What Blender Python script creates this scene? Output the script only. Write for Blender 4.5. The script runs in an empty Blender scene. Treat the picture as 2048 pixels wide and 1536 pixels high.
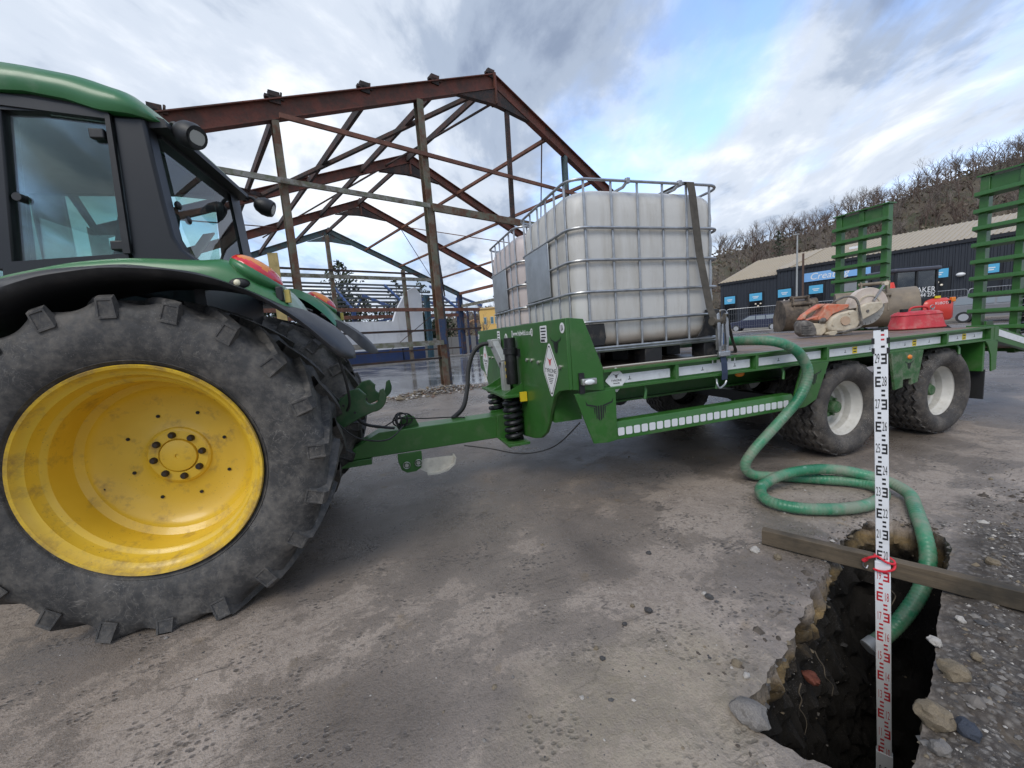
import bpy, bmesh, math, random
from mathutils import Vector as V, Matrix, noise as mnoise
random.seed(7)
RAD = math.radians
scene = bpy.context.scene
col = scene.collection

# ------------------------------------------------------------------ camera
CAM_H = 1.23
RT = V((0.94870273, -0.30682398, -0.07630322))      # camera right in the world
UP = V((0.10952938, 0.09254864, 0.98966563))        # camera up
FW = V((0.29659139, 0.94725593, -0.12140739))       # viewing direction
cam_data = bpy.data.cameras.new('camera')
cam_data.sensor_width = 36.0
cam_data.lens = 785.0 / 2048.0 * 36.0
cam_data.clip_start = 0.05
cam_data.clip_end = 3000
cam = bpy.data.objects.new('camera', cam_data)
mw = Matrix.Identity(4)
for i in range(3):
    mw[i][0], mw[i][1], mw[i][2] = RT[i], UP[i], -FW[i]
mw[2][3] = CAM_H
cam.matrix_world = mw
col.objects.link(cam)
scene.camera = cam

# ------------------------------------------------------------------ sky, sun, exposure
SUN_EL, SUN_AZ = RAD(48), RAD(222)                  # compass-like angle in the XY plane (from +X)
SUN_DIR = V((math.cos(SUN_EL)*math.cos(SUN_AZ), math.cos(SUN_EL)*math.sin(SUN_AZ), math.sin(SUN_EL)))
world = bpy.data.worlds.new('World')
scene.world = world
world.use_nodes = True
wn, wl = world.node_tree.nodes, world.node_tree.links
wn.clear()
def wnode(t, **kw):
    n = wn.new(t)
    for k, v in kw.items(): setattr(n, k, v)
    return n
w_out = wnode('ShaderNodeOutputWorld')
w_bg = wnode('ShaderNodeBackground')
w_bg.inputs['Strength'].default_value = 0.15
w_sky = wnode('ShaderNodeTexSky', sky_type='NISHITA', sun_disc=False)
w_sky.sun_elevation = SUN_EL
w_sky.sun_rotation = RAD(90) - SUN_AZ
w_sky.air_density = 1.0; w_sky.dust_density = 0.6; w_sky.ozone_density = 1.6
w_tc = wnode('ShaderNodeTexCoord')
w_sep = wnode('ShaderNodeSeparateXYZ')
wl.new(w_tc.outputs['Generated'], w_sep.inputs[0])
def wmath(op, a, b=None, c=None, clamp=False):
    n = wnode('ShaderNodeMath', operation=op, use_clamp=clamp)
    for i, x in enumerate((a, b, c)):
        if x is None: continue
        if isinstance(x, (int, float)): n.inputs[i].default_value = x
        else: wl.new(x, n.inputs[i])
    return n.outputs[0]
w_h = wmath('ADD', wmath('MAXIMUM', w_sep.outputs['Z'], 0.0), 0.22)
w_cx = wmath('DIVIDE', w_sep.outputs['X'], w_h)
w_cy = wmath('DIVIDE', w_sep.outputs['Y'], w_h)
w_comb = wnode('ShaderNodeCombineXYZ')
wl.new(w_cx, w_comb.inputs[0]); wl.new(w_cy, w_comb.inputs[1])
w_rot = wnode('ShaderNodeVectorRotate', rotation_type='Z_AXIS')
w_rot.inputs['Angle'].default_value = RAD(-70)               # cloud streets run away from the camera
wl.new(w_comb.outputs[0], w_rot.inputs['Vector'])
def wnoise(scale, detail, rough, off, dist=0.0, stretch=(1, 1, 1)):
    mp = wnode('ShaderNodeMapping')
    mp.inputs['Location'].default_value = off
    mp.inputs['Scale'].default_value = stretch
    wl.new(w_rot.outputs[0], mp.inputs[0])
    n = wnode('ShaderNodeTexNoise')
    n.inputs['Scale'].default_value = scale; n.inputs['Detail'].default_value = detail
    n.inputs['Roughness'].default_value = rough; n.inputs['Distortion'].default_value = dist
    wl.new(mp.outputs[0], n.inputs['Vector'])
    return n.outputs[0]
def wramp(x, stops):
    r = wnode('ShaderNodeValToRGB')
    r.color_ramp.interpolation = 'EASE'
    e = r.color_ramp.elements
    while len(e) < len(stops): e.new(0.5)
    for el, (p, c) in zip(e, stops):
        el.position = p; el.color = (c[0], c[1], c[2], 1) if not isinstance(c, (int, float)) else (c, c, c, 1)
    wl.new(x, r.inputs[0])
    return r.outputs[0]
SKY_OFF, TONE_OFF = (5.2, 2.9, 2.0), (10.2, 5.9, 3.0)
w_cover = wnoise(1.0, 7, 0.56, SKY_OFF, 0.25, (0.62, 1.0, 1))          # where the cloud is broken
w_shape = wnoise(1.9, 8, 0.58, TONE_OFF, 0.30, (0.72, 1.0, 1))        # light and dark clumps
w_mask = wramp(w_cover, [(0.0, 1.0), (0.49, 1.0), (0.66, 0.12), (1.0, 0.1)])
w_low = wramp(w_sep.outputs['Z'], [(0.0, 1.0), (0.14, 0.95), (0.36, 0.0), (1.0, 0.0)])        # the cloud closes up towards the horizon
w_mask = wmath('MAXIMUM', w_mask, w_low)
w_tone = wramp(w_shape, [(0.33, (1.00, 1.24, 1.72)), (0.44, (1.55, 1.84, 2.34)), (0.54, (2.45, 2.72, 3.15)), (0.70, (3.8, 3.95, 4.2))])
w_blue = wnode('ShaderNodeMix', data_type='RGBA', blend_type='MULTIPLY')
w_blue.inputs[0].default_value = 1.0
wl.new(w_sky.outputs[0], w_blue.inputs[6]); w_blue.inputs[7].default_value = (1.25, 1.35, 1.55, 1)
w_mix = wnode('ShaderNodeMix', data_type='RGBA')
wl.new(w_mask, w_mix.inputs[0]); wl.new(w_blue.outputs[2], w_mix.inputs[6]); wl.new(w_tone, w_mix.inputs[7])
wl.new(w_mix.outputs[2], w_bg.inputs['Color'])
wl.new(w_bg.outputs[0], w_out.inputs[0])

sun_data = bpy.data.lights.new('sun', 'SUN')
sun_data.energy = 0.85
sun_data.angle = RAD(28)
sun_data.color = (1.0, 0.955, 0.89)
sun = bpy.data.objects.new('sun', sun_data)
sun.rotation_euler = (-SUN_DIR).to_track_quat('-Z', 'Y').to_euler()
sun.location = (-8, -8, 20)
col.objects.link(sun)

vs = scene.view_settings
vs.view_transform = 'Standard'; vs.look = 'None'; vs.gamma = 1.0; vs.use_curve_mapping = False
vs.exposure = 0.98
scene.cycles.max_bounces = 8
scene.cycles.transparent_max_bounces = 12

# ------------------------------------------------------------------ helpers
def ray(px, py):
    return RT*((px-1024)/785.0) - UP*((py-768)/785.0) + FW
def far(px, py, depth):                      # a point seen at a pixel, at a known distance
    return V((0, 0, CAM_H)) + ray(px, py)*depth
def on_z(px, py, z=0.0):
    r = ray(px, py); return V((0, 0, CAM_H)) + r*((z-CAM_H)/r.z)
def on_y(px, py, y):
    r = ray(px, py); return V((0, 0, CAM_H)) + r*(y/r.y)
def on_x(px, py, x):
    r = ray(px, py); return V((0, 0, CAM_H)) + r*(x/r.x)

class MB:
    def __init__(s): s.v = []; s.f = []; s.mi = []
    def add(s, vs, fs, mi=0):
        o = len(s.v); s.v += [tuple(p) for p in vs]
        s.f += [tuple(i+o for i in f) for f in fs]; s.mi += [mi]*len(fs); return s
    def bx(s, x0, x1, y0, y1, z0, z1, mi=0):
        return s.add([(x0,y0,z0),(x1,y0,z0),(x1,y1,z0),(x0,y1,z0),(x0,y0,z1),(x1,y0,z1),(x1,y1,z1),(x0,y1,z1)],
                     [(0,3,2,1),(4,5,6,7),(0,1,5,4),(1,2,6,5),(2,3,7,6),(3,0,4,7)], mi)
    def prism(s, poly, axis, a, b, mi=0):
        n = len(poly)
        def p3(p, t):
            return {'x': (t, p[0], p[1]), 'y': (p[0], t, p[1]), 'z': (p[0], p[1], t)}[axis]
        vs = [p3(p, a) for p in poly] + [p3(p, b) for p in poly]
        fs = [tuple(range(n)), tuple(range(2*n-1, n-1, -1))]
        fs += [(i, i+n, (i+1) % n+n, (i+1) % n) for i in range(n)]
        return s.add(vs, fs, mi)
    def frame(s, p, q, up=(0, 0, 1)):
        p, q = V(p), V(q); d = (q-p).normalized(); u = V(up)
        if abs(d.dot(u)) > 0.98: u = V((1, 0, 0)) if abs(d.x) < 0.9 else V((0, 1, 0))
        sd = d.cross(u).normalized(); u = sd.cross(d).normalized()
        return p, q, d, sd, u
    def section(s, p, q, poly, up=(0, 0, 1), mi=0):
        p, q, d, sd, u = s.frame(p, q, up); n = len(poly)
        vs = [p+sd*a+u*b for a, b in poly] + [q+sd*a+u*b for a, b in poly]
        fs = [tuple(range(n)), tuple(range(2*n-1, n-1, -1))] + [(i, i+n, (i+1) % n+n, (i+1) % n) for i in range(n)]
        return s.add(vs, fs, mi)
    def beam(s, p, q, w, h, up=(0, 0, 1), mi=0):
        return s.section(p, q, [(-w/2,-h/2),(w/2,-h/2),(w/2,h/2),(-w/2,h/2)], up, mi)
    def ibeam(s, p, q, w, h, t=0.015, up=(0, 0, 1), mi=0):
        a, b, c = w/2, h/2, t/2
        return s.section(p, q, [(-a,-b),(a,-b),(a,-b+t),(c,-b+t),(c,b-t),(a,b-t),(a,b),(-a,b),(-a,b-t),(-c,b-t),(-c,-b+t),(-a,-b+t)], up, mi)
    def angle(s, p, q, w, t=0.008, up=(0, 0, 1), mi=0):
        return s.section(p, q, [(0,0),(w,0),(w,t),(t,t),(t,w),(0,w)], up, mi)
    def tube(s, pts, r, n=8, closed=False, caps=True, mi=0):
        pts = [V(p) for p in pts]; m = len(pts); vs = []; fs = []
        prev = None
        for i, p in enumerate(pts):
            if closed: t = pts[(i+1) % m]-pts[i-1]
            else: t = pts[min(i+1, m-1)]-pts[max(i-1, 0)]
            if t.length < 1e-9: t = V((0, 0, 1))
            t.normalize()
            if prev is None:
                u = V((0, 0, 1)) if abs(t.z) < 0.9 else V((1, 0, 0))
                a = t.cross(u).normalized()
            else:
                a = prev - t*prev.dot(t)
                a = a.normalized() if a.length > 1e-6 else t.orthogonal().normalized()
            prev = a; b = t.cross(a)
            rr = r[i] if isinstance(r, (list, tuple)) else r
            vs += [p+a*(rr*math.cos(2*math.pi*k/n))+b*(rr*math.sin(2*math.pi*k/n)) for k in range(n)]
        for i in range(m if closed else m-1):
            j = (i+1) % m
            fs += [(i*n+k, i*n+(k+1) % n, j*n+(k+1) % n, j*n+k) for k in range(n)]
        if caps and not closed:
            fs += [tuple(range(n-1, -1, -1)), tuple((m-1)*n+k for k in range(n))]
        return s.add(vs, fs, mi)
    def cyl(s, p, q, r, n=16, r2=None, mi=0):
        return s.tube([p, q], [r, r if r2 is None else r2], n, mi=mi)
    def lathe(s, prof, origin, axis='y', n=64, closed=False, mi=0):
        ox, oy, oz = origin; vs = []; fs = []; m = len(prof)
        for k in range(n):
            a = 2*math.pi*k/n; c, sn = math.cos(a), math.sin(a)
            for r, t in prof:
                vs.append({'y': (ox+r*c, oy+t, oz+r*sn), 'x': (ox+t, oy+r*c, oz+r*sn), 'z': (ox+r*c, oy+r*sn, oz+t)}[axis])
        for k in range(n):
            k2 = (k+1) % n
            for i in range(m if closed else m-1):
                i2 = (i+1) % m
                fs.append((k*m+i, k*m+i2, k2*m+i2, k2*m+i))
        return s.add(vs, fs, mi)
    def ball(s, c, r, n=12, m=8, mi=0, R=None):
        rx, ry, rz = r if isinstance(r, (tuple, list)) else (r, r, r)
        vs = []; fs = []
        for i in range(m+1):
            th = math.pi*i/m
            for k in range(n):
                ph = 2*math.pi*k/n
                p = V((rx*math.sin(th)*math.cos(ph), ry*math.sin(th)*math.sin(ph), rz*math.cos(th)))
                if R is not None: p = R @ p
                vs.append(p+V(c))
        for i in range(m):
            for k in range(n):
                fs.append((i*n+k, i*n+(k+1) % n, (i+1)*n+(k+1) % n, (i+1)*n+k))
        return s.add(vs, fs, mi)
    def loft(s, rows, closed=False, mi=0):
        n = len(rows[0]); vs = [p for r in rows for p in r]; fs = []
        for i in range(len(rows)-1):
            for k in range(n if closed else n-1):
                fs.append((i*n+k, i*n+(k+1) % n, (i+1)*n+(k+1) % n, (i+1)*n+k))
        return s.add(vs, fs, mi)
    def cap(s, pts, mi=0): return s.add(pts, [tuple(range(len(pts)))], mi)

OFF = {}
def root_off(o):
    while o is not None and o.parent is not None: o = o.parent
    return OFF.get(o.name, V((0, 0, 0))) if o is not None else V((0, 0, 0))
def tag(o, label=None, cat=None, group=None, kind=None):
    if label: o['label'] = label
    if cat: o['category'] = cat
    if group: o['group'] = group
    if kind: o['kind'] = kind
    return o
def thing(name, loc, label, cat, group=None, rotz=0.0, local=False):
    o = bpy.data.objects.new(name, None); col.objects.link(o)
    o.location = loc; o.rotation_euler = (0, 0, rotz); o.empty_display_size = 0.2
    OFF[o.name] = V((0, 0, 0)) if local else V(loc)      # parts of non-local things are given in world space
    return tag(o, label, cat, group)
def mesh_of(name, mb, mats, smooth=35, off=None, weld=False):
    me = bpy.data.meshes.new(name)
    if off is not None and off.length > 0: vs = [(p[0]-off.x, p[1]-off.y, p[2]-off.z) for p in mb.v]
    else: vs = mb.v
    me.from_pydata(vs, [], mb.f)
    for m in (mats if isinstance(mats, (list, tuple)) else [mats]): me.materials.append(m)
    if any(mb.mi): me.polygons.foreach_set('material_index', mb.mi)
    bm = bmesh.new(); bm.from_mesh(me)
    if weld: bmesh.ops.remove_doubles(bm, verts=bm.verts, dist=1e-5)
    bmesh.ops.recalc_face_normals(bm, faces=bm.faces); bm.to_mesh(me); bm.free()
    if smooth:
        me.polygons.foreach_set('use_smooth', [True]*len(me.polygons))
        me.set_sharp_from_angle(angle=RAD(smooth))
    me.update()
    return me
def link(name, me, parent=None, bev=0.0, loc=None, rot=None, scale=None):
    o = bpy.data.objects.new(name, me); col.objects.link(o)
    if parent is not None: o.parent = parent
    if loc is not None: o.location = V(loc)
    if rot is not None: o.rotation_euler = rot
    if scale is not None: o.scale = scale if not isinstance(scale, (int, float)) else (scale,)*3
    if bev:
        b = o.modifiers.new('bevel', 'BEVEL'); b.width = bev; b.segments = 2; b.limit_method = 'ANGLE'; b.angle_limit = RAD(40)
    return o
def part(name, mb, mats, parent=None, smooth=35, bev=0.0, weld=False, **tags):
    off = root_off(parent) if parent is not None else None
    o = link(name, mesh_of(name, mb, mats, smooth, off, weld), parent, bev)
    return tag(o, **tags) if tags else o
def single(name, mb, mats, label, cat, group=None, smooth=35, bev=0.0, kind=None, base=None, weld=False):
    if base is None:
        xs = [p[0] for p in mb.v]; ys = [p[1] for p in mb.v]; zs = [p[2] for p in mb.v]
        base = ((min(xs)+max(xs))/2, (min(ys)+max(ys))/2, min(zs))
    base = V(base)
    o = link(name, mesh_of(name, mb, mats, smooth, base, weld), None, bev, loc=base)
    return tag(o, label, cat, group, kind)
def copy_tree(o, parent=None):
    c = o.copy(); col.objects.link(c); c.parent = parent
    if o.name in OFF: OFF[c.name] = OFF[o.name]
    for ch in o.children: copy_tree(ch, c)
    return c
def spline(pts, k=8):
    P = [V(p) for p in pts]; out = []
    for i in range(len(P)-1):
        p0, p1, p2, p3 = P[max(i-1, 0)], P[i], P[i+1], P[min(i+2, len(P)-1)]
        for j in range(k):
            t = j/k; t2, t3 = t*t, t*t*t
            out.append(0.5*((2*p1)+(p2-p0)*t+(2*p0-5*p1+4*p2-p3)*t2+(3*p1-p0-3*p2+p3)*t3))
    out.append(P[-1]); return out
def lerp_table(tab, x):
    if x <= tab[0][0]: return tab[0][1]
    for (a, b), (c, d) in zip(tab, tab[1:]):
        if x <= c: return b+(d-b)*(x-a)/(c-a)
    return tab[-1][1]

# ------------------------------------------------------------------ materials
def newmat(name):
    m = bpy.data.materials.new(name); m.use_nodes = True
    nt = m.node_tree; nt.nodes.clear()
    return m, nt, nt.nodes, nt.links
class NT:
    def __init__(s, name):
        s.m, s.nt, s.n, s.l = newmat(name)
        s.out = s.n.new('ShaderNodeOutputMaterial'); s.b = s.n.new('ShaderNodeBsdfPrincipled')
        s.l.new(s.b.outputs[0], s.out.inputs[0]); s.tc = s.n.new('ShaderNodeTexCoord')
    def sock(s, inp, x):
        if isinstance(x, (int, float)): inp.default_value = (x, x, x, 1) if inp.type == 'RGBA' else x
        elif isinstance(x, (tuple, list)): inp.default_value = tuple(x)+((1,) if len(x) == 3 and inp.type == 'RGBA' else ())
        else: s.l.new(x, inp)
    def set(s, k, x): s.sock(s.b.inputs[k], x)
    def map(s, scale=(1, 1, 1), loc=(0, 0, 0), rot=(0, 0, 0), src='Object'):
        mp = s.n.new('ShaderNodeMapping'); mp.inputs['Scale'].default_value = scale
        mp.inputs['Location'].default_value = loc; mp.inputs['Rotation'].default_value = rot
        s.l.new(s.tc.outputs[src], mp.inputs[0]); return mp.outputs[0]
    def rmap(s, ang, scale, loc=(0, 0, 0)):                  # turn about z, then stretch
        vr = s.n.new('ShaderNodeVectorRotate'); vr.rotation_type = 'Z_AXIS'; vr.inputs['Angle'].default_value = ang
        s.l.new(s.tc.outputs['Object'], vr.inputs['Vector'])
        mp = s.n.new('ShaderNodeMapping'); mp.inputs['Scale'].default_value = scale; mp.inputs['Location'].default_value = loc
        s.l.new(vr.outputs[0], mp.inputs[0]); return mp.outputs[0]
    def noise(s, scale, detail=4, rough=0.55, vec=None, dist=0.0):
        n = s.n.new('ShaderNodeTexNoise'); n.inputs['Scale'].default_value = scale
        n.inputs['Detail'].default_value = detail; n.inputs['Roughness'].default_value = rough
        n.inputs['Distortion'].default_value = dist
        s.l.new(vec if vec is not None else s.tc.outputs['Object'], n.inputs['Vector']); return n.outputs[0]
    def voro(s, scale, vec=None, feature='F1', out=0, rnd=1.0):
        n = s.n.new('ShaderNodeTexVoronoi'); n.feature = feature; n.inputs['Scale'].default_value = scale
        n.inputs['Randomness'].default_value = rnd
        s.l.new(vec if vec is not None else s.tc.outputs['Object'], n.inputs['Vector']); return n.outputs[out]
    def ramp(s, x, stops, interp='LINEAR'):
        r = s.n.new('ShaderNodeValToRGB'); r.color_ramp.interpolation = interp; e = r.color_ramp.elements
        while len(e) < len(stops): e.new(0.5)
        for el, (p, c) in zip(e, stops):
            el.position = p; el.color = (c, c, c, 1) if isinstance(c, (int, float)) else (c[0], c[1], c[2], 1)
        s.l.new(x, r.inputs[0]); return r.outputs[0]
    def mix(s, f, a, b, mode='MIX'):
        n = s.n.new('ShaderNodeMix'); n.data_type = 'RGBA'; n.blend_type = mode
        s.sock(n.inputs[0], f); s.sock(n.inputs[6], a); s.sock(n.inputs[7], b); return n.outputs[2]
    def math(s, op, a, b=None, clamp=False):
        n = s.n.new('ShaderNodeMath'); n.operation = op; n.use_clamp = clamp
        s.sock(n.inputs[0], a)
        if b is not None: s.sock(n.inputs[1], b)
        return n.outputs[0]
    def bump(s, h, strength=0.3, dist=0.01, prev=None):
        n = s.n.new('ShaderNodeBump'); n.inputs['Strength'].default_value = strength; n.inputs['Distance'].default_value = dist
        s.l.new(h, n.inputs['Height'])
        if prev is not None: s.l.new(prev, n.inputs['Normal'])
        s.l.new(n.outputs[0], s.b.inputs['Normal']); return n.outputs[0]
    def sep(s, src='Object'):
        n = s.n.new('ShaderNodeSeparateXYZ'); s.l.new(s.tc.outputs[src], n.inputs[0]); return n.outputs
def sc(c, k): return tuple(min(1, x*k) for x in c)
def paint(name, c, rough=0.4, var=0.18, scale=5.0, dirt=None, damt=0.0, dscale=9.0, speck=0.0, bump=0.0, bscale=120, metal=0.0, coat=0.0, streak=False, drough=0.75, rust=None, rustamt=0.0):
    t = NT(name)
    nz = t.noise(scale, 5, 0.6)
    base = t.mix(t.ramp(nz, [(0.3, 0), (0.7, 1)]), sc(c, 1-var), sc(c, 1+var))
    r = rough
    if dirt is not None and damt > 0:
        vec = t.map((1, 1, 0.18)) if streak else None
        d = t.noise(dscale, 6, 0.65, vec)
        m = t.ramp(d, [(max(0, 0.62-0.35*damt), 0), (min(1, 0.86-0.25*damt), min(1, 0.35+0.6*damt))])
        base = t.mix(m, base, dirt)
        r = t.ramp(m, [(0, rough), (1, drough)])
    if rust is not None:
        d = t.noise(dscale*0.55, 8, 0.7, t.map((1, 1, 0.6), (4.1, 2.2, 7.7)))
        m = t.ramp(d, [(0.60-0.3*rustamt, 0), (0.68-0.26*rustamt, 1)])
        base = t.mix(m, base, t.mix(t.noise(40, 4), sc(rust, 0.55), sc(rust, 1.35)))
    if speck > 0:
        v = t.voro(85, feature='F1'); nn = t.noise(6, 3)
        m = t.math('MULTIPLY', t.ramp(v, [(0.10, 1), (0.2, 0)]), t.ramp(nn, [(0.62-0.3*speck, 0), (0.75-0.2*speck, 1)]))
        base = t.mix(m, base, dirt if dirt else (0.4, 0.37, 0.32))
    t.set('Base Color', base); t.set('Roughness', r); t.set('Metallic', metal)
    if coat: t.set('Coat Weight', coat); t.set('Coat Roughness', 0.15)
    if bump: t.bump(t.noise(bscale, 4), bump, 0.004)
    return t.m
def flat(name, c, rough=0.5, metal=0.0, emit=0.0, var=0.06):
    t = NT(name); nz = t.noise(30, 4)
    t.set('Base Color', t.mix(nz, sc(c, 1-var), sc(c, 1+var))); t.set('Roughness', rough); t.set('Metallic', metal)
    return t.m
def glass(name, tint, refl=1.0, alpha=0.0):
    m, nt, n, l = newmat(name)
    out = n.new('ShaderNodeOutputMaterial'); tr = n.new('ShaderNodeBsdfTransparent'); tr.inputs[0].default_value = (*tint, 1)
    gl = n.new('ShaderNodeBsdfGlossy'); gl.inputs['Roughness'].default_value = 0.02
    tcn = n.new('ShaderNodeTexCoord'); nz = n.new('ShaderNodeTexNoise'); nz.inputs['Scale'].default_value = 5; nz.inputs['Detail'].default_value = 6
    l.new(tcn.outputs['Object'], nz.inputs['Vector'])
    fr = n.new('ShaderNodeFresnel'); fr.inputs[0].default_value = 1.55
    mu = n.new('ShaderNodeMath'); mu.operation = 'MULTIPLY_ADD'; mu.use_clamp = True; mu.inputs[1].default_value = refl; mu.inputs[2].default_value = alpha
    l.new(fr.outputs[0], mu.inputs[0])
    mx = n.new('ShaderNodeMixShader'); l.new(mu.outputs[0], mx.inputs[0]); l.new(tr.outputs[0], mx.inputs[1]); l.new(gl.outputs[0], mx.inputs[2])
    df = n.new('ShaderNodeBsdfDiffuse'); df.inputs[0].default_value = (0.45, 0.45, 0.42, 1)
    rp = n.new('ShaderNodeValToRGB'); rp.color_ramp.elements[0].position = 0.45; rp.color_ramp.elements[0].color = (0.01, 0.01, 0.01, 1)
    rp.color_ramp.elements[1].position = 0.85; rp.color_ramp.elements[1].color = (0.07, 0.07, 0.07, 1)
    l.new(nz.outputs[0], rp.inputs[0])
    m2 = n.new('ShaderNodeMixShader'); l.new(rp.outputs[0], m2.inputs[0]); l.new(mx.outputs[0], m2.inputs[1]); l.new(df.outputs[0], m2.inputs[2])
    l.new(m2.outputs[0], out.inputs[0]); return m

MUD = (0.20, 0.165, 0.13)
m_green = paint('trailer_green', (0.030, 0.125, 0.020), 0.38, 0.14, 3, (0.13, 0.16, 0.09), 0.28, 7, speck=0.25, coat=0.15)
m_green_dirty = paint('splashed_green', (0.024, 0.105, 0.022), 0.5, 0.2, 6, (0.26, 0.25, 0.20), 0.55, 16, speck=0.9)
m_jd_green = paint('tractor_green', (0.034, 0.165, 0.052), 0.36, 0.08, 3, (0.20, 0.25, 0.18), 0.30, 6, coat=0.2)
m_black = paint('black_plastic', (0.011, 0.0115, 0.0125), 0.5, 0.2, 6, (0.10, 0.10, 0.10), 0.18, 5, bump=0.12, bscale=300)
m_cabblack = paint('cab_black_paint', (0.008, 0.009, 0.011), 0.42, 0.15, 4, (0.035, 0.037, 0.04), 0.15, 4)
m_grey_plastic = paint('grey_mudguard_plastic', (0.030, 0.031, 0.034), 0.5, 0.15, 5, (0.13, 0.125, 0.12), 0.35, 5, bump=0.1, bscale=350)
m_dark = flat('dark_interior', (0.012, 0.012, 0.012), 0.8)
m_rubber = flat('black_rubber', (0.02, 0.02, 0.02), 0.6)
m_white = flat('white_sticker', (0.78, 0.78, 0.77), 0.45)
m_ink = flat('black_ink', (0.015, 0.015, 0.016), 0.5)
m_redink = flat('red_ink', (0.55, 0.03, 0.04), 0.5)
m_yellow_tag = flat('yellow_tag', (0.75, 0.55, 0.02), 0.5)
m_steel = paint('galvanised_steel', (0.40, 0.41, 0.42), 0.38, 0.25, 14, (0.25, 0.25, 0.24), 0.3, 20, metal=0.85)
m_greysteel = paint('grey_painted_steel', (0.36, 0.37, 0.36), 0.5, 0.12, 10, MUD, 0.25, 14, metal=0.2)
m_bolt = flat('zinc_bolt', (0.45, 0.45, 0.42), 0.4, 0.8)
m_reflector = paint('reflective_tape', (0.74, 0.75, 0.76), 0.3, 0.08, 12, (0.45, 0.43, 0.38), 0.25, 18, metal=0.1, bump=0.25, bscale=500)
m_orange = flat('amber_lens', (0.75, 0.22, 0.02), 0.2)
m_red_lens = paint('red_lens', (0.62, 0.018, 0.022), 0.12, 0.15, 20, coat=0.6)
m_clear_lens = flat('clear_lens', (0.75, 0.77, 0.76), 0.15)

def txt(name, s, size, origin, xdir, ydir, mat, parent=None, align='CENTER', depth=0.0006, xscale=1.0, shear=0.0, world=True):
    cu = bpy.data.curves.new(name, 'FONT'); cu.body = s; cu.size = size; cu.align_x = align; cu.align_y = 'CENTER'
    cu.extrude = depth; cu.shear = shear; cu.resolution_u = 3
    to = bpy.data.objects.new(name, cu); col.objects.link(to)
    dg = bpy.context.evaluated_depsgraph_get(); dg.update()
    me = bpy.data.meshes.new_from_object(to.evaluated_get(dg)); bpy.data.objects.remove(to); bpy.data.curves.remove(cu)
    X = V(xdir).normalized(); Y = V(ydir).normalized(); Z = X.cross(Y)
    M = Matrix(((X.x*xscale, Y.x, Z.x, 0), (X.y*xscale, Y.y, Z.y, 0), (X.z*xscale, Y.z, Z.z, 0), (0, 0, 0, 1)))
    me.transform(M)
    me.materials.clear(); me.materials.append(mat)
    off = root_off(parent) if (parent is not None and world) else V((0, 0, 0))
    o = link(name, me, parent, loc=V(origin)-off)
    return o
def planar(polys, origin, xdir, ydir, depth=0.0006):
    """flat print: list of 2D polygons laid on a plane"""
    X = V(xdir).normalized(); Y = V(ydir).normalized(); Z = X.cross(Y); mb = MB(); O = V(origin)
    for poly in polys:
        n = len(poly)
        vs = [O+X*a+Y*b for a, b in poly]+[O+X*a+Y*b+Z*depth for a, b in poly]
        mb.add(vs, [tuple(range(n-1, -1, -1)), tuple(range(n, 2*n))]+[(i, (i+1) % n, (i+1) % n+n, i+n) for i in range(n)])
    return mb
def bull(w):                                   # horned emblem, w = full width
    k = w/2.0; half = [
        [(1.0, 0.55), (0.93, 0.25), (0.30, 0.08), (0.26, -0.75), (0.20, -0.62), (0.20, 0.16), (0.86, 0.33)],
        [(0.80, 0.14), (0.42, 0.03), (0.40, -0.30), (0.36, -0.45), (0.33, 0.0), (0.34, 0.05)],
        [(0.15, 0.16), (0.03, 0.16), (0.03, -0.85), (0.15, -0.70)]]
    out = [[(a*k, b*k) for a, b in p] for p in half]
    return out+[[(-a*k, b*k) for a, b in reversed(p)] for p in half]
def rdiamond(w, h, r=0.12):
    pts = []
    for cx, cy, a0 in ((0, h/2-h*r, 90), (-w/2+w*r, 0, 180), (0, -h/2+h*r, 270), (w/2-w*r, 0, 0)):
        for d in (-35, -12, 12, 35):
            a = RAD(a0+d); pts.append((cx+w*r*math.cos(a), cy+h*r*math.sin(a)))
    return pts
def rrect(w, h, r, n=3):
    pts = []
    for cx, cy, a0 in ((w/2-r, h/2-r, 0), (-w/2+r, h/2-r, 90), (-w/2+r, -h/2+r, 180), (w/2-r, -h/2+r, 270)):
        for i in range(n+1):
            a = RAD(a0+90*i/n); pts.append((cx+r*math.cos(a), cy+r*math.sin(a)))
    return pts
def disc(r, n=20, cx=0, cy=0): return [(cx+r*math.cos(2*math.pi*i/n), cy+r*math.sin(2*math.pi*i/n)) for i in range(n)]
def fine_print(o, xd, yd, m, par, widths, h, gap, world=True):
    """rows too small to read: thin printed bars"""
    for i, w in enumerate(widths):
        q = planar([[(-w/2, -h/2), (w/2, -h/2), (w/2, h/2), (-w/2, h/2)]], V(o)-V(yd).normalized()*(gap*i), xd, yd); part('fine_print', q, m, par, smooth=0)
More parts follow.
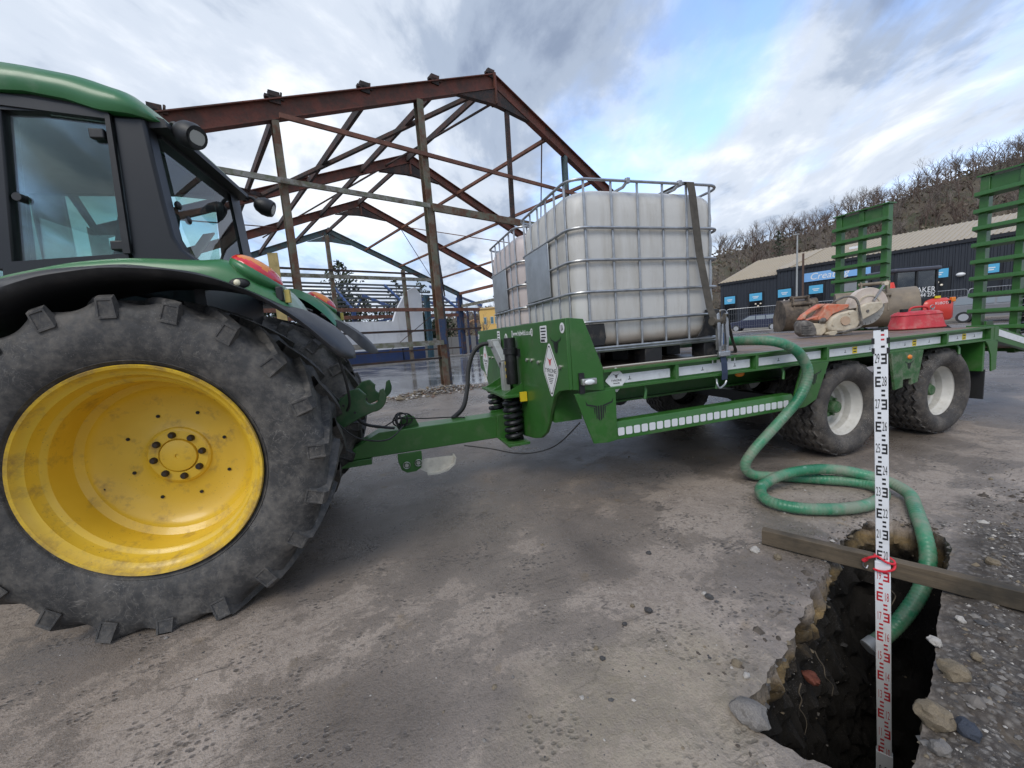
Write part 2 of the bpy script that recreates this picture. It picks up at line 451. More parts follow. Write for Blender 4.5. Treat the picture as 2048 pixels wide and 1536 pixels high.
# ================================================================== GROUND AND PIT
PIT = [(2.377,1.437),(2.10,1.335),(1.833,1.227),(1.60,1.125),(1.408,1.031),(1.22,0.955),(1.076,0.904),(0.956,0.875),(0.935,0.80),(0.97,0.745),(1.03,0.66),
       (1.10,0.585),(1.214,0.575),(1.427,0.648),(1.751,0.779),(2.00,0.885),(2.172,0.954),(2.40,1.04),(2.60,1.12),(2.729,1.202),(2.76,1.30),(2.70,1.40),(2.566,1.475)]
SPU = V((0.94, 0.342, 0)).normalized(); SPN = V((-0.342, 0.94, 0)).normalized()
def resample(poly, n):
    P = [V((a, b, 0)) for a, b in poly]; m = len(P)
    L = [(P[(i+1) % m]-P[i]).length for i in range(m)]; tot = sum(L); out = []; i = 0; acc = 0
    for k in range(n):
        s = tot*k/n
        while acc+L[i] < s: acc += L[i]; i += 1
        out.append(P[i].lerp(P[(i+1) % m], (s-acc)/L[i]))
    return out
def fbm(p, o=4): return mnoise.fractal(V(p), 1.0, 2.0, o)
def ground_z(x, y, d):
    n = -0.342*x+0.94*y
    sp = max(0, min(1, (0.14-n)/0.12))*max(0, min(1, (x-0.9)/0.5))      # spoil on the near right of the pit
    z = 0.006*fbm((x*1.1, y*1.1, 0))+0.0035*fbm((x*7, y*7, 3))
    near = math.exp(-d/0.28)
    z += near*0.016*fbm((x*9, y*9, 7))-0.012*math.exp(-d/0.05)
    if sp > 0: z += sp*(0.012+0.022*fbm((x*5, y*5, 9))+0.012*fbm((x*17, y*17, 2)))*math.exp(-d/1.6)
    if d > 8: z *= max(0, 1-(d-8)/10)
    return z
NR = 440
rim = resample(PIT[::-1], NR)
jit = []
outd = []
for p in rim:
    k_ = 1.0 if p.dot(SPN) > 0.30 else 0.30                  # the spoil side is cut straighter
    j = k_*(0.022*fbm((p.x*5, p.y*5, 11))+0.016*fbm((p.x*18, p.y*18, 5)))
    t = max(-0.62, min(0.68, (p-V((1.85, 1.03, 0))).dot(SPU))); cc = V((1.85, 1.03, 0))+SPU*t
    o = (p-cc).normalized(); outd.append(o); jit.append(p+o*j)
rows = []
depths = [2.0*((k/46)**1.15) for k in range(46, 0, -1)]
for dz in depths:                                  # pit walls from the floor up
    r = []
    for p, o in zip(jit, outd):
        a = 0.055*fbm((p.x*3.0, p.y*3.0, dz*3.0+20))+0.040*fbm((p.x*9, p.y*9, dz*9+3))+0.020*fbm((p.x*24, p.y*24, dz*24))
        a += 0.022*(mnoise.cell(V((p.x*9, p.y*9, dz*13)))*0.5+0.5)
        a *= 1.0 if p.dot(SPN) > 0.30 else 0.45
        under = 0.02*min(1, dz/0.25)-0.03*max(0, dz-0.4)
        w = min(1, dz/0.10)
        q = p+o*(a*w*1.25+under*w); r.append((q.x, q.y, -dz))
    rows.append(r)
d = 0.0; step = 0.009; ring_d = [0.0]
while d < 420:
    d += step; step *= 1.062; ring_d.append(d)
for d in ring_d:
    r = []
    for p, o in zip(jit, outd):
        q = p+o*d; r.append((q.x, q.y, ground_z(q.x, q.y, d)))
    rows.append(r)
gmb = MB(); gmb.loft(rows, closed=True)
gmb.f.append(tuple(range(NR))); gmb.mi.append(0)   # floor of the pit

def ground_material():
    t = NT('muddy_tarmac')
    s = t.sep(); X, Y, Z = s[0], s[1], s[2]
    big = t.noise(0.55, 4, 0.6, dist=0.4); med = t.noise(2.3, 6, 0.66, dist=0.3); fine = t.noise(26, 4, 0.7); grit = t.noise(150, 2, 0.6)
    dust = t.mix(t.ramp(med, [(0.30, 0), (0.70, 1)]), (0.205, 0.165, 0.132), (0.415, 0.342, 0.278))
    dust = t.mix(t.ramp(fine, [(0.40, 0.0), (0.75, 0.6)]), dust, (0.45, 0.38, 0.315)); dust = t.mix(t.ramp(t.noise(75, 3, 0.75), [(0.34, 0.5), (0.46, 0.0)]), dust, (0.075, 0.063, 0.052))
    # churned wet mud left by the tractor, bottom left, and a drying stain by the trailer
    def spot(cx, cy, rx, ry, r0, r1):
        ax = t.math('DIVIDE', t.math('SUBTRACT', X, cx), rx); ay = t.math('DIVIDE', t.math('SUBTRACT', Y, cy), ry)
        rr_ = t.math('SQRT', t.math('ADD', t.math('MULTIPLY', ax, ax), t.math('MULTIPLY', ay, ay)))
        return t.ramp(t.math('ADD', rr_, t.math('MULTIPLY', t.math('SUBTRACT', med, 0.5), 1.3)), [(r0, 1), (r1, 0)])
    mudl = t.math('MAXIMUM', spot(-0.30, 1.22, 0.50, 0.30, 0.0, 1.5), spot(0.98, 1.85, 0.16, 0.46, 0.0, 1.6))
    # damp, darker areas with a ragged outline; the yard is wetter further out
    wet_y = t.ramp(t.math('MULTIPLY', Y, 0.1), [(0.17, 0.0), (0.30, 1.0)])
    wsum = t.math('ADD', t.math('ADD', t.math('MULTIPLY', big, 0.8), t.math('MULTIPLY', med, 0.45)), t.math('MULTIPLY', wet_y, 0.10))
    wsum = t.math('ADD', wsum, t.math('ADD', t.math('MULTIPLY', t.math('SUBTRACT', fine, 0.5), 0.20), t.math('MULTIPLY', mudl, 0.115)))
    wet = t.ramp(wsum, [(0.600, 0.0), (0.622, 0.45), (0.69, 0.66), (0.84, 1.0)])
    colr = t.mix(wet, dust, t.mix(t.noise(9, 5), (0.058, 0.048, 0.040), (0.125, 0.104, 0.086)))
    # narrow cracks / tracked-in dirt lines
    ln = t.noise(1.7, 4, 0.5, t.map((1, 3.2, 1), (3, 1, 0), (0, 0, 0.55)), 0.8)
    lm = t.math('MULTIPLY', t.ramp(ln, [(0.485, 0), (0.50, 1), (0.515, 0)]), t.ramp(t.noise(2.1, 3), [(0.5, 0), (0.62, 0.7)]))
    colr = t.mix(lm, colr, (0.06, 0.052, 0.045))
    # boot and tread prints: clumps of small dark pads
    pv = t.voro(38, t.map((1, 1.35, 0.0), rot=(0, 0, 0.4)), rnd=0.9)
    pm = t.math('MULTIPLY', t.ramp(pv, [(0.26, 1), (0.44, 0)]), t.ramp(t.noise(4.3, 4, 0.65, t.map((1, 1, 1), (1.7, 8.2, 0))), [(0.50, 0), (0.62, 0.85)]))
    pm = t.math('MULTIPLY', pm, t.ramp(Y, [(0.3, 1), (1.0, 1)]))
    colr = t.mix(pm, colr, (0.085, 0.073, 0.063))
    # ochre sand trodden in on the left of the pit
    dx = t.math('SUBTRACT', X, 0.72); dy = t.math('MULTIPLY', t.math('SUBTRACT', Y, 0.98), 1.5)
    rr = t.math('SQRT', t.math('ADD', t.math('MULTIPLY', dx, dx), t.math('MULTIPLY', dy, dy)))
    om = t.math('MULTIPLY', t.ramp(t.math('ADD', rr, t.math('MULTIPLY', t.math('SUBTRACT', med, 0.5), 0.9)), [(0.25, 0.55), (0.62, 0.0)]), t.ramp(fine, [(0.3, 0.45), (0.6, 1)]))
    colr = t.mix(om, colr, t.mix(fine, (0.20, 0.158, 0.098), (0.40, 0.338, 0.235)))
    # spoil on the right of the pit
    nn = t.math('ADD', t.math('MULTIPLY', X, -0.342), t.math('MULTIPLY', Y, 0.94))
    spv = t.math('ADD', nn, t.math('MULTIPLY', t.math('SUBTRACT', med, 0.5), 0.35))
    sx = t.ramp(t.math('MULTIPLY', X, 0.1), [(0.105, 0), (0.135, 1)])
    sx = t.math('MULTIPLY', sx, t.ramp(t.math('MULTIPLY', t.math('ADD', X, t.math('MULTIPLY', med, 1.6)), 0.1), [(0.38, 1), (0.44, 0)]))
    spm = t.math('MULTIPLY', t.ramp(spv, [(0.10, 1), (0.20, 0)]), sx)
    spoil = t.mix(t.ramp(t.voro(42), [(0.1, 1), (0.5, 0)]), (0.052, 0.042, 0.034), (0.19, 0.17, 0.148))
    spoil = t.mix(t.ramp(fine, [(0.4, 0), (0.7, 0.6)]), spoil, (0.13, 0.112, 0.094))
    colr = t.mix(spm, colr, spoil)
    # soil in the pit walls: brown earth with ochre and black seams
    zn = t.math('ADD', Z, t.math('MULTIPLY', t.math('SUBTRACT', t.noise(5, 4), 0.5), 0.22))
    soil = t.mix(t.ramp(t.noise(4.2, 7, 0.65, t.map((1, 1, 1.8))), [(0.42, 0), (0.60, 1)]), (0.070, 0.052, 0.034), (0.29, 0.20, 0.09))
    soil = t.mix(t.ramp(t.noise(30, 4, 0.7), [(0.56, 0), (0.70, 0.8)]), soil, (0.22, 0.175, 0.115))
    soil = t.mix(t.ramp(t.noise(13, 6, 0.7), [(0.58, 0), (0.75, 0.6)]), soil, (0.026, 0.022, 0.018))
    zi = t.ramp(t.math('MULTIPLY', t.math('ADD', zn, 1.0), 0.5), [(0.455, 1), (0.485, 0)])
    soil = t.mix(t.ramp(t.math('MULTIPLY', t.math('ADD', zn, 1.0), 0.5), [(0.36, 1), (0.445, 0)]), soil, (0.014, 0.012, 0.010))  # shade deep in the pit put into the colour: soil near black lower down
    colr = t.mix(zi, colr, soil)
    # pale grit
    gm = t.math('MULTIPLY', t.ramp(t.voro(210), [(0.09, 1), (0.16, 0)]), t.ramp(t.noise(5, 4), [(0.42, 0), (0.6, 1)]))
    colr = t.mix(t.math('MULTIPLY', gm, 0.7), colr, (0.46, 0.43, 0.39))
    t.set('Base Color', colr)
    rw = t.mix(wet, 0.64, t.ramp(t.noise(1.3, 5, 0.6), [(0.44, 0.10), (0.60, 0.40)]))
    rw = t.mix(spm, rw, 0.9); rw = t.mix(zi, rw, 0.95)
    t.set('Roughness', rw)
    t.set('Specular IOR Level', 0.5)
    h = t.math('ADD', t.math('MULTIPLY', fine, 0.7), t.math('MULTIPLY', grit, 0.5))
    h = t.math('SUBTRACT', h, t.math('MULTIPLY', pm, 0.6))
    t.bump(h, 0.6, 0.013)
    return t.m
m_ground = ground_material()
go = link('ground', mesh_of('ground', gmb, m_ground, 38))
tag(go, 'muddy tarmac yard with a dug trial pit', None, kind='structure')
# ================================================================== TRAILER
YN, YF, YM, DZ = 2.18, 4.54, 3.36, 0.97
trailer = thing('flatbed_trailer', (3.4, YM, 0), 'green low-loader flatbed trailer hitched to the tractor, with upright ramps', 'trailer')
def tp(name, mb, m=m_green, par=None, **k): return part(name, mb, m, par or trailer, **k)
# --- drawbar
mb = MB()
mb.prism([(-0.43, 0.352), (-0.43, 0.395), (-0.12, 0.545), (0.98, 0.545), (0.98, 0.352)], 'y', YM-0.10, YM+0.10)
tp('drawbar', mb, bev=0.006)
tp('coupling_plate', MB().bx(-0.46, -0.20, YM-0.11, YM+0.11, 0.30, 0.349), bev=0.004)
mb = MB(); mb.tube([(-0.56+0.06*math.cos(a), YM+0.06*math.sin(a), 0.33) for a in [i*math.pi/10 for i in range(20)]], 0.022, 8, closed=True)
tp('towing_eye', mb, m_greysteel)
mb = MB(); mb.prism([(0.0, 0.352), (0.19, 0.352), (0.19, 0.30), (0.175, 0.215), (0.13, 0.19), (0.06, 0.19), (0.02, 0.22), (0.0, 0.29)], 'y', YM-0.135, YM-0.112)
br = tp('skid_bracket', mb, bev=0.003)
for (px, pz) in ((0.062, 0.26), (0.155, 0.265)):
    b = MB(); b.cyl((px, YM-0.162, pz), (px, YM-0.10, pz), 0.016, 12); part('pin', b, m_bolt, br)
    b = MB(); b.tube([(px+0.027*math.cos(a), YM-0.158, pz+0.027*math.sin(a)) for a in [i*math.pi/8 for i in range(16)]], 0.0035, 6, closed=True); part('ring', b, m_bolt, br)
mb = MB(); mb.prism([(0.12, 0.275), (0.40, 0.262), (0.455, 0.255), (0.44, 0.205), (0.38, 0.165), (0.30, 0.15), (0.22, 0.155), (0.14, 0.21)], 'y', YM-0.105, YM-0.085)
mb.prism([(0.455, 0.255), (0.44, 0.205), (0.38, 0.165), (0.30, 0.15), (0.22, 0.155), (0.22, 0.143), (0.30, 0.138), (0.39, 0.152), (0.452, 0.198), (0.468, 0.255)], 'y', YM-0.15, YM-0.02)
tp('parking_skid', mb, paint('dirty_cream_skid', (0.62, 0.585, 0.50), 0.55, 0.12, 20, (0.33, 0.29, 0.23), 0.35, 18))
# upright lug on the drawbar with cable loops
mb = MB(); mb.prism([(0.02, 0.543), (0.20, 0.543), (0.17, 0.62), (0.12, 0.645), (0.07, 0.63)], 'y', YM-0.01, YM+0.01)
tp('cable_lug', mb, bev=0.002)
mb = MB()
random.seed(3)
for k in range(5):
    cx, cz, r = 0.03+0.05*random.random(), 0.60+0.03*random.random(), 0.035+0.03*random.random(); th = random.random()*3
    mb.tube([(cx+r*1.6*math.cos(a)*math.cos(th), YM-0.06+r*math.cos(a)*math.sin(th), cz+r*math.sin(a)) for a in [i*math.pi/9 for i in range(18)]], 0.006, 6, closed=True)
mb.tube(spline([(-0.22, YM-0.05, 0.62), (-0.1, YM-0.08, 0.58), (0.05, YM-0.06, 0.63), (0.25, YM-0.04, 0.60), (0.45, YM, 0.575), (0.60, YM+0.02, 0.55)]), 0.0055, 6)
mb.tube(spline([(-0.30, YM-0.3, 0.80), (-0.22, YM-0.22, 0.66), (-0.1, YM-0.15, 0.60), (0.0, YM-0.12, 0.57)]), 0.012, 6)
tp('cable_bundle', mb, m_rubber)
# --- headboard
hp = [(2.18, 1.312), (2.18, 0.87), (2.21, 0.868), (2.34, 0.845), (2.42, 0.80), (2.485, 0.71), (2.54, 0.60), (2.61, 0.51), (2.72, 0.445), (2.86, 0.41), (3.12, 0.375),
      (3.60, 0.375), (3.86, 0.41), (4.00, 0.445), (4.11, 0.51), (4.18, 0.60), (4.235, 0.71), (4.30, 0.80), (4.38, 0.845), (4.51, 0.868), (4.54, 0.87), (4.54, 1.312)]
tp('headboard', MB().prism(hp, 'x', 1.05, 1.075), bev=0.004)
side = [(1.076, 1.312), (1.17, 1.30), (1.292, 0.985), (1.292, 0.842), (1.076, 0.868)]
for y0, y1 in ((YN, YN+0.02), (YF-0.02, YF)): tp('headboard_side', MB().prism(side, 'y', y0, y1), bev=0.003)
tp('headboard_cap', MB().prism([(1.076, 1.311), (1.17, 1.299), (1.165, 1.285), (1.076, 1.296)], 'y', YN+0.021, YF-0.021))
tp('headboard_back', MB().prism([(1.155, 1.284), (1.168, 1.284), (1.290, 0.972), (1.275, 0.972)], 'y', YN+0.021, YF-0.021))
for y0 in (2.95, 3.55): tp('cover_plate', MB().bx(1.09, 1.16, y0, y0+0.16, 1.30, 1.318), m_rubber)
XH = 1.0485
def hb(py, pz): return (XH, py, pz)
LX, LY = (0, -1, 0), (0, 0, 1)                      # text on the headboard reads towards -y
for yy in (2.45, 4.26):
    d = part('diamond_plate', planar([rdiamond(0.245, 0.36)], hb(yy, 0.98), LX, LY, 0.002), m_white, trailer)
    o2 = (XH-0.0022, yy, 0.98)
    out = rdiamond(0.225, 0.332); inn = rdiamond(0.213, 0.316)
    rim_polys = [[out[i], out[(i+1) % 16], inn[(i+1) % 16], inn[i]] for i in range(16)]
    part('border', planar(rim_polys, o2, LX, LY, 0.0006), m_ink, d)
    part('emblem', planar(bull(0.085), (o2[0], yy, 1.045), LX, LY), m_redink, d)
    txt('lettering', 'TYRONE', 0.042, (o2[0], yy, 0.975), LX, LY, m_ink, d, xscale=1.15)
    txt('lettering', 'TRAILERS', 0.022, (o2[0], yy, 0.945), LX, LY, m_ink, d, xscale=1.05)
    fine_print((o2[0], yy, 0.925), LX, LY, m_ink, d, (0.09, 0.07, 0.055, 0.03), 0.004, 0.012)
txt('lettering', 'www.hsbwltd.co.uk', 0.058, hb(2.99, 1.245), LX, LY, m_white, trailer)
for yy in (2.76, 3.235):
    part('ring_sticker', planar([[(0.020*math.cos(a), 0.030*math.sin(a)), (0.020*math.cos(b), 0.030*math.sin(b)), (0.012*math.cos(b), 0.020*math.sin(b)), (0.012*math.cos(a), 0.020*math.sin(a))]
         for a, b in [(i*math.pi/8, (i+1)*math.pi/8) for i in range(16)]], hb(yy, 1.245), LX, LY), m_white, trailer)
for yy, zz, r in ((2.23, 1.255, 0.033), (3.42, 1.215, 0.04), (4.50, 1.25, 0.03)):
    s_ = part('round_sticker', planar([disc(r)], hb(yy, zz), LX, LY, 0.001), m_white, trailer)
    part('mark', planar([[(-r*.5, -r*.6), (-r*.2, -r*.6), (-r*.1, r*.6), (-r*.4, r*.5)], [(r*.1, -r*.5), (r*.5, -r*.3), (r*.3, r*.6)]], (XH-0.0015, yy, zz), LX, LY), m_ink, s_)
st = part('info_sticker', planar([rrect(0.12, 0.115, 0.008)], hb(2.535, 1.225), LX, LY, 0.001), m_white, trailer)
fine_print((XH-0.0015, 2.535, 1.265), LX, LY, m_ink, st, (0.085, 0.09, 0.07, 0.08), 0.009, 0.021)
part('band', planar([[(-0.05, -0.052), (0.02, -0.052), (0.02, -0.036), (-0.05, -0.036)]], (XH-0.0015, 2.535, 1.225), LX, LY), m_ink, st)
st = part('info_sticker', planar([rrect(0.09, 0.10, 0.006)], hb(3.66, 1.235), LX, LY, 0.001), m_white, trailer)
fine_print((XH-0.0015, 3.66, 1.262), LX, LY, m_ink, st, (0.06, 0.065, 0.05), 0.010, 0.025)
for yy, zz in ((2.34, 1.16),): part('etched_emblem', planar(bull(0.16), hb(yy, zz), LX, LY), m_ink, trailer)
bolt_me = mesh_of('bolt', MB().cyl((0, 0, 0), (-0.014, 0, 0), 0.014, 6), m_bolt)
off = root_off(trailer)
for yy, zz in ((2.90, 1.035), (2.80, 1.035), (2.66, 1.025), (2.285, 1.01), (4.08, 1.02), (3.95, 1.02), (4.42, 1.03)):
    link('bolt', bolt_me, trailer, loc=V((1.05, yy, zz))-off)
# document tube, jack bracket, hydraulic hose
mb = MB(); mb.lathe([(0, 0), (0.046, 0), (0.05, 0.01), (0.05, 0.25), (0.058, 0.252), (0.058, 0.30), (0.05, 0.302), (0.048, 0.385), (0.0, 0.385)], (0.985, 3.13, 0.83), 'z', 24)
tube_o = tp('document_tube', mb, m_black)
part('clip', MB().bx(1.03, 1.05, 3.06, 3.20, 1.06, 1.12), m_black, tube_o)
gm_ = flat('gold_ink', (0.45, 0.33, 0.05))
for zz in (0.90, 0.955, 1.01): part('mark', planar([disc(0.016, 12)], (0.934, 3.13, zz), LX, LY), gm_, tube_o)
mb = MB()
mb.section((0.985, 3.62, 1.17), (0.985, 3.34, 0.98), [(-0.03, -0.055), (0.03, -0.055), (0.03, 0.055), (-0.03, 0.055)])
mb.section((0.985, 3.345, 1.01), (0.985, 3.33, 0.74), [(-0.045, -0.03), (0.045, -0.03), (0.045, 0.03), (-0.045, 0.03)])
mb.bx(0.94, 1.04, 3.56, 3.70, 1.14, 1.21)
tp('jack_arm', mb, m_greysteel, bev=0.006)
mb = MB(); mb.tube(spline([(0.96, 3.66, 1.175), (0.88, 3.72, 1.165), (0.80, 3.74, 1.09), (0.74, 3.72, 0.95), (0.70, 3.66, 0.78), (0.62, 3.52, 0.62), (0.50, 3.42, 0.55)], 8), 0.021, 10)
tp('hydraulic_hose', mb, m_rubber)
tp('spring_plate', MB().bx(0.86, 1.048, 2.98, 3.74, 0.735, 0.757), bev=0.003)
for yy in (3.05, 3.40, 3.68): tp('gusset', MB().prism([(0.88, 0.757), (1.048, 0.757), (1.048, 0.84)], 'y', yy, yy+0.012))
tp('yellow_tag', MB().bx(0.99, 1.045, 2.955, 2.978, 0.70, 0.775), m_yellow_tag)
for yy in (3.12, 3.62):
    mb = MB(); N = 130
    mb.tube([(0.965+0.062*math.cos(2*math.pi*6.5*i/N), yy+0.062*math.sin(2*math.pi*6.5*i/N), 0.36+0.365*i/N) for i in range(N+1)], 0.0225, 8)
    tp('coil_spring', mb, m_cabblack)
tp('spring_seat', MB().bx(0.87, 1.06, 3.0, 3.74, 0.328, 0.35), bev=0.003)
for yy in (YM-0.125, YM+0.103): tp('hinge_plate', MB().prism([(0.86, 0.56), (0.98, 0.56), (1.02, 0.40), (1.02, 0.28), (0.95, 0.25), (0.84, 0.36)], 'y', yy, yy+0.022), bev=0.003)
tp('cable', MB().tube(spline([(0.55, YM-0.11, 0.335), (0.75, 3.15, 0.30), (0.95, 2.9, 0.29), (1.1, 2.6, 0.40), (1.22, 2.4, 0.60)]), 0.005, 6), m_rubber)
# --- side rail (both sides): top flange, web, bottom flange, stiffeners
stx = [1.32, 1.86, 2.57, 3.30, 4.02, 4.82, 5.46]
for sgn, ye in ((1, YN), (-1, YF)):
    tp('side_rail', MB().prism([(0, DZ), (0.06*sgn, DZ), (0.06*sgn, 0.955), (0.05*sgn, 0.955), (0.05*sgn, 0.855), (0.10*sgn, 0.855), (0.10*sgn, 0.84), (0, 0.84), (0, 0.855), (0.042*sgn, 0.855), (0.042*sgn, 0.955), (0, 0.955)], 'y', 0, 0) if False else
       MB().section((1.294, ye, 0), (5.53, ye, 0), [(-s*sgn if False else -a*sgn, b) for a, b in ((0, DZ), (0.058, DZ), (0.058, 0.955), (0.050, 0.955), (0.050, 0.855), (0.10, 0.855), (0.10, 0.84), (0, 0.84), (0, 0.855), (0.042, 0.855), (0.042, 0.955), (0, 0.955)) for s in (0,)]))
    for x in stx[1:-1]: tp('stiffener', MB().bx(x-0.013, x+0.013, min(ye+0.003*sgn, ye+0.041*sgn), max(ye+0.003*sgn, ye+0.041*sgn), 0.8555, 0.9545))
for i in range(len(stx)-1):
    x0, x1 = stx[i]+0.03, stx[i+1]-0.03
    s_ = tp('reflective_strip', MB().bx(x0, x1, YN+0.0385, YN+0.0415, 0.868, 0.928), m_reflector)
    n = 2 if x1-x0 > 0.5 else 1
    for k in range(n):
        xc = x0+(x1-x0)*(0.33+0.45*k)
        part('mark', planar([[(-0.012, -0.008), (0.012, -0.008), (0.012, -0.004), (-0.012, -0.004)], [(-0.002, -0.004), (0.002, -0.004), (0.002, 0.016), (-0.002, 0.016)]], (xc, YN+0.038, 0.895), (1, 0, 0), (0, 0, 1)), m_ink, s_)
    if i in (3, 4, 5):
        part('yellow_tag', planar([rrect(0.055, 0.055, 0.004)], ((x0+x1)/2, YN+0.0375, 0.90), (1, 0, 0), (0, 0, 1), 0.001), m_yellow_tag, s_)
        part('mark', planar([[(-0.018, 0.006), (0.018, 0.006), (0.018, 0.016), (-0.018, 0.016)], [(-0.018, -0.016), (0.018, -0.016), (0.018, -0.008), (-0.018, -0.008)]], ((x0+x1)/2, YN+0.036, 0.90), (1, 0, 0), (0, 0, 1)), m_ink, s_)
    if i == 1:
        for k, w_ in enumerate((0.012, 0.03, 0.012, 0.03, 0.012)): part('mark', planar([[(-w_/2, 0), (w_/2, 0), (w_/2, 0.024), (-w_/2, 0.024)]], ((x0+x1)/2-0.02+0.05*k, YN+0.037, 0.928), (1, 0, 0), (0, 0, 1)), m_white, s_)
d = part('diamond_plate', planar([rdiamond(0.16, 0.16, 0.06)], (1.405, YN+0.036, 0.895), (1, 0, 0), (0, 0, 1), 0.0015), m_white, trailer)
part('emblem', planar(bull(0.045), (1.405, YN+0.034, 0.925), (1, 0, 0), (0, 0, 1)), m_ink, d)
txt('lettering', 'TYRONE', 0.020, (1.405, YN+0.034, 0.890), (1, 0, 0), (0, 0, 1), m_ink, d); txt('lettering', 'TRAILERS', 0.012, (1.405, YN+0.034, 0.872), (1, 0, 0), (0, 0, 1), m_ink, d)
# lashing hooks under the rail
for x in (1.62, 2.22, 2.86, 3.30, 4.20, 5.05):
    mb = MB(); mb.tube([(x, YN+0.05, 0.84), (x+0.005, YN+0.03, 0.80), (x-0.012, YN+0.02, 0.745)], 0.010, 8); tp('lashing_hook', mb)
# --- underrun guard with square reflectors, skirts with emblem
gd = tp('side_guard', MB().prism([(YN+0.005, 0.505), (YN+0.005, 0.608), (YN+0.015, 0.624), (YN+0.09, 0.624), (YN+0.09, 0.612), (YN+0.02, 0.612), (YN+0.02, 0.505)], 'x', 1.375, 2.93), bev=0.002)
tile = mesh_of('reflector', planar([rrect(0.048, 0.052, 0.009)], (0, 0, 0), (1, 0, 0), (0, 0, 1), 0.0025), m_reflector)
for i in range(25): link('reflector', tile, gd, loc=V((1.405+i*0.0605, YN+0.0045, 0.557))-off)
sk = tp('skirt_panel', MB().prism([(1.08, 0.842), (1.372, 0.842), (1.372, 0.508), (1.30, 0.500), (1.20, 0.508)], 'y', YN-0.004, YN+0.010), bev=0.002)
part('emblem', planar(bull(0.20), (1.252, YN-0.0045, 0.735), (1, 0, 0), (0, 0, 1)), m_ink, sk)
sk = tp('skirt_panel', MB().prism([(3.02, 0.838), (3.30, 0.838), (3.17, 0.555), (3.05, 0.508), (2.932, 0.505), (2.94, 0.62)], 'y', YN-0.004, YN+0.010), bev=0.002)
part('emblem', planar(bull(0.17), (3.135, YN-0.0045, 0.745), (1, 0, 0), (0, 0, 1)), m_ink, sk)
sk = tp('skirt_panel', MB().prism([(4.03, 0.838), (4.46, 0.838), (4.40, 0.56), (4.31, 0.545), (4.31, 0.60), (4.20, 0.60), (4.20, 0.535), (4.10, 0.52)], 'y', YN-0.01, YN+0.012), m_green_dirty, bev=0.003)
part('reflector', MB().ball((4.27, YN-0.012, 0.79), (0.028, 0.012, 0.02), 12, 8), m_orange, sk)
part('emblem', planar(bull(0.11), (4.27, YN-0.0105, 0.73), (1, 0, 0), (0, 0, 1)), m_ink, sk)
tp('marker_lamp', MB().ball((2.60, 2.36, 0.80), (0.045, 0.02, 0.022), 16, 8), m_orange)
lm = tp('marker_lamp', MB().bx(1.115, 1.15, YN-0.012, YN-0.0005, 0.84, 0.97), m_black)
part('bracket', MB().bx(1.12, 1.22, YN-0.045, YN-0.013, 0.895, 0.935), m_bolt, lm, bev=0.006)
part('lens', MB().ball((1.168, YN-0.046, 0.913), (0.035, 0.012, 0.017), 12, 8), m_clear_lens, lm)
# --- chassis
for y in (2.86, 3.86): tp('chassis_beam', MB().ibeam((1.30, y, 0.73), (6.0, y, 0.73), 0.14, 0.22, 0.014), m_green)
for x in (1.7, 2.25, 2.8, 3.1, 4.3, 5.2): tp('cross_member', MB().bx(x-0.03, x+0.03, YN+0.102, YF-0.102, 0.845, 0.915), m_green)
tp('front_beam', MB().bx(1.08, 1.29, 2.5, 4.2, 0.60, 0.835), m_green)
for x in (3.64, 4.93): tp('axle', MB().bx(x-0.05, x+0.05, 2.5, 4.22, 0.35, 0.45), m_cabblack)
tp('air_tank', MB().cyl((2.0, 3.1, 0.62), (2.0, 3.65, 0.62), 0.10, 20), m_cabblack)
# --- deck planks
m_plank = None
def plank_material():
    t = NT('deck_wood')
    oi = t.n.new('ShaderNodeObjectInfo')
    g = t.noise(6, 6, 0.65, t.map((0.35, 9, 4))); w = t.noise(1.6, 5, 0.6)
    c = t.mix(g, (0.105, 0.066, 0.042), (0.33, 0.235, 0.165))
    c = t.mix(t.math('MULTIPLY', oi.outputs['Random'], 0.45), c, (0.17, 0.125, 0.095))
    c = t.mix(t.ramp(w, [(0.48, 0), (0.62, 0.75)]), c, (0.085, 0.060, 0.045))
    t.set('Base Color', c); t.set('Roughness', t.ramp(w, [(0.45, 0.7), (0.62, 0.28)])); t.bump(g, 0.4, 0.004); return t.m
m_plank = plank_material()
pw = (YF-YN-0.118)/11
plank_me = mesh_of('plank', MB().bx(0, 4.225, 0.002, pw-0.004, -0.03, 0), m_plank)
for i in range(11):
    link('plank', plank_me, trailer, bev=0.003, loc=V((1.298, YN+0.059+i*pw, DZ-0.002-random.random()*0.002))-off)
tp('deck_edge_batten', MB().tube([(1.32, YN+0.075, 0.978), (1.7, YN+0.072, 0.98), (2.05, YN+0.078, 0.977), (2.40, YN+0.10, 0.976)], 0.006, 6), flat('pale_rope', (0.5, 0.46, 0.4), 0.8))
# --- beaver tail
bt = [(5.535, 0.97), (6.60, 0.70)]
for i in range(11):
    mb = MB(); y0 = YN+0.059+i*pw
    mb.prism([(5.535, 0.968), (6.60, 0.70), (6.60, 0.672), (5.535, 0.94)], 'y', y0+0.002, y0+pw-0.004); tp('plank', mb, m_plank)
for ye in (YN, YF-0.05):
    mb = MB(); mb.prism([(5.535, 0.97), (6.62, 0.70), (6.62, 0.58), (5.535, 0.84)], 'y', ye, ye+0.045 if ye > 3 else ye+0.05); tp('tail_rail', mb)
tp('reflective_strip', MB().prism([(5.60, 0.935), (6.55, 0.70), (6.55, 0.64), (5.60, 0.875)], 'y', YN-0.004, YN-0.001), m_reflector)
mb = MB(); mb.prism([(5.40, 0.838), (5.60, 0.838), (5.60, 0.55), (5.52, 0.54), (5.50, 0.70), (5.44, 0.80)], 'y', YN, YN+0.012); tp('mudguard_side', mb, bev=0.002)
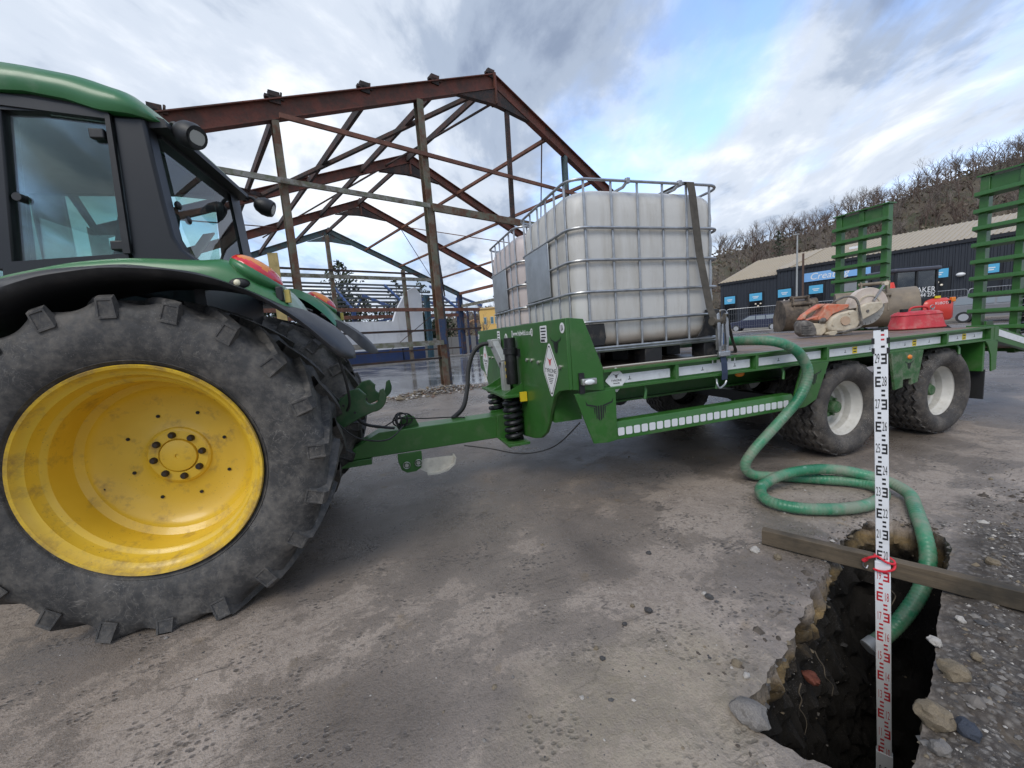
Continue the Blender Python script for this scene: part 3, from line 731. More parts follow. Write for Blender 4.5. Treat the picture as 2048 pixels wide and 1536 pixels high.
tp('mudguard', MB().bx(5.40, 5.43, YN+0.014, YN+0.50, 0.55, 0.838), m_green)
tp('mud_flap', MB().bx(5.46, 5.475, YN+0.02, YN+0.50, 0.27, 0.56), m_rubber)
# --- wheels
def trailer_tyre():
    mb = MB(); n = 192; R0, W = 0.412, 0.46
    prof_fix = [(0.232, 0.075), (0.245, 0.05), (0.275, 0.028), (0.32, 0.014), (0.355, 0.018), (0.380, 0.036)]
    rows = []
    for k in range(n+1):
        a = 2*math.pi*k/n; tri = abs(((k/8.0) % 1)*2-1)-0.5
        row = [(r, y) for r, y in prof_fix]
        lugd = 0.010 if (k % 8) < 4 else 0.0
        row += [(0.394-lugd, 0.052), (0.402-lugd, 0.062)]
        y0 = 0.075
        for g in range(6):
            yc = 0.075+g*(W-0.15)/5+tri*0.030; rr = R0-0.010*((yc-W/2)/(W/2))**2*1.6
            row += [(rr, yc-0.014), (rr-0.020, yc-0.008), (rr-0.020, yc+0.008), (rr, yc+0.014)]
        row += [(0.394-lugd, W-0.052)]
        row += [(r, W-y) for r, y in reversed(prof_fix)]
        rows.append([(r*math.cos(a), y, r*math.sin(a)) for r, y in row])
    mb.loft(rows[:-1]+[rows[0]]); return mb
def tyre_mat(name, base=(0.030, 0.028, 0.026), mud=(0.16, 0.14, 0.115), amt=0.5, sp=0.3):
    t = NT(name)
    s1 = t.noise(7, 7, 0.68); s2 = t.noise(38, 5, 0.65)
    c = t.mix(t.ramp(s1, [(0.30, 0), (0.75, 1)]), base, sc(base, 1.9))
    m = t.ramp(t.math('ADD', t.math('MULTIPLY', s1, 0.6), t.math('MULTIPLY', s2, 0.4)), [(0.60-0.25*amt, 0), (0.80-0.2*amt, min(0.9, 0.25+amt*0.7))])
    c = t.mix(m, c, mud)
    if sp: c = t.mix(t.math('MULTIPLY', t.ramp(t.voro(75), [(0.10, 1), (0.2, 0)]), t.ramp(t.noise(4), [(0.45, 0), (0.6, sp)])), c, (0.36, 0.34, 0.3))
    # pale scuffs
    sv = t.noise(9, 3, 0.5, t.map((1, 1, 1), (5, 1, 2)), 2.5)
    c = t.mix(t.math('MULTIPLY', t.ramp(sv, [(0.490, 0), (0.5, 1), (0.510, 0)]), t.ramp(t.noise(2.5, 3), [(0.42, 0.0), (0.65, 0.6)])), c, (0.25, 0.23, 0.205))
    s3 = t.noise(17, 2, 0.5, t.map((1, 1, 1), (2, 8, 5)), 3.5)
    c = t.mix(t.math('MULTIPLY', t.ramp(s3, [(0.492, 0), (0.5, 1), (0.508, 0)]), t.ramp(t.noise(3, 3, 0.5, t.map(loc=(4, 4, 4))), [(0.45, 0.0), (0.65, 0.5)])), c, (0.22, 0.205, 0.185))
    t.set('Base Color', c); t.set('Roughness', t.ramp(s2, [(0.3, 0.55), (0.7, 0.85)])); t.bump(s2, 0.3, 0.004); return t.m
m_tyre = tyre_mat('trailer_tyre', (0.034, 0.030, 0.027), (0.19, 0.162, 0.13), 0.55, 1.0)
m_rim = paint('pale_grey_rim', (0.56, 0.54, 0.49), 0.45, 0.1, 10, (0.24, 0.2, 0.15), 0.3, 12)
ty_me = mesh_of('tyre', trailer_tyre(), m_tyre, 40, weld=True)
mb = MB(); mb.lathe([(0.236, 0.085), (0.243, 0.062), (0.250, 0.05), (0.256, 0.056), (0.250, 0.062), (0.240, 0.075), (0.225, 0.10), (0.220, 0.13), (0.205, 0.15), (0.202, 0.20), (0.188, 0.215), (0.184, 0.26), (0.10, 0.275), (0.0, 0.275)], (0, 0, 0), 'y', 56)
rim_me = mesh_of('wheel', mb, m_rim, 30)
mb = MB(); mb.lathe([(0.0, 0.125), (0.045, 0.125), (0.052, 0.135), (0.052, 0.19), (0.095, 0.20), (0.10, 0.27)], (0, 0, 0), 'y', 28)
for k in range(6):
    a = k*math.pi/3+0.3; mb.cyl((0.075*math.cos(a), 0.17, 0.075*math.sin(a)), (0.075*math.cos(a), 0.21, 0.075*math.sin(a)), 0.013, 6)
hub_me = mesh_of('hub', mb, m_green_dirty, 40)
for x in (3.64, 4.93):
    for y, rz in ((YN+0.015, 0.0), (YF-0.015, math.pi)):
        w = link('wheel', rim_me, trailer, loc=V((x, y, 0.408))-off, rot=(0, 0, rz))
        link('tyre', ty_me, w, rot=(0, x*1.7, 0)); link('hub', hub_me, w, rot=(0, x, 0))
# --- ramps
XR = 6.62
rung_me = mesh_of('rung', MB().section((0, -0.345, 0), (0, 0.345, 0), [(-0.045, 0.0), (-0.045, -0.010), (0.055, -0.032), (0.058, -0.024), (-0.035, 0.002), (-0.030, 0.030), (-0.038, 0.032)]), m_green, 30)
for yc in (YN+0.29, YF-0.57):
    r = tp('ramp', MB().bx(XR-0.02, XR+0.07, yc-0.325, yc-0.25, 0.62, 2.60), bev=0.004)
    for a, b in ((-0.03, 0.03), (0.25, 0.325)): part('ramp_rail', MB().bx(XR-0.018, XR+0.068, yc+a, yc+b, 0.62, 2.598), m_green, r, bev=0.004)
    part('ramp_panel', MB().bx(XR+0.0, XR+0.02, yc-0.249, yc+0.249, 2.40, 2.58), m_green, r)
    part('ramp_lip', MB().prism([(yc-0.345, 2.60), (yc+0.345, 2.60), (yc+0.345, 2.615), (yc-0.345, 2.615)], 'x', XR-0.05, XR+0.10), m_green, r)
    for k in range(10): link('rung', rung_me, r, loc=V((XR-0.03, yc, 0.72+k*0.187))-off)
    part('ramp_foot', MB().prism([(XR-0.02, 0.98), (XR+0.10, 0.98), (XR+0.30, 0.66), (XR-0.02, 0.66)], 'y', yc+0.20, yc+0.22), m_green, r)
    mb = MB(); N = 150
    mb.tube([(XR+0.12+0.05*math.cos(2*math.pi*8*i/N), yc+0.05*math.sin(2*math.pi*8*i/N), 0.80+0.52*i/N) for i in range(N+1)], 0.016, 7)
    part('ramp_spring', mb, m_cabblack, r)
tp('ramp_hinge_bar', MB().cyl((XR+0.02, YN+0.02, 0.66), (XR+0.02, YF-0.02, 0.66), 0.03, 12))
tp('tail_post', MB().bx(5.48, 5.60, YN+0.002, YN+0.058, 0.78, 0.966))
# ================================================================== TRACTOR  (local axes: x to the rear, y across to the far side)
tractor = thing('tractor', (-1.05, 2.1, 0), 'green tractor with big yellow wheels and glazed cab, hitched to the trailer', 'tractor', rotz=RAD(-4), local=True)
TW = 1.66                                            # overall width across the rear tyres
def tr(name, mb, m, par=None, **k): return part(name, mb, m, par or tractor, **k)
def mirror(mb):
    o = MB(); o.v = [(p[0], TW-p[1], p[2]) for p in mb.v]; o.f = [tuple(reversed(f)) for f in mb.f]; o.mi = list(mb.mi); return o
m_tract_tyre = tyre_mat('tractor_tyre', (0.030, 0.029, 0.028), (0.20, 0.178, 0.150), 0.58, 0.2)
def rim_paint():
    t = NT('yellow_rim_paint')
    c = t.mix(t.ramp(t.noise(3, 4), [(0.3, 0), (0.7, 1)]), (0.63, 0.395, 0.022), (0.74, 0.485, 0.040))
    sx = t.sep()
    rad = t.math('SQRT', t.math('ADD', t.math('MULTIPLY', sx[0], sx[0]), t.math('MULTIPLY', sx[2], sx[2])))
    ed = t.ramp(rad, [(0.40, 0.0), (0.47, 0.5), (0.485, 1.0)])
    d = t.noise(9, 7, 0.7); m = t.ramp(t.math('ADD', d, t.math('MULTIPLY', ed, 0.14)), [(0.54, 0), (0.72, 0.8)])
    c = t.mix(m, c, (0.27, 0.165, 0.05))
    m2 = t.math('MULTIPLY', t.ramp(t.voro(60), [(0.07, 1), (0.13, 0)]), t.ramp(t.noise(5, 3, 0.5, t.map(loc=(3, 3, 3))), [(0.5, 0), (0.62, 0.8)]))
    c = t.mix(m2, c, (0.10, 0.065, 0.03))
    t.set('Base Color', c); t.set('Roughness', t.ramp(m, [(0, 0.36), (1, 0.7)])); t.set('Coat Weight', 0.15)
    t.bump(t.noise(90, 3), 0.05, 0.003); return t.m
m_yellow = rim_paint()
WZ = 0.748
def lug_tyre(R0, RL, W, nl, bead, zc):
    """agricultural tyre: smooth carcass plus angled lugs; flattened where it meets the ground"""
    mb = MB(); k = R0/0.735
    prof = [(bead, 0.075), (bead+0.012, 0.045), (bead+0.05*k, 0.018), (bead+0.10*k, 0.004), (bead+0.15*k, 0.0), (R0-0.07*k, 0.008), (R0-0.035*k, 0.022), (R0-0.014*k, 0.05), (R0-0.004, 0.12), (R0, W/2)]
    prof = prof+[(r, W-y) for r, y in reversed(prof[:-1])]
    mb.lathe(prof, (0, 0, 0), 'y', 240)
    for i, (x, y, z) in enumerate(mb.v):                     # the shoulder rises in a saddle up to every lug
        r = math.hypot(x, z)
        if r > R0-0.055*k and (y < W*0.34 or y > W*0.66):
            ph = math.atan2(z, x)*nl/(2*math.pi)-(0.5 if y > W/2 else 0.0)-(0.065*nl/(2*math.pi))*max(0.0, min(1.0, (min(y, W-y)-0.02)/0.06))
            s_ = (0.5+0.5*math.cos(2*math.pi*ph))**1.15; rr = r+(RL-R0-0.006*k)*s_*min(1.0, (r-R0+0.055*k)/(0.045*k)); mb.v[i] = (x*rr/r, y-0.010*s_*(1 if y < W/2 else -1), z*rr/r)
    def crown(y): return R0-0.014*k*(abs(y-W/2)/(W/2))**2
    for sd in (0, 1):
        for i in range(nl):
            a0 = 2*math.pi*(i+0.5*sd)/nl
            st = []                                   # stations: (y, angle, half base, half top, r base, r top)
            for y, da, hb_, ht, rt in ((W/2+0.012, 0.275, 0.036, 0.020, RL), (W*0.33, 0.17, 0.042, 0.023, RL), (W*0.15, 0.065, 0.046, 0.026, RL-0.003), (0.022, 0.0, 0.046, 0.027, RL-0.006*k)):
                st.append((y, a0+da, hb_*k, ht*k, crown(y)-0.02, rt))
            rows_ = []
            for y, a, hb_, ht, rb, rt in st:
                yy = W-y if sd else y
                row = []
                for h, r in ((-hb_, rb), (-ht, rt), (ht, rt), (hb_, rb)):
                    aa = a+h/R0; row.append((r*math.cos(aa), yy, r*math.sin(aa)))
                rows_.append(row)
            # shoulder buttress running down the side wall, with a recessed panel
            y, a, hb_, ht, rb, rt = st[-1]; y2 = 0.0
            yy = (W-y2) if sd else y2
            row = []
            for h, r in ((-hb_*0.80, R0-0.068*k), (-ht*1.08, rt-0.016*k), (ht*1.08, rt-0.016*k), (hb_*0.80, R0-0.068*k)):
                aa = a+h/R0; row.append((r*math.cos(aa), yy, r*math.sin(aa)))
            rows_.append(row)
            mb.loft(rows_)
            cx = [sum(p[j] for p in row)/4 for j in range(3)]
            inner = [tuple(cx[j]+(p[j]-cx[j])*0.80 for j in range(3)) for p in row]
            dy = -0.0035 if sd else 0.0035
            deep = [(p[0], p[1]+dy, p[2]) for p in inner]; deep = [tuple((cx[0]+(p[0]-cx[0])*0.92, p[1], cx[2]+(p[2]-cx[2])*0.92)) for p in deep]
            o = len(mb.v); mb.v += row+inner+deep
            for q in range(4):
                q2 = (q+1) % 4
                mb.f += [(o+q, o+q2, o+4+q2, o+4+q), (o+4+q, o+4+q2, o+8+q2, o+8+q)]; mb.mi += [0, 0]
            mb.f.append((o+8, o+9, o+10, o+11)); mb.mi.append(0)
    mb.v = [(p[0], p[1]-(0.0 if p[2] > -zc+0.12 else 0.03*((-zc+0.12-p[2])/0.12) if p[1] < W/2 else 0.0), max(p[2], -zc+0.004)) for p in mb.v]
    return mb
tyre_mb = lug_tyre(0.756, 0.792, 0.50, 20, 0.470, WZ)
# raised bead ring, guide ribs and moulded blocks on the side wall
for r in (0.505, 0.515, 0.655): tyre_mb.lathe([(r-0.004, 0.03), (r, 0.005 if r > 0.6 else 0.024), (r+0.004, 0.03)], (0, 0, 0), 'y', 120)
tyre_me = mesh_of('tyre', tyre_mb, m_tract_tyre, 42)
rimp = [(0.480, 0.060), (0.492, 0.042), (0.500, 0.030), (0.496, 0.022), (0.484, 0.026), (0.474, 0.045), (0.462, 0.055), (0.452, 0.060), (0.446, 0.085), (0.436, 0.105), (0.424, 0.112), (0.416, 0.122), (0.410, 0.20), (0.404, 0.24),
        (0.388, 0.252), (0.374, 0.262), (0.368, 0.275), (0.350, 0.292), (0.31, 0.315), (0.26, 0.326), (0.20, 0.330), (0.165, 0.328), (0.152, 0.324), (0.146, 0.316), (0.135, 0.310), (0.092, 0.310), (0.087, 0.320), (0.083, 0.306), (0.050, 0.299), (0.012, 0.298), (0.010, 0.303), (0.0, 0.303)]
rimp = [(r*0.975, y) for r, y in rimp]
mb = MB(); mb.lathe(rimp, (0, 0, 0), 'y', 96)
wheel_me = mesh_of('rear_wheel', mb, m_yellow, 24)
nut_me = mesh_of('wheel_nut', MB().lathe([(0, -0.018), (0.011, -0.018), (0.0165, -0.010), (0.0175, 0.004)], (0, 0, 0), 'y', 10), paint('dark_nut', (0.045, 0.036, 0.03), 0.5, 0.3, 40, metal=0.5), 30)
hole_me = mesh_of('bolt_hole', MB().cyl((0, 0, 0), (0, 0.004, 0), 0.0085, 10), m_dark)
for y, rz in ((0.012, 0.0), (TW-0.012, math.pi)):
    w = link('rear_wheel', wheel_me, tractor, loc=(-0.05, y, WZ), rot=(0, 0, rz))
    link('tyre', tyre_me, w)
    for k in range(8):
        a = 2*math.pi*k/8+0.1; link('wheel_nut', nut_me, w, loc=(0.110*math.cos(a), 0.309, 0.110*math.sin(a)))
        if k % 2 == 0 or True:
            a2 = a+0.2; rr = (0.222, 0.238)[k % 2]; link('bolt_hole', hole_me, w, loc=(rr*math.cos(a2), 0.3225-0.001*(k % 2), rr*math.sin(a2)))
    for k in range(2):
        a = 0.9+k*2.6; link('bolt_hole', hole_me, w, loc=(0.352*math.cos(a), 0.286, 0.352*math.sin(a)))
    mb = MB(); mb.cyl((0.27, 0.215, 0.27), (0.30, 0.13, 0.315), 0.008, 8); part('valve_stem', mb, m_ink, w)
# --- mudguards
zO = [(-0.95, 1.02), (-0.85, 1.22), (-0.70, 1.38), (-0.55, 1.48), (-0.37, 1.552), (-0.25, 1.598), (-0.03, 1.632), (0.196, 1.620), (0.377, 1.578), (0.542, 1.497), (0.69, 1.378), (0.784, 1.265), (0.842, 1.188), (0.885, 1.165)]
zB = [(-0.95, 1.10), (-0.85, 1.30), (-0.70, 1.46), (-0.55, 1.555), (-0.40, 1.618), (-0.23, 1.650), (0.03, 1.662), (0.30, 1.617), (0.487, 1.530), (0.624, 1.450), (0.76, 1.345), (0.83, 1.275), (0.885, 1.205)]
zG = [(-0.95, 1.13), (-0.85, 1.33), (-0.70, 1.49), (-0.55, 1.59), (-0.44, 1.637), (-0.17, 1.690), (0.0, 1.702), (0.20, 1.690), (0.29, 1.680), (0.36, 1.690), (0.42, 1.678), (0.50, 1.615), (0.58, 1.535), (0.64, 1.465)]
def sm(tab, x):
    return sum(lerp_table(tab, x+d)*w for d, w in ((-0.05, 0.25), (0, 0.5), (0.05, 0.25)))
def green_fender():
    rows_ = []; n = 46
    for i in range(n+1):
        x = -0.95+1.59*i/n; b, g = sm(zB, x), sm(zG, x); tcap = max(0, (x-0.56)/0.08)**2*0.03
        g -= tcap
        rows_.append([(x, 0.055+tcap, b), (x, 0.062+tcap, b+0.4*(g-b)), (x, 0.085+tcap, b+0.8*(g-b)), (x, 0.12+tcap, g), (x, 0.20, g+0.010-tcap), (x, 0.30, g+0.014-tcap), (x, 0.46, g+0.010-tcap), (x, 0.50, g-0.05)])
    mb = MB(); mb.loft(rows_); mb.add(rows_[-1]+[(rows_[-1][0][0]-0.02, 0.3, rows_[-1][0][2]-0.02)], [(0, 1, 2, 3, 4, 5, 6, 7, 8)])
    return mb
def black_fender():
    rows_ = []; n = 64
    for i in range(n+1):
        x = -0.95+1.835*(1-(1-i/n)**1.15); o_, b = sm(zO, x), sm(zB, x); w = max(0.0, min(1.0, (x-0.55)/0.10)); e = max(0, min(1, (x-0.76)/0.125))
        rnd = 1-math.sqrt(max(0.0, 1-e*e*0.98))                     # the end closes in a round tip
        z2 = b+0.020*w-0.03*(1-w); mid = 0.15; zc_ = (o_+b)/2
        row = []
        for y, z in ((0.46, o_-0.025), (0.20, o_-0.02), (0.03, o_-0.022), (0.0, o_-0.004), (-0.010, o_+0.25*(b-o_)), (-0.002, o_+0.62*(b-o_)), (0.045, b), (0.14, z2), (0.28, z2+0.004*w), (0.44, z2)):
            row.append((x, mid+(y-mid)*(1-0.92*rnd), zc_+(z-zc_)*(1-0.90*rnd)-0.01*rnd))
        rows_.append(row)
    mb = MB(); mb.loft(rows_, closed=True); mb.cap(rows_[0]); mb.cap(rows_[-1]); return mb
def tail_lamp():
    c = V((0.498, 0.150, 1.622)); ux = V((0.78, 0.02, -0.62)).normalized(); uy = V((0, 1, 0)); uz = ux.cross(uy)*-1
    if uz.z < 0: uz = -uz
    R = Matrix((ux, uy, uz)).transposed()
    mb = MB(); mb.ball(c, (0.120, 0.100, 0.056), 40, 26, R=R)
    mb.mi = []
    for f in mb.f:
        q = sum((V(mb.v[i]) for i in f), V((0, 0, 0)))/len(f)-c; lx_, ly_, lz_ = q.dot(ux), q.dot(uy), q.dot(uz)
        mb.mi.append(1 if (lz_ > 0.020 and -0.085 < lx_ < 0.050 and ly_ > -0.075) else 0)
    return mb, c, R
gf, bf = green_fender(), black_fender(); tl, tlc, tlR = tail_lamp()
for fl in (0, 1):
    F = mirror if fl else (lambda q: q)
    g = tr('mudguard', F(gf), m_jd_green, smooth=50)
    part('mudguard_flare', F(bf), m_grey_plastic, g, smooth=45)
    part('tail_lamp', F(tl), [m_red_lens, m_orange], g, smooth=60)
    mb = MB(); mb.ball(tlc-V((0, 0, 0.012)), (0.128, 0.112, 0.045), 24, 14, R=tlR); part('lamp_seat', F(mb), m_jd_green, g, smooth=60)
    mb = MB(); mb.ball((0.445, 0.062, 1.562), (0.045, 0.018, 0.026), 16, 8); part('side_lamp', F(mb), m_black, g)
    mb = MB(); mb.ball((0.442, 0.048, 1.565), (0.015, 0.010, 0.015), 14, 8); part('side_lamp_lens', F(mb), flat('warm_white_lens', (0.85, 0.78, 0.55), 0.3), g)
    mb = MB(); mb.bx(0.585, 0.615, 0.070, 0.095, 1.475, 1.545); part('switch_block', F(mb), m_black, g, bev=0.006)
    mb = MB(); mb.bx(0.618, 0.640, 0.085, 0.110, 1.470, 1.530); part('warning_sticker', F(mb), flat('worn_yellow_sticker', (0.5, 0.4, 0.1), 0.6, var=0.3), g)
# --- cab
cpil = [(-0.060, 2.385), (0.068, 2.385), (0.078, 2.20), (0.090, 2.0), (0.104, 1.84), (0.130, 1.775), (0.185, 1.722), (0.19, 1.62), (-0.095, 1.62), (-0.085, 1.76), (-0.072, 2.05)]
for fl in (0, 1):
    F = mirror if fl else (lambda q: q)
    tr('rear_pillar', F(MB().prism(cpil, 'y', 0.305, 0.40)), m_cabblack, bev=0.014)
    tr('pillar_trim', F(MB().prism([(-0.075, 2.38), (-0.056, 2.38), (-0.075, 1.76), (-0.105, 1.76)], 'y', 0.288, 0.304)), m_black)
    mb = MB(); mb.prism([(-0.50, 2.42), (-0.455, 2.42), (-0.535, 1.70), (-0.60, 1.70)], 'y', 0.30, 0.39); tr('door_pillar', F(mb), m_cabblack, bev=0.008)
    mb = MB(); mb.prism([(-1.20, 2.40), (-1.13, 2.40), (-1.22, 1.2), (-1.32, 1.2)], 'y', 0.34, 0.42); tr('front_pillar', F(mb), m_cabblack, bev=0.008)
    # window frame, glass
    mb = MB(); mb.prism([(-0.505, 2.455), (-0.06, 2.395), (-0.065, 2.362), (-0.50, 2.405)], 'y', 0.292, 0.37); tr('window_header', F(mb), m_cabblack)
    mb = MB(); mb.prism([(-0.57, 1.735), (-0.09, 1.762), (-0.09, 1.60), (-0.59, 1.60)], 'y', 0.298, 0.37); tr('window_sill', F(mb), m_cabblack)
    wg = tr('side_window', F(MB().prism([(-0.462, 2.402), (-0.083, 2.362), (-0.125, 1.762), (-0.548, 1.738)], 'y', 0.325, 0.331)), glass('cab_glass', (0.74, 0.87, 0.83), 0.8, 0.02))
    for z in (2.30, 1.80):
        mb = MB(); mb.bx(-0.155, -0.095, 0.296, 0.324, z-0.022, z+0.022); part('hinge', F(mb), m_black, wg, bev=0.006)
    mb = MB(); mb.prism([(-1.14, 2.39), (-0.51, 2.40), (-0.60, 1.70), (-1.0, 1.2), (-1.24, 1.2)], 'y', 0.345, 0.351); tr('door_glass', F(mb), glass('door_glass', (0.62, 0.78, 0.74), 1.9, 0.10))
    mb = MB(); mb.prism([(-1.33, 1.2), (-0.98, 1.2), (-0.60, 1.69), (-0.60, 0.95), (-1.33, 0.95)], 'y', 0.335, 0.40); tr('door_lower', F(mb), m_jd_green)
    mb = MB(); mb.cyl((-0.47, 0.30, 2.02), (-0.47, 0.335, 2.02), 0.018, 12); part('catch', F(mb), m_black, wg)
tr('rear_window', MB().loft([[(0.075, 0.405, 2.37), (0.075, TW-0.405, 2.37)], [(0.105, 0.405, 1.90), (0.105, TW-0.405, 1.90)], [(0.155, 0.405, 1.70), (0.155, TW-0.405, 1.70)]]), glass('rear_glass', (0.66, 0.82, 0.78), 1.1, 0.02))
tr('windscreen', MB().loft([[(-1.13, 0.42, 2.38), (-1.13, TW-0.42, 2.38)], [(-1.27, 0.42, 1.25), (-1.27, TW-0.42, 1.25)]]), glass('front_glass', (0.75, 0.88, 0.84), 1.0, 0.02))
tr('pillar_inner_trim', MB().loft([[(0.085, TW-0.52, 2.36), (0.085, TW-0.40, 2.36)], [(0.115, TW-0.53, 1.90), (0.115, TW-0.40, 1.90)], [(0.168, TW-0.56, 1.70), (0.168, TW-0.40, 1.70)]]), m_cabblack)
tr('rear_header', MB().bx(0.01, 0.085, 0.40, TW-0.40, 2.33, 2.40), m_cabblack)
mb = MB(); mb.tube([(0.13, 0.42, 1.72), (0.13, TW-0.42, 1.72)], 0.02, 8); tr('window_rail', mb, m_cabblack)
mb = MB()
for y in (0.62, 0.70): mb.ball((0.095, y-0.2, 2.02 if y < 0.65 else 1.97), (0.015, 0.02, 0.022), 10, 8)
tr('window_hinge', mb, m_black)
# roof: rounded green shell with a black band below
def roof():
    zt = [(-1.55, 2.46), (-1.48, 2.54), (-1.3, 2.60), (-0.9, 2.635), (-0.45, 2.63), (-0.15, 2.585), (0.0, 2.53), (0.07, 2.47), (0.125, 2.385)]
    zb = [(-1.55, 2.44), (-0.35, 2.455), (-0.20, 2.43), (-0.09, 2.392), (0.125, 2.375)]
    rows_ = []; n = 44
    for i in range(n+1):
        x = -1.55+1.675*(1-(1-i/n)**1.25); t_, b_ = lerp_table(zt, x), lerp_table(zb, x)
        ins = 0.08*max(0, (x-0.0)/0.125)**2+0.10*max(0, (-1.40-x)/0.15)**2; half = []
        for y, f in ((0.275, 0.0), (0.262, 0.18), (0.262, 0.36), (0.275, 0.55), (0.31, 0.76), (0.37, 0.90), (0.47, 0.97), (0.62, 1.0)):
            half.append((x, y+ins, b_+(t_-b_)*f))
        rows_.append(half+[(p[0], TW-p[1], p[2]) for p in reversed(half)])
    mb = MB(); mb.loft(rows_, closed=True); mb.cap(rows_[0]); mb.cap(rows_[-1]); return mb
tr('roof', roof(), m_jd_green, smooth=40)
tr('roof_band', MB().bx(-1.45, -0.07, 0.30, TW-0.30, 2.385, 2.452), m_cabblack)
tr('rear_visor', MB().prism([(0.02, 2.43), (0.135, 2.392), (0.145, 2.355), (0.02, 2.345)], 'y', 0.335, TW-0.335), m_black)
def work_lamp(c, d, mirror_it=False):
    mb = MB(); c = V(c); d = V(d).normalized()
    prof = [(-0.075, 0.028), (-0.06, 0.045), (-0.02, 0.062), (0.02, 0.062), (0.045, 0.054), (0.048, 0.048), (0.040, 0.045)]
    mb.tube([c+d*a for a, r in prof], [r for a, r in prof], 22)
    o = tr('work_lamp', mb, m_black, smooth=50)
    l = MB(); l.tube([c+d*0.0385, c+d*0.0475], [0.042, 0.038], 20); part('lens', l, flat('lamp_glass', (0.45, 0.45, 0.42), 0.2), o)
    b = MB(); b.tube(spline([c-d*0.05+V((0, 0, 0.01)), c-d*0.10+V((0, 0, 0.03)), c-d*0.13+V((0, 0, 0.0))], 5), 0.012, 8); part('bracket', b, m_black, o)
work_lamp((0.215, 0.385, 2.345), (0.80, -0.42, -0.42)); work_lamp((0.245, TW-0.34, 2.30), (0.85, 0.05, -0.35))
tr('interior_mirror', MB().ball((0.05, 1.05, 2.22), (0.012, 0.035, 0.05), 12, 8), m_black)
# inside the cab
m_seat = paint('grey_seat_cloth', (0.045, 0.05, 0.05), 0.85, 0.2, 30)
mb = MB(); mb.bx(-0.82, -0.32, 0.57, 1.09, 1.52, 1.64); so = tr('seat', mb, m_seat, bev=0.03)
mb = MB(); mb.prism([(-0.40, 1.62), (-0.30, 1.62), (-0.17, 2.16), (-0.25, 2.19)], 'y', 0.61, 1.05); part('backrest', mb, m_seat, so, bev=0.03)
mb = MB(); mb.tube([(-1.02+0.19*math.cos(a)*0.5, 0.83+0.19*math.sin(a), 1.80+0.19*math.cos(a)*0.80) for a in [i*math.pi/12 for i in range(24)]], 0.014, 8, closed=True)
mb.cyl((-1.02, 0.83, 1.80), (-1.15, 0.83, 1.55), 0.02); tr('steering_wheel', mb, m_black)
tr('dashboard', MB().bx(-1.24, -1.08, 0.55, 1.11, 1.2, 1.62), m_dark, bev=0.03)
tr('side_console', MB().bx(-0.75, 0.05, 1.10, 1.30, 1.45, 1.78), m_seat, bev=0.02)
tr('cab_floor', MB().bx(-1.30, 0.16, 0.40, TW-0.40, 0.95, 1.05), m_dark)
tr('cab_rear_wall', MB().bx(0.10, 0.15, 0.42, TW-0.42, 1.04, 1.695), m_cabblack)
tr('notebook', MB().section((-0.02, 0.62, 1.74), (0.06, 0.80, 1.98), [(-0.04, -0.004), (0.04, -0.004), (0.04, 0.004), (-0.04, 0.004)]), flat('pale_board', (0.45, 0.42, 0.3), 0.7))
# chassis, axle, linkage
m_chassis = paint('greasy_green', (0.018, 0.075, 0.02), 0.5, 0.3, 12, (0.09, 0.075, 0.055), 0.5, 12)
tr('gearbox', MB().bx(-1.4, 0.30, 0.55, 1.11, 0.55, 1.05), m_chassis, bev=0.03)
tr('rear_axle', MB().cyl((-0.03, 0.36, WZ), (-0.03, TW-0.36, WZ), 0.13, 20), m_chassis)
tr('hitch_frame', MB().bx(0.28, 0.46, 0.60, 1.06, 0.45, 1.02), m_chassis, bev=0.02)
def hook():
    cx, cz, r1, r2 = 0.905, 0.915, 0.038, 0.085
    pts = [(0.40, 0.66), (0.40, 0.78), (0.70, 0.90), (0.78, 0.975), (0.835, 0.985), (0.86, 0.955)]
    for k in range(13):
        a = RAD(140+k*205/12); pts.append((cx+r1*math.cos(a), cz+r1*math.sin(a)))
    pts += [(cx+0.05, cz+0.045), (cx+0.075, cz+0.055)]
    for k in range(9):
        a = RAD(5-k*95/8); pts.append((cx+r2*math.cos(a), cz+r2*math.sin(a)))
    pts += [(0.82, 0.80), (0.70, 0.74)]
    return pts
for y in (0.50, 1.10):
    h = tr('lower_link', MB().prism(hook(), 'y', y, y+0.035), m_chassis, bev=0.006)
    mb = MB()
    for z in (0.84,): mb.cyl((0.74, y-0.004, z+0.05), (0.74, y+0.04, z+0.05), 0.008, 8); mb.cyl((0.80, y-0.004, z), (0.80, y+0.04, z), 0.008, 8)
    part('pin', mb, m_ink, h)
    mb = MB(); mb.cyl((0.55, y+0.05, 0.80), (0.35, y+0.06, 1.22), 0.016, 8); part('lift_rod', mb, m_cabblack, h)
mb = MB(); mb.tube(spline([(0.47, 0.42, 1.10), (0.56, 0.42, 1.09), (0.64, 0.50, 1.02), (0.68, 0.62, 0.92), (0.74, 0.80, 0.80)]), 0.012, 8); tr('hydraulic_hose', mb, m_rubber)
mb = MB(); mb.cyl((0.46, 0.41, 1.105), (0.54, 0.415, 1.095), 0.021, 12); tr('red_coupler', mb, flat('red_plastic', (0.6, 0.02, 0.02), 0.4))
mb = MB(); mb.tube(spline([(0.78, 0.30, 1.20), (0.80, 0.33, 1.05), (0.79, 0.42, 0.92), (0.76, 0.48, 0.86)]), 0.008, 6); mb.tube(spline([(0.70, 0.45, 0.80), (0.80, 0.5, 0.68), (0.95, 0.7, 0.60), (1.05, 1.0, 0.62)]), 0.005, 6); tr('cable', mb, m_rubber)
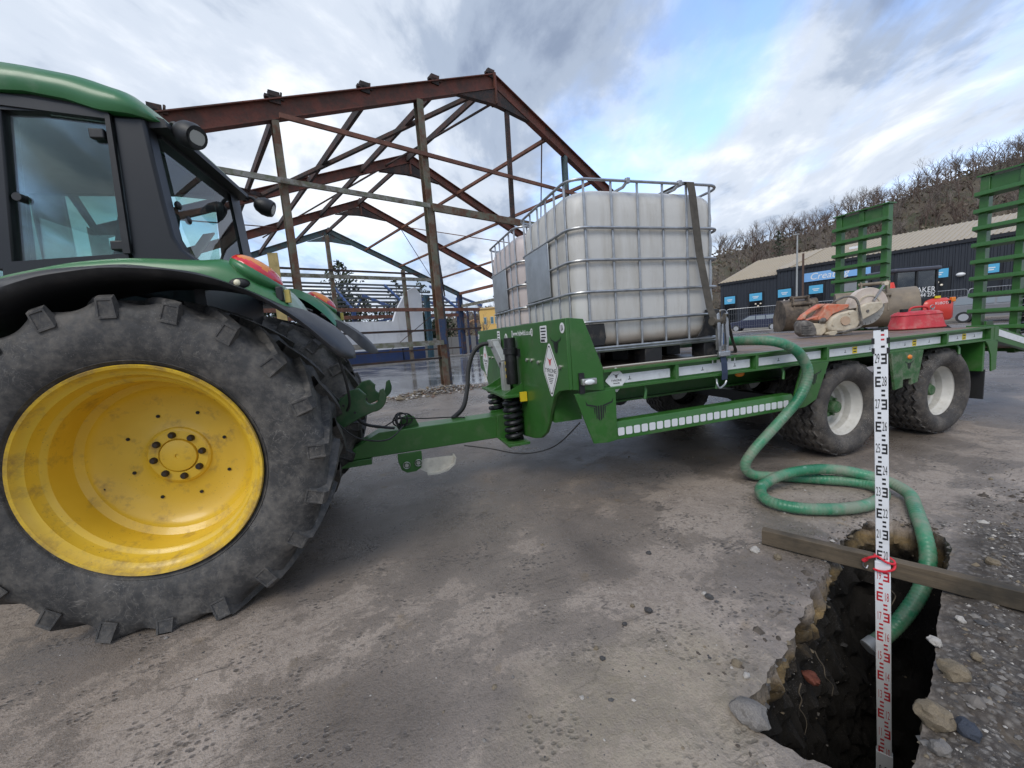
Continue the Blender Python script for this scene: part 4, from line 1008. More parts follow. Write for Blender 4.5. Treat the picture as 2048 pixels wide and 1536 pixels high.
# front end (beyond the edge of the picture)
mb = MB(); rws = []
for x, zt, wy in ((-1.30, 1.78, 0.34), (-2.2, 1.70, 0.33), (-2.9, 1.56, 0.30), (-3.05, 1.45, 0.27)):
    c = TW/2; rws.append([(x, c-wy, 1.0), (x, c-wy, zt-0.14), (x, c-wy+0.10, zt-0.02), (x, c, zt), (x, c+wy-0.10, zt-0.02), (x, c+wy, zt-0.14), (x, c+wy, 1.0)])
mb.loft(rws); mb.cap(rws[-1]); tr('bonnet', mb, m_jd_green, smooth=30)
tr('engine', MB().bx(-2.95, -1.38, 0.58, 1.08, 0.60, 1.05), m_dark, bev=0.02)
tr('front_axle', MB().bx(-2.55, -2.35, 0.2, TW-0.2, 0.50, 0.62), m_chassis)
ft = lug_tyre(0.52, 0.56, 0.38, 16, 0.33, 0.55); ft_me = mesh_of('tyre', ft, m_tract_tyre, 42)
mb = MB(); mb.lathe([(0.33, 0.05), (0.345, 0.03), (0.335, 0.02), (0.31, 0.05), (0.29, 0.10), (0.28, 0.2), (0.10, 0.22), (0.08, 0.16), (0.0, 0.16)], (0, 0, 0), 'y', 48); fr_me = mesh_of('front_wheel', mb, m_yellow, 30)
for y, rz in ((0.06, 0), (TW-0.06, math.pi)):
    w = link('front_wheel', fr_me, tractor, loc=(-2.45, y, 0.55), rot=(0, 0, rz)); link('tyre', ft_me, w)
# ================================================================== LOAD ON THE TRAILER
# ---- IBC tanks
def ibc_bottle_mat(name, c, stain):
    t = NT(name); s = t.sep()
    base = t.mix(t.ramp(t.noise(2.5, 5), [(0.3, 0), (0.7, 1)]), sc(c, 0.90), sc(c, 1.06))
    st = t.ramp(t.noise(7, 7, 0.7, t.map((1, 1, 0.14))), [(0.46, 0), (0.72, 0.6)]); base = t.mix(st, base, stain)
    sp = t.math('MULTIPLY', t.ramp(t.voro(70), [(0.07, 1), (0.12, 0)]), t.ramp(t.noise(4, 3), [(0.45, 0), (0.6, 0.8)])); base = t.mix(sp, base, (0.16, 0.14, 0.11))
    res = t.ramp(t.math('ADD', s[2], t.math('MULTIPLY', t.noise(6, 3), 0.05)), [(0.205, 0.55), (0.265, 0.0)])     # brown residue at the bottom
    base = t.mix(res, base, (0.46, 0.33, 0.20))
    t.set('Base Color', base); t.set('Roughness', 0.45); t.set('Subsurface Weight', 0.0); t.bump(t.noise(30, 4), 0.06, 0.01); return t.m
m_bottle = ibc_bottle_mat('cream_tank_plastic', (0.585, 0.572, 0.535), (0.35, 0.315, 0.25))
m_bottle2 = ibc_bottle_mat('pinkish_tank_plastic', (0.62, 0.545, 0.52), (0.44, 0.36, 0.31))
m_pallet = paint('black_pallet_plastic', (0.016, 0.016, 0.017), 0.6, 0.2, 10, MUD, 0.25, 12)
BX, BY = 1.20, 0.98                                   # cage footprint
def rring(x0, x1, y0, y1, z, r, n=6):
    pts = []
    for cx, cy, a0 in ((x1-r, y1-r, 0), (x0+r, y1-r, 90), (x0+r, y0+r, 180), (x1-r, y0+r, 270)):
        for i in range(n+1):
            a = RAD(a0+90*i/n); pts.append((cx+r*math.cos(a), cy+r*math.sin(a), z))
    return pts
def make_ibc(loc, label, bottle):
    o = thing('water_tank', loc, label, 'tank', 'caged plastic tanks on the trailer deck', local=True)
    rows_ = []
    for z, ins, rr in ((0.145, 0.10, 0.12), (0.150, 0.07, 0.13), (0.175, 0.042, 0.13), (0.215, 0.030, 0.12), (0.30, 0.024, 0.11), (0.36, 0.020, 0.11), (0.44, 0.018, 0.11), (0.50, 0.024, 0.11), (0.56, 0.018, 0.11), (0.64, 0.018, 0.11), (0.70, 0.024, 0.11),
                       (0.76, 0.018, 0.11), (0.84, 0.018, 0.11), (0.90, 0.024, 0.11), (0.98, 0.018, 0.11), (1.06, 0.020, 0.12), (1.105, 0.030, 0.13), (1.138, 0.050, 0.14), (1.158, 0.084, 0.15), (1.165, 0.14, 0.16)):
        ring = []
        base = rring(ins, BX-ins, ins, BY-ins, z, rr, 8)
        for i in range(len(base)):                      # subdivide the flat sides so that they can bulge between the bars
            a, b = V(base[i]), V(base[(i+1) % len(base)]); m = 14 if (b-a).length > 0.4 else 1
            for k in range(m): ring.append(a.lerp(b, k/m))
        out = []
        for p in ring:
            bul = 0.0
            if 0.2 < z < 1.05:
                fx = 0.5-0.5*math.cos(2*math.pi*(p.x-0.12)/0.19); fy = 0.5-0.5*math.cos(2*math.pi*(p.y-0.10)/0.19)
                bul = 0.0035
                if 0.16 < p.x < BX-0.16: p = p+V((0, -1 if p.y < BY/2 else 1, 0))*bul*fx*0.8
                elif 0.16 < p.y < BY-0.16: p = p+V((-1 if p.x < BX/2 else 1, 0, 0))*bul*fy*0.8
            out.append(tuple(p))
        rows_.append(out)
    mb = MB(); mb.loft(rows_, closed=True); mb.cap(rows_[0]); mb.cap(rows_[-1])
    part('bottle', mb, bottle, o, smooth=60)
    mb = MB(); mb.cyl((BX/2, BY/2, 1.155), (BX/2, BY/2, 1.185), 0.085, 24); part('cap', mb, m_black, o)
    for z in (0.135, 0.309, 0.502, 0.702, 0.904, 1.195):
        mb = MB(); mb.tube(rring(0, BX, 0, BY, z, 0.12, 6), 0.0098, 8, closed=True); part('cage_ring', mb, m_steel, o)
    bar = mesh_of('cage_bar', MB().tube([(0, 0, 0.135), (0, 0, 1.195)], 0.0082, 8), m_steel)
    for k in range(6):
        x = 0.105+k*(BX-0.21)/5; y = 0.105+k*(BY-0.21)/5
        for p in ((x, 0.014), (x, BY-0.014)): link('cage_bar', bar, o, loc=(p[0], p[1], 0))
        for p in ((0.014, y), (BX-0.014, y)): link('cage_bar', bar, o, loc=(p[0], p[1], 0))
    for x in (0.42, 0.83):
        mb = MB(); mb.tube([(x, -0.006, 1.198), (x, 0.05, 1.175), (x-0.02, 0.16, 1.172), (x-0.02, BY-0.16, 1.172), (x, BY-0.05, 1.175), (x, BY+0.006, 1.198)], 0.0105, 8); part('top_bar', mb, m_steel, o)
        mb = MB(); mb.bx(x-0.014, x+0.014, -0.014, 0.012, 1.180, 1.214); part('clamp', mb, m_steel, o, bev=0.003)
    part('label_plate', MB().bx(-0.010, -0.002, 0.36, 0.84, 0.515, 0.895), paint('zinc_plate', (0.42, 0.44, 0.45), 0.35, 0.15, 8, (0.3, 0.3, 0.3), 0.3, 6, metal=0.7), o, bev=0.003)
    mb = MB(); mb.prism([(0.035, 0.15), (0.20, 0.15), (0.215, 0.20), (0.205, 0.295), (0.05, 0.295), (0.035, 0.30)], 'y', 0.002, 0.012); part('corner_guard', mb, m_pallet, o, bev=0.006)
    mb = MB(); mb.prism([(BX-0.035, 0.15), (BX-0.235, 0.15), (BX-0.20, 0.20), (BX-0.175, 0.27), (BX-0.165, 0.34), (BX-0.035, 0.34)], 'y', 0.002, 0.012); part('corner_guard', mb, m_pallet, o, bev=0.006)
    mb = MB(); mb.tube(rring(0.01, BX-0.01, 0.01, BY-0.01, 0.118, 0.08, 5), 0.014, 6, closed=True); part('base_frame', mb, m_steel, o)
    part('base_tray', MB().bx(0.04, BX-0.04, 0.04, BY-0.04, 0.108, 0.132), m_pallet, o)
    for x in (0.03, 0.52, 1.03):
        for y in (0.01, 0.42, 0.84): part('pallet_foot', MB().bx(x, x+0.14, y, y+0.13, 0.002, 0.108), m_pallet, o, bev=0.006)
    return o
make_ibc((1.185, 2.30, DZ), 'cream caged plastic water tank nearest the camera, held by a grey strap', m_bottle)
make_ibc((1.185, 3.33, DZ), 'pinkish caged plastic water tank behind the cream tank, far side of the deck', m_bottle2)
# ---- ratchet strap
m_web = paint('grey_webbing', (0.085, 0.075, 0.06), 0.85, 0.25, 25, (0.16, 0.13, 0.1), 0.35, 9, bump=0.3, bscale=400)
strap = thing('ratchet_strap', (2.2, 2.2, DZ), 'worn grey ratchet strap over the cream tank, hooked under the deck rail', 'strap')
def ribbon(pts, wdir, w, th=0.003):
    mb = MB(); W = V(wdir).normalized()*w/2; P = [V(p) for p in pts]; rows_ = []
    for i, p in enumerate(P):
        t = (P[min(i+1, len(P)-1)]-P[max(i-1, 0)]).normalized(); n = t.cross(W).normalized()*th/2
        rows_.append([p-W-n, p+W-n, p+W+n, p-W+n])
    mb.loft(rows_, closed=True); mb.cap(rows_[0]); mb.cap(rows_[-1]); return mb
part('webbing', ribbon([(2.02, 3.25, 2.182), (2.05, 2.6, 2.181), (2.075, 2.31, 2.182), (2.085, 2.277, 2.17), (2.095, 2.272, 2.10), (2.14, 2.265, 1.70), (2.195, 2.235, 1.32), (2.21, 2.215, 1.24), (2.22, 2.20, 1.17)], (1, 0, 0), 0.062), m_web, strap, smooth=0)
part('webbing_tail', ribbon(spline([(2.235, 2.185, 1.19), (2.27, 2.17, 1.27), (2.32, 2.20, 1.21), (2.40, 2.24, 1.08), (2.45, 2.26, 1.0), (2.46, 2.30, 0.985), (2.38, 2.33, 0.995), (2.30, 2.30, 1.06)], 5), (0.5, 1, 0.2), 0.06), m_web, strap, smooth=60)
part('webbing_roll', MB().cyl((2.165, 2.19, 1.225), (2.265, 2.19, 1.22), 0.030, 16), m_web, strap)
rt = part('ratchet_handle', MB().prism([(2.185, 1.27), (2.205, 1.28), (2.225, 1.14), (2.22, 1.0), (2.20, 0.99), (2.195, 1.12)], 'y', 2.162, 2.174).prism([(2.262, 1.27), (2.282, 1.28), (2.292, 1.12), (2.282, 1.0), (2.262, 0.99), (2.268, 1.12)], 'y', 2.162, 2.174), m_steel, strap, bev=0.003)
part('ratchet_frame', MB().bx(2.205, 2.275, 2.176, 2.20, 1.02, 1.24), paint('dull_ratchet_steel', (0.30, 0.30, 0.29), 0.45, 0.2, 20, metal=0.6), rt, bev=0.004)
part('ratchet_grip', MB().bx(2.19, 2.29, 2.150, 2.176, 0.975, 1.012), m_steel, rt, bev=0.006)
mb = MB(); mb.tube([(2.225, 2.156, 1.20), (2.215, 2.152, 1.05), (2.262, 2.152, 1.05), (2.252, 2.156, 1.20)], 0.006, 8, closed=True); part('triangle_link', mb, m_steel, rt)
part('label_tag', MB().bx(2.222, 2.252, 2.171, 2.1755, 1.06, 1.14), flat('blue_label', (0.05, 0.14, 0.35), 0.6), rt)
part('lower_webbing', ribbon([(2.235, 2.168, 0.985), (2.240, 2.160, 0.93), (2.245, 2.160, 0.86), (2.250, 2.168, 0.81)], (1, 0, 0), 0.050), flat('dark_blue_webbing', (0.03, 0.045, 0.085), 0.8), strap, smooth=0)
mb = MB(); mb.tube(spline([(2.268, 2.17, 0.80), (2.245, 2.165, 0.775), (2.20, 2.165, 0.755), (2.185, 2.17, 0.785), (2.20, 2.19, 0.815)], 5), 0.007, 8); part('hook', mb, m_steel, strap)
# ---- green suction hose
def hose_mat():
    t = NT('green_hose')
    a = t.noise(2.1, 5, 0.6); b = t.noise(11, 6, 0.65)
    c = t.mix(t.ramp(a, [(0.35, 0), (0.65, 1)]), (0.022, 0.150, 0.070), (0.060, 0.285, 0.150))
    m = t.ramp(t.math('ADD', t.math('MULTIPLY', a, 0.5), t.math('MULTIPLY', b, 0.5)), [(0.44, 0), (0.60, 0.75)]); c = t.mix(m, c, (0.26, 0.245, 0.19))
    c = t.mix(t.ramp(t.noise(16, 4, 0.6, t.map(loc=(7, 7, 7))), [(0.62, 0), (0.72, 0.35)]), c, (0.36, 0.50, 0.42))
    t.set('Base Color', c); t.set('Roughness', t.ramp(m, [(0, 0.38), (1, 0.75)])); return t.m
HR = 0.035
hp_ = [(2.05, 3.05, 1.03), (2.35, 2.75, 1.02), (2.50, 2.48, 1.03), (2.58, 2.24, 1.05)]
hp_ = [on_z(1400, 668, 1.06), V((2.62, 2.80, 1.045)), V((2.60, 2.45, 1.055)), V((2.66, 2.16, 1.05)), V((2.80, 2.10, 0.99)), V((2.905, 2.095, 0.90)), V((2.95, 2.09, 0.77)), V((2.87, 2.10, 0.60)), V((2.70, 2.13, 0.43)), V((2.52, 2.17, 0.25)), V((2.47, 2.20, 0.13)), V((2.53, 2.18, 0.055)), V((2.68, 2.09, 0.042)),
      V((2.86, 1.93, 0.042)), V((3.0, 1.79, 0.042)), V((3.01, 1.66, 0.042)), V((2.86, 1.56, 0.042)), V((2.60, 1.545, 0.042)), V((2.34, 1.66, 0.042)), V((2.25, 1.83, 0.045)), V((2.36, 1.97, 0.07)), V((2.62, 1.98, 0.115)), V((2.90, 1.88, 0.125)), V((3.06, 1.68, 0.09)), V((3.03, 1.52, 0.06)), V((2.90, 1.42, 0.045)), V((2.78, 1.34, 0.03)), V((2.68, 1.265, -0.01)), V((2.60, 1.205, -0.10)), V((2.50, 1.175, -0.22)), V((2.38, 1.175, -0.33)), V((2.26, 1.185, -0.41)), V((2.16, 1.20, -0.46))]
hp_[0] = V((2.52, 3.05, 1.03))
path = spline(hp_, 40)
def evenly(P, step):
    out = [P[0]]; acc = 0
    for a, b in zip(P, P[1:]):
        L = (b-a).length
        while acc+L >= step:
            t = (step-acc)/L; a = a.lerp(b, t); out.append(a); L = (b-a).length; acc = 0
        acc += L
    return out
path = evenly(path, 0.0055)
hose = thing('suction_hose', (2.5, 1.8, 0), 'ribbed green suction hose looping from the trailer deck down into the pit', 'hose')
mb = MB(); mb.tube(path, [HR+0.0010*math.cos(i*math.pi/2) for i in range(len(path))], 16); part('hose_wall', mb, hose_mat(), hose, smooth=70)
e, d = path[-1], (path[-1]-path[-8]).normalized()
mb = MB(); mb.tube([e-d*0.03, e+d*0.02, e+d*0.021, e-d*0.01], [HR+0.003, HR+0.003, HR-0.006, HR-0.007], 16, caps=False); part('end_ring', mb, m_greysteel, hose)
# dark strap and hose offcut lying on the deck behind the tank
mb = MB(); mb.tube(spline([on_z(1395, 682, 0.99), on_z(1430, 676, 0.995), on_z(1470, 680, 1.0), on_z(1500, 684, 0.985)], 6), [0.02]*19, 8)
single('rubber_offcut', mb, m_rubber, 'dark rubber offcut lying on the deck beside the tank', 'offcut')
# ---- local frames on the deck
def deck_frame(px, py, z=DZ, turn=0.0):
    o = on_z(px, py, z); u = V((RT.x, RT.y, 0)).normalized(); u = Matrix.Rotation(turn, 3, 'Z') @ u
    return o, math.atan2(u.y, u.x)
m_mud_steel = paint('muddy_bucket_steel', (0.050, 0.037, 0.028), 0.7, 0.3, 9, (0.27, 0.21, 0.15), 0.7, 6, bump=0.7, bscale=40, drough=0.9)
m_tan_steel = paint('dusty_bucket_steel', (0.19, 0.155, 0.115), 0.7, 0.25, 6, (0.34, 0.27, 0.185), 0.6, 5, bump=0.4, bscale=50, drough=0.9)
def bucket(o, w, h, m, ears, eh, right_plate=True):
    prof = [(0.62, 0.0), (0.30, 0.0), (0.05, 0.03), (-0.14, 0.12), (-0.26, 0.30), (-0.28, 0.50), (-0.20, 0.70), (-0.04, 0.86), (0.18, 0.95), (0.42, 0.97)]
    sp = spline([(a*h, 0, b*h) for a, b in prof], 4); outer = [(p.x, p.z) for p in sp]
    inner = [(a+(0.12*h-a)*0.05, b+(0.5*h-b)*0.05) for a, b in outer]
    mb = MB(); rows_ = [[(x, p[0], p[1]) for p in outer+inner[::-1]] for x in (0, w*0.25, w*0.5, w*0.75, w)]
    mb.loft(rows_, closed=True); mb.cap(rows_[0]); mb.cap(rows_[-1]); part('shell', mb, m, o, smooth=40)
    for x in (-0.012, w): part('side_plate', MB().prism(outer+[(0.72*h, 0.45*h), (0.70*h, 0.1*h)], 'x', x, x+0.012), m, o, bev=0.002)
    part('cutting_edge', MB().bx(0, w, 0.60*h, 0.74*h, 0.0, 0.018), m, o)
    for x in ears: part('ear', MB().prism([(-0.30*h, 0.42*h), (-0.24*h, 0.70*h), (-0.12*h, eh), (0.02*h, eh+0.03*h), (0.10*h, eh-0.05*h), (0.06*h, 0.88*h), (-0.18*h, 0.72*h), (-0.26*h, 0.42*h)], 'x', x, x+0.018), m, o, bev=0.003)
    for a, b in ((-0.03*h, eh-0.04*h), (-0.20*h, 0.80*h)):
        mb = MB(); mb.cyl((ears[0]-0.02, a, b), (ears[1]+0.038, a, b), 0.022, 12); part('pin', mb, m, o)
p, rz = deck_frame(1566, 664, turn=RAD(-14))
bk = thing('digging_bucket', p, 'narrow muddy brown digger bucket standing behind the disc cutter', 'bucket', rotz=rz, local=True)
bucket(bk, 0.40, 0.50, m_mud_steel, (0.10, 0.30), 0.52)
mb = MB(); mb.cyl((0.40, 0.10, 0.40), (0.47, 0.10, 0.40), 0.085, 24); mb.cyl((0.47, 0.10, 0.40), (0.485, 0.10, 0.40), 0.055, 20); part('boss', mb, m_mud_steel, bk)
p, rz = deck_frame(1672, 659, turn=RAD(-34))
bk = thing('grading_bucket', p+V((0.0, 0.0, 0)), 'wide tan grading bucket lying between the disc cutter and the red can', 'bucket', rotz=rz, local=True)
bucket(bk, 0.80, 0.52, m_tan_steel, (0.24, 0.50), 0.60)
part('wear_pad', MB().bx(0.813, 0.828, -0.02, 0.12, 0.18, 0.23), m_tan_steel, bk)
part('wear_pad', MB().bx(0.10, 0.22, 0.02, 0.05, 0.455, 0.475), m_tan_steel, bk)
# ---- disc cutter (cut-off saw), drawn in its own x-z plane
p, rz = deck_frame(1606, 677, turn=RAD(-2))
saw = thing('disc_cutter', p, 'dusty orange and cream petrol disc cutter lying on the wooden deck', 'saw', rotz=rz, local=True)
m_sawred = paint('dusty_orange_plastic', (0.62, 0.12, 0.045), 0.5, 0.15, 12, (0.50, 0.38, 0.28), 0.75, 14, speck=0.5)
m_sawcream = paint('cement_dust_cream', (0.50, 0.43, 0.32), 0.75, 0.2, 14, (0.62, 0.57, 0.47), 0.5, 18, bump=0.2, bscale=70)
m_sawgrey = paint('dusty_grey_plastic', (0.13, 0.12, 0.11), 0.7, 0.3, 20, (0.42, 0.38, 0.32), 0.4, 20)
def S(pts): return [((a-430)*0.00104, (690-b)*0.00104) for a, b in pts]
mb = MB()
mb.prism(S([(440, 505), (480, 452), (560, 400), (640, 357), (700, 362), (660, 385), (600, 415), (520, 455), (500, 475), (495, 500)]), 'y', 0.06, 0.13)
mb.prism(S([(700, 362), (760, 372), (905, 385), (885, 420), (740, 470), (690, 530), (640, 515), (600, 520), (620, 470), (655, 430), (660, 385)]), 'y', 0.03, 0.16)
mb.prism(S([(495, 500), (500, 520), (540, 512), (600, 520), (620, 470), (530, 502)]), 'y', 0.05, 0.14)
part('top_cover', mb, m_sawred, saw, bev=0.010)
mb = MB(); mb.prism(S([(425, 560), (440, 515), (500, 510), (560, 540), (590, 600), (600, 660), (560, 682), (480, 678), (435, 640)]), 'y', 0.04, 0.15)
fg = part('air_filter_cover', mb, m_sawgrey, saw, bev=0.015)
for k in range(5): part('rib', MB().prism(S([(440, 560+k*22), (540, 556+k*24), (540, 563+k*24), (440, 567+k*22)]), 'y', 0.030, 0.042), m_sawgrey, fg)
mb = MB(); mb.prism(S([(560, 545), (690, 560), (700, 640), (650, 680), (590, 672)]), 'y', 0.05, 0.17); part('tank', mb, m_sawcream, saw, bev=0.012)
mb = MB(); mb.ball(((645-430)*0.00104, 0.04, (690-520)*0.00104), (0.038, 0.02, 0.028), 14, 8); part('fuel_cap', mb, m_sawgrey, saw)
mb = MB(); mb.prism(S([(690, 540), (720, 500), (790, 462), (930, 440), (965, 480), (990, 570), (955, 640), (830, 655), (700, 640), (680, 600)]), 'y', 0.0, 0.16)
eg = part('starter_cover', mb, m_sawcream, saw, bev=0.018)
mb = MB(); mb.cyl(((835-430)*0.00104, -0.012, 0.151), ((835-430)*0.00104, 0.01, 0.151), 0.046, 20); part('starter_boss', mb, paint('dusty_tan', (0.45, 0.32, 0.22), 0.7), eg)
for a, b in ((875, 470), (720, 575), (882, 573)):
    mb = MB(); mb.cyl(((a-430)*0.00104, -0.008, (690-b)*0.00104), ((a-430)*0.00104, 0.01, (690-b)*0.00104), 0.013, 12); part('bolt', mb, m_sawcream, eg)
mb = MB(); mb.tube(spline([((a-430)*0.00104, y, (690-b)*0.00104) for a, b, y in ((770, 375, 0.09), (775, 345, 0.06), (850, 308, 0.02), (915, 330, -0.01), (945, 390, -0.02), (955, 450, -0.02), (985, 560, -0.015), (980, 610, -0.01), (900, 640, 0.0), (720, 665, 0.02))], 6), 0.011, 10)
part('front_handle', mb, m_sawgrey, saw)
mb = MB(); mb.prism(S([(700, 640), (760, 635), (770, 660), (740, 685), (690, 680), (680, 660)]), 'y', 0.0, 0.16); mb.prism(S([(820, 655), (930, 640), (935, 672), (840, 680)]), 'y', 0.03, 0.15); part('foot', mb, m_sawcream, saw, bev=0.006)
bc = ((1110-430)*0.00104, (690-425)*0.00104); br_ = 0.188
mb = MB(); N = 48
pts = []
for k in range(N):
    a = 2*math.pi*k/N; r = br_ if k % 2 else br_-0.001; pts.append((bc[0]+r*math.cos(a), bc[1]+r*math.sin(a)))
mb.prism(pts, 'y', 0.096, 0.101); bl = part('blade', mb, paint('dusty_blade', (0.40, 0.38, 0.34), 0.5, 0.15, 20, metal=0.3), saw)
for k in range(20):
    a = 2*math.pi*k/20; c_, s_ = math.cos(a), math.sin(a); r0, r1 = br_-0.028, br_-0.002
    part('slot', MB().prism([(bc[0]+r0*c_-0.0012*s_, bc[1]+r0*s_+0.0012*c_), (bc[0]+r1*c_-0.0012*s_, bc[1]+r1*s_+0.0012*c_), (bc[0]+r1*c_+0.0012*s_, bc[1]+r1*s_-0.0012*c_), (bc[0]+r0*c_+0.0012*s_, bc[1]+r0*s_-0.0012*c_)], 'y', 0.0945, 0.1025), m_ink, bl)
ga = [RAD(8+k*174/20) for k in range(21)]
mb = MB(); mb.prism([(bc[0]+0.200*math.cos(a), bc[1]+0.200*math.sin(a)) for a in ga]+[(bc[0]+0.03*math.cos(a), bc[1]+0.03*math.sin(a)) for a in reversed(ga)], 'y', 0.060, 0.125)
gu = part('blade_guard', mb, paint('pale_guard', (0.56, 0.47, 0.40), 0.7, 0.15, 10, (0.64, 0.6, 0.52), 0.5, 14), saw, bev=0.012)
part('guard_band', MB().prism([(bc[0]+0.125*math.cos(a), bc[1]+0.125*math.sin(a)) for a in ga]+[(bc[0]+0.11*math.cos(a), bc[1]+0.11*math.sin(a)) for a in reversed(ga)], 'y', 0.052, 0.0595), m_sawcream, gu)
part('guard_lever', MB().beam((bc[0]+0.03, 0.045, bc[1]+0.06), (bc[0]+0.13, 0.045, bc[1]+0.21), 0.02, 0.012), m_steel, gu)
mb = MB(); mb.prism(S([(955, 480), (985, 420), (1060, 385), (1190, 382), (1215, 400), (1212, 440), (1150, 490), (1005, 560), (975, 545)]), 'y', 0.012, 0.055)
ar = part('belt_cover', mb, m_sawcream, saw, bev=0.012)
mb = MB(); mb.cyl(((1058-430)*0.00104, 0.004, (690-465)*0.00104), ((1058-430)*0.00104, 0.014, (690-465)*0.00104), 0.014, 14); part('bolt', mb, m_sawgrey, ar)
mb = MB(); mb.cyl(((1275-430)*0.00104, 0.06, (690-205)*0.00104), ((1290-430)*0.00104, 0.11, (690-210)*0.00104), 0.022, 12); part('lever_knob', mb, m_sawcream, gu)
# ---- red fuel can
p, rz = deck_frame(1803, 661, turn=RAD(-4))
can = thing('fuel_can', p, 'dusty red metal fuel can lying on the deck near the ramps', 'fuel can', rotz=rz, local=True)
m_can = paint('dusty_red_can', (0.50, 0.035, 0.045), 0.45, 0.15, 8, (0.50, 0.30, 0.25), 0.35, 12, speck=0.4)
L, D2 = 0.49, 0.24
rows_ = []
for z, ins, w in ((0.0, 0.012, 1.0), (0.012, 0.0, 1.0), (0.03, 0.006, 1.0), (0.045, 0.010, 1.0), (0.12, 0.022, 1.0), (0.145, 0.026, 1.0), (0.152, 0.020, 1.0), (0.165, 0.026, 1.0), (0.185, 0.045, 1.0), (0.195, 0.075, 1.0)):
    rows_.append(rring(ins, L-ins, ins, D2-ins, z, 0.075, 8))
mb = MB(); mb.loft(rows_, closed=True); mb.cap(rows_[0]); mb.cap(rows_[-1]); part('can_body', mb, m_can, can, smooth=40)
part('can_handle', MB().tube(spline([(0.17, 0.12, 0.19), (0.19, 0.12, 0.225), (0.25, 0.12, 0.235), (0.34, 0.12, 0.228), (0.37, 0.12, 0.19)], 5), 0.011, 8), flat('red_handle', (0.55, 0.03, 0.03), 0.4), can)
mb = MB(); mb.cyl((0.10, 0.10, 0.19), (0.10, 0.10, 0.222), 0.034, 18); part('filler_cap', mb, m_black, can)
mb = MB(); mb.tube([(0.395+0.022*math.cos(a), 0.11, 0.222+0.022*math.sin(a)) for a in [i*math.pi/8 for i in range(16)]], 0.004, 6, closed=True); mb.cyl((0.395, 0.11, 0.185), (0.395, 0.11, 0.215), 0.012, 10); part('breather', mb, m_steel, can)
# ================================================================== AT THE PIT
# ---- survey staff
SD = V((0.0239, -0.02577, -1)).normalized()          # down along the staff
S29 = V((2.0324, 1.1310, 1.0103))
def smark(m): return S29+SD*((29-m)*0.1)
SZ = V((0-S29.x, 0-S29.y, 0)).normalized(); SX = SD.cross(SZ).normalized()
if SX.dot(RT) < 0: SX = -SX
SZ = SX.cross(-SD).normalized()
if SZ.dot(V((0, 0, CAM_H))-S29) < 0: SZ = -SZ
staff = thing('survey_staff', smark(0), 'white telescopic survey staff with black and red graduations, standing in the pit', 'survey staff')
def staff_paint(name, c, a):
    t = NT(name); n = t.noise(14, 5, 0.6); t.set('Base Color', t.mix(t.ramp(n, [(0.55, 0), (0.8, a)]), c, (0.35, 0.3, 0.24))); t.set('Roughness', 0.4); return t.m
m_staff = staff_paint('staff_white', (0.80, 0.81, 0.82), 0.4)
def staff_box(m0, m1, w, th, zoff):
    a, b = smark(m0)+SZ*zoff, smark(m1)+SZ*zoff; mb = MB()
    mb.section(a, b, [(-w/2, -th/2), (w/2, -th/2), (w/2, th/2), (-w/2, th/2)], up=tuple(SZ)); return mb
SECS = ((19.62, 30.25, 0.046, 0.018, 0.0), (9.85, 19.66, 0.053, 0.025, 0.0), (-1.0, 9.9, 0.060, 0.032, 0.0))
for m0, m1, w, th, zo in SECS: part('staff_section', staff_box(m0, m1, w, th, zo), m_staff, staff, bev=0.002)
for m0 in (29.35, 29.78):
    for sg in (-1, 1):
        mb = MB(); c = smark(m0)+SX*sg*0.024; mb.section(c-SD*-0.012, c-SD*0.012, [(-0.005, -0.012), (0.005, -0.012), (0.005, 0.012), (-0.005, 0.012)], up=tuple(SZ)); part('clip', mb, m_black, staff)
part('top_cap', staff_box(30.25, 30.33, 0.049, 0.021, 0.0), m_black, staff)
def face(m): return next(t for t in SECS if t[0]-0.25 <= m < t[1]-0.2)
def mark(mc, poly, m):
    s_ = face(mc); o = smark(mc)+SZ*(s_[3]/2+0.0004); k = s_[2]/0.046
    part('graduation', planar([[(a*k, b) for a, b in poly]], o, SX, -SD, 0.0004), m, staff, smooth=0)
def rect(x0, x1, z0, z1): return [(x0, z0), (x1, z0), (x1, z1), (x0, z1)]
for N in range(6, 30):
    m = m_redink if 10 <= N <= 19 else m_ink
    ev = N % 2 == 0; sg = 1 if ev else -1; xs = -0.0185 if ev else 0.019
    E_ = [(0, -0.023), (0.0185, -0.023), (0.0185, -0.014), (0.005, -0.014), (0.005, -0.0045), (0.016, -0.0045), (0.016, 0.0045), (0.005, 0.0045), (0.005, 0.014), (0.0185, 0.014), (0.0185, 0.023), (0, 0.023)]
    mark(N, [(xs+sg*a, b) for a, b in (E_ if ev else E_[::-1])], m)
    b0, b1 = (0.001, 0.013) if ev else (-0.012, 0.0)
    for dz in (-0.0455, -0.066): mark(N, rect(b0, b1, dz+0.002, dz+0.011), m)
    if N >= 9:
        s_ = face(N); o = smark(N)+SZ*(s_[3]/2+0.0006)+SX*((0.0105 if ev else -0.0115)*s_[2]/0.046)
        txt('numeral', str(N), 0.060, o, SX, -SD, m_ink if (N >= 20 or N == 9) else m_redink, staff, xscale=0.27, depth=0.0002)
for dz in (0.085, 0.105): mark(29, rect(0.001, 0.012, dz-0.006, dz+0.002), m_redink)
mark(29, rect(0.001, 0.011, 0.118, 0.126), m_ink); mark(29, rect(0.001, 0.013, 0.048, 0.057), m_ink)
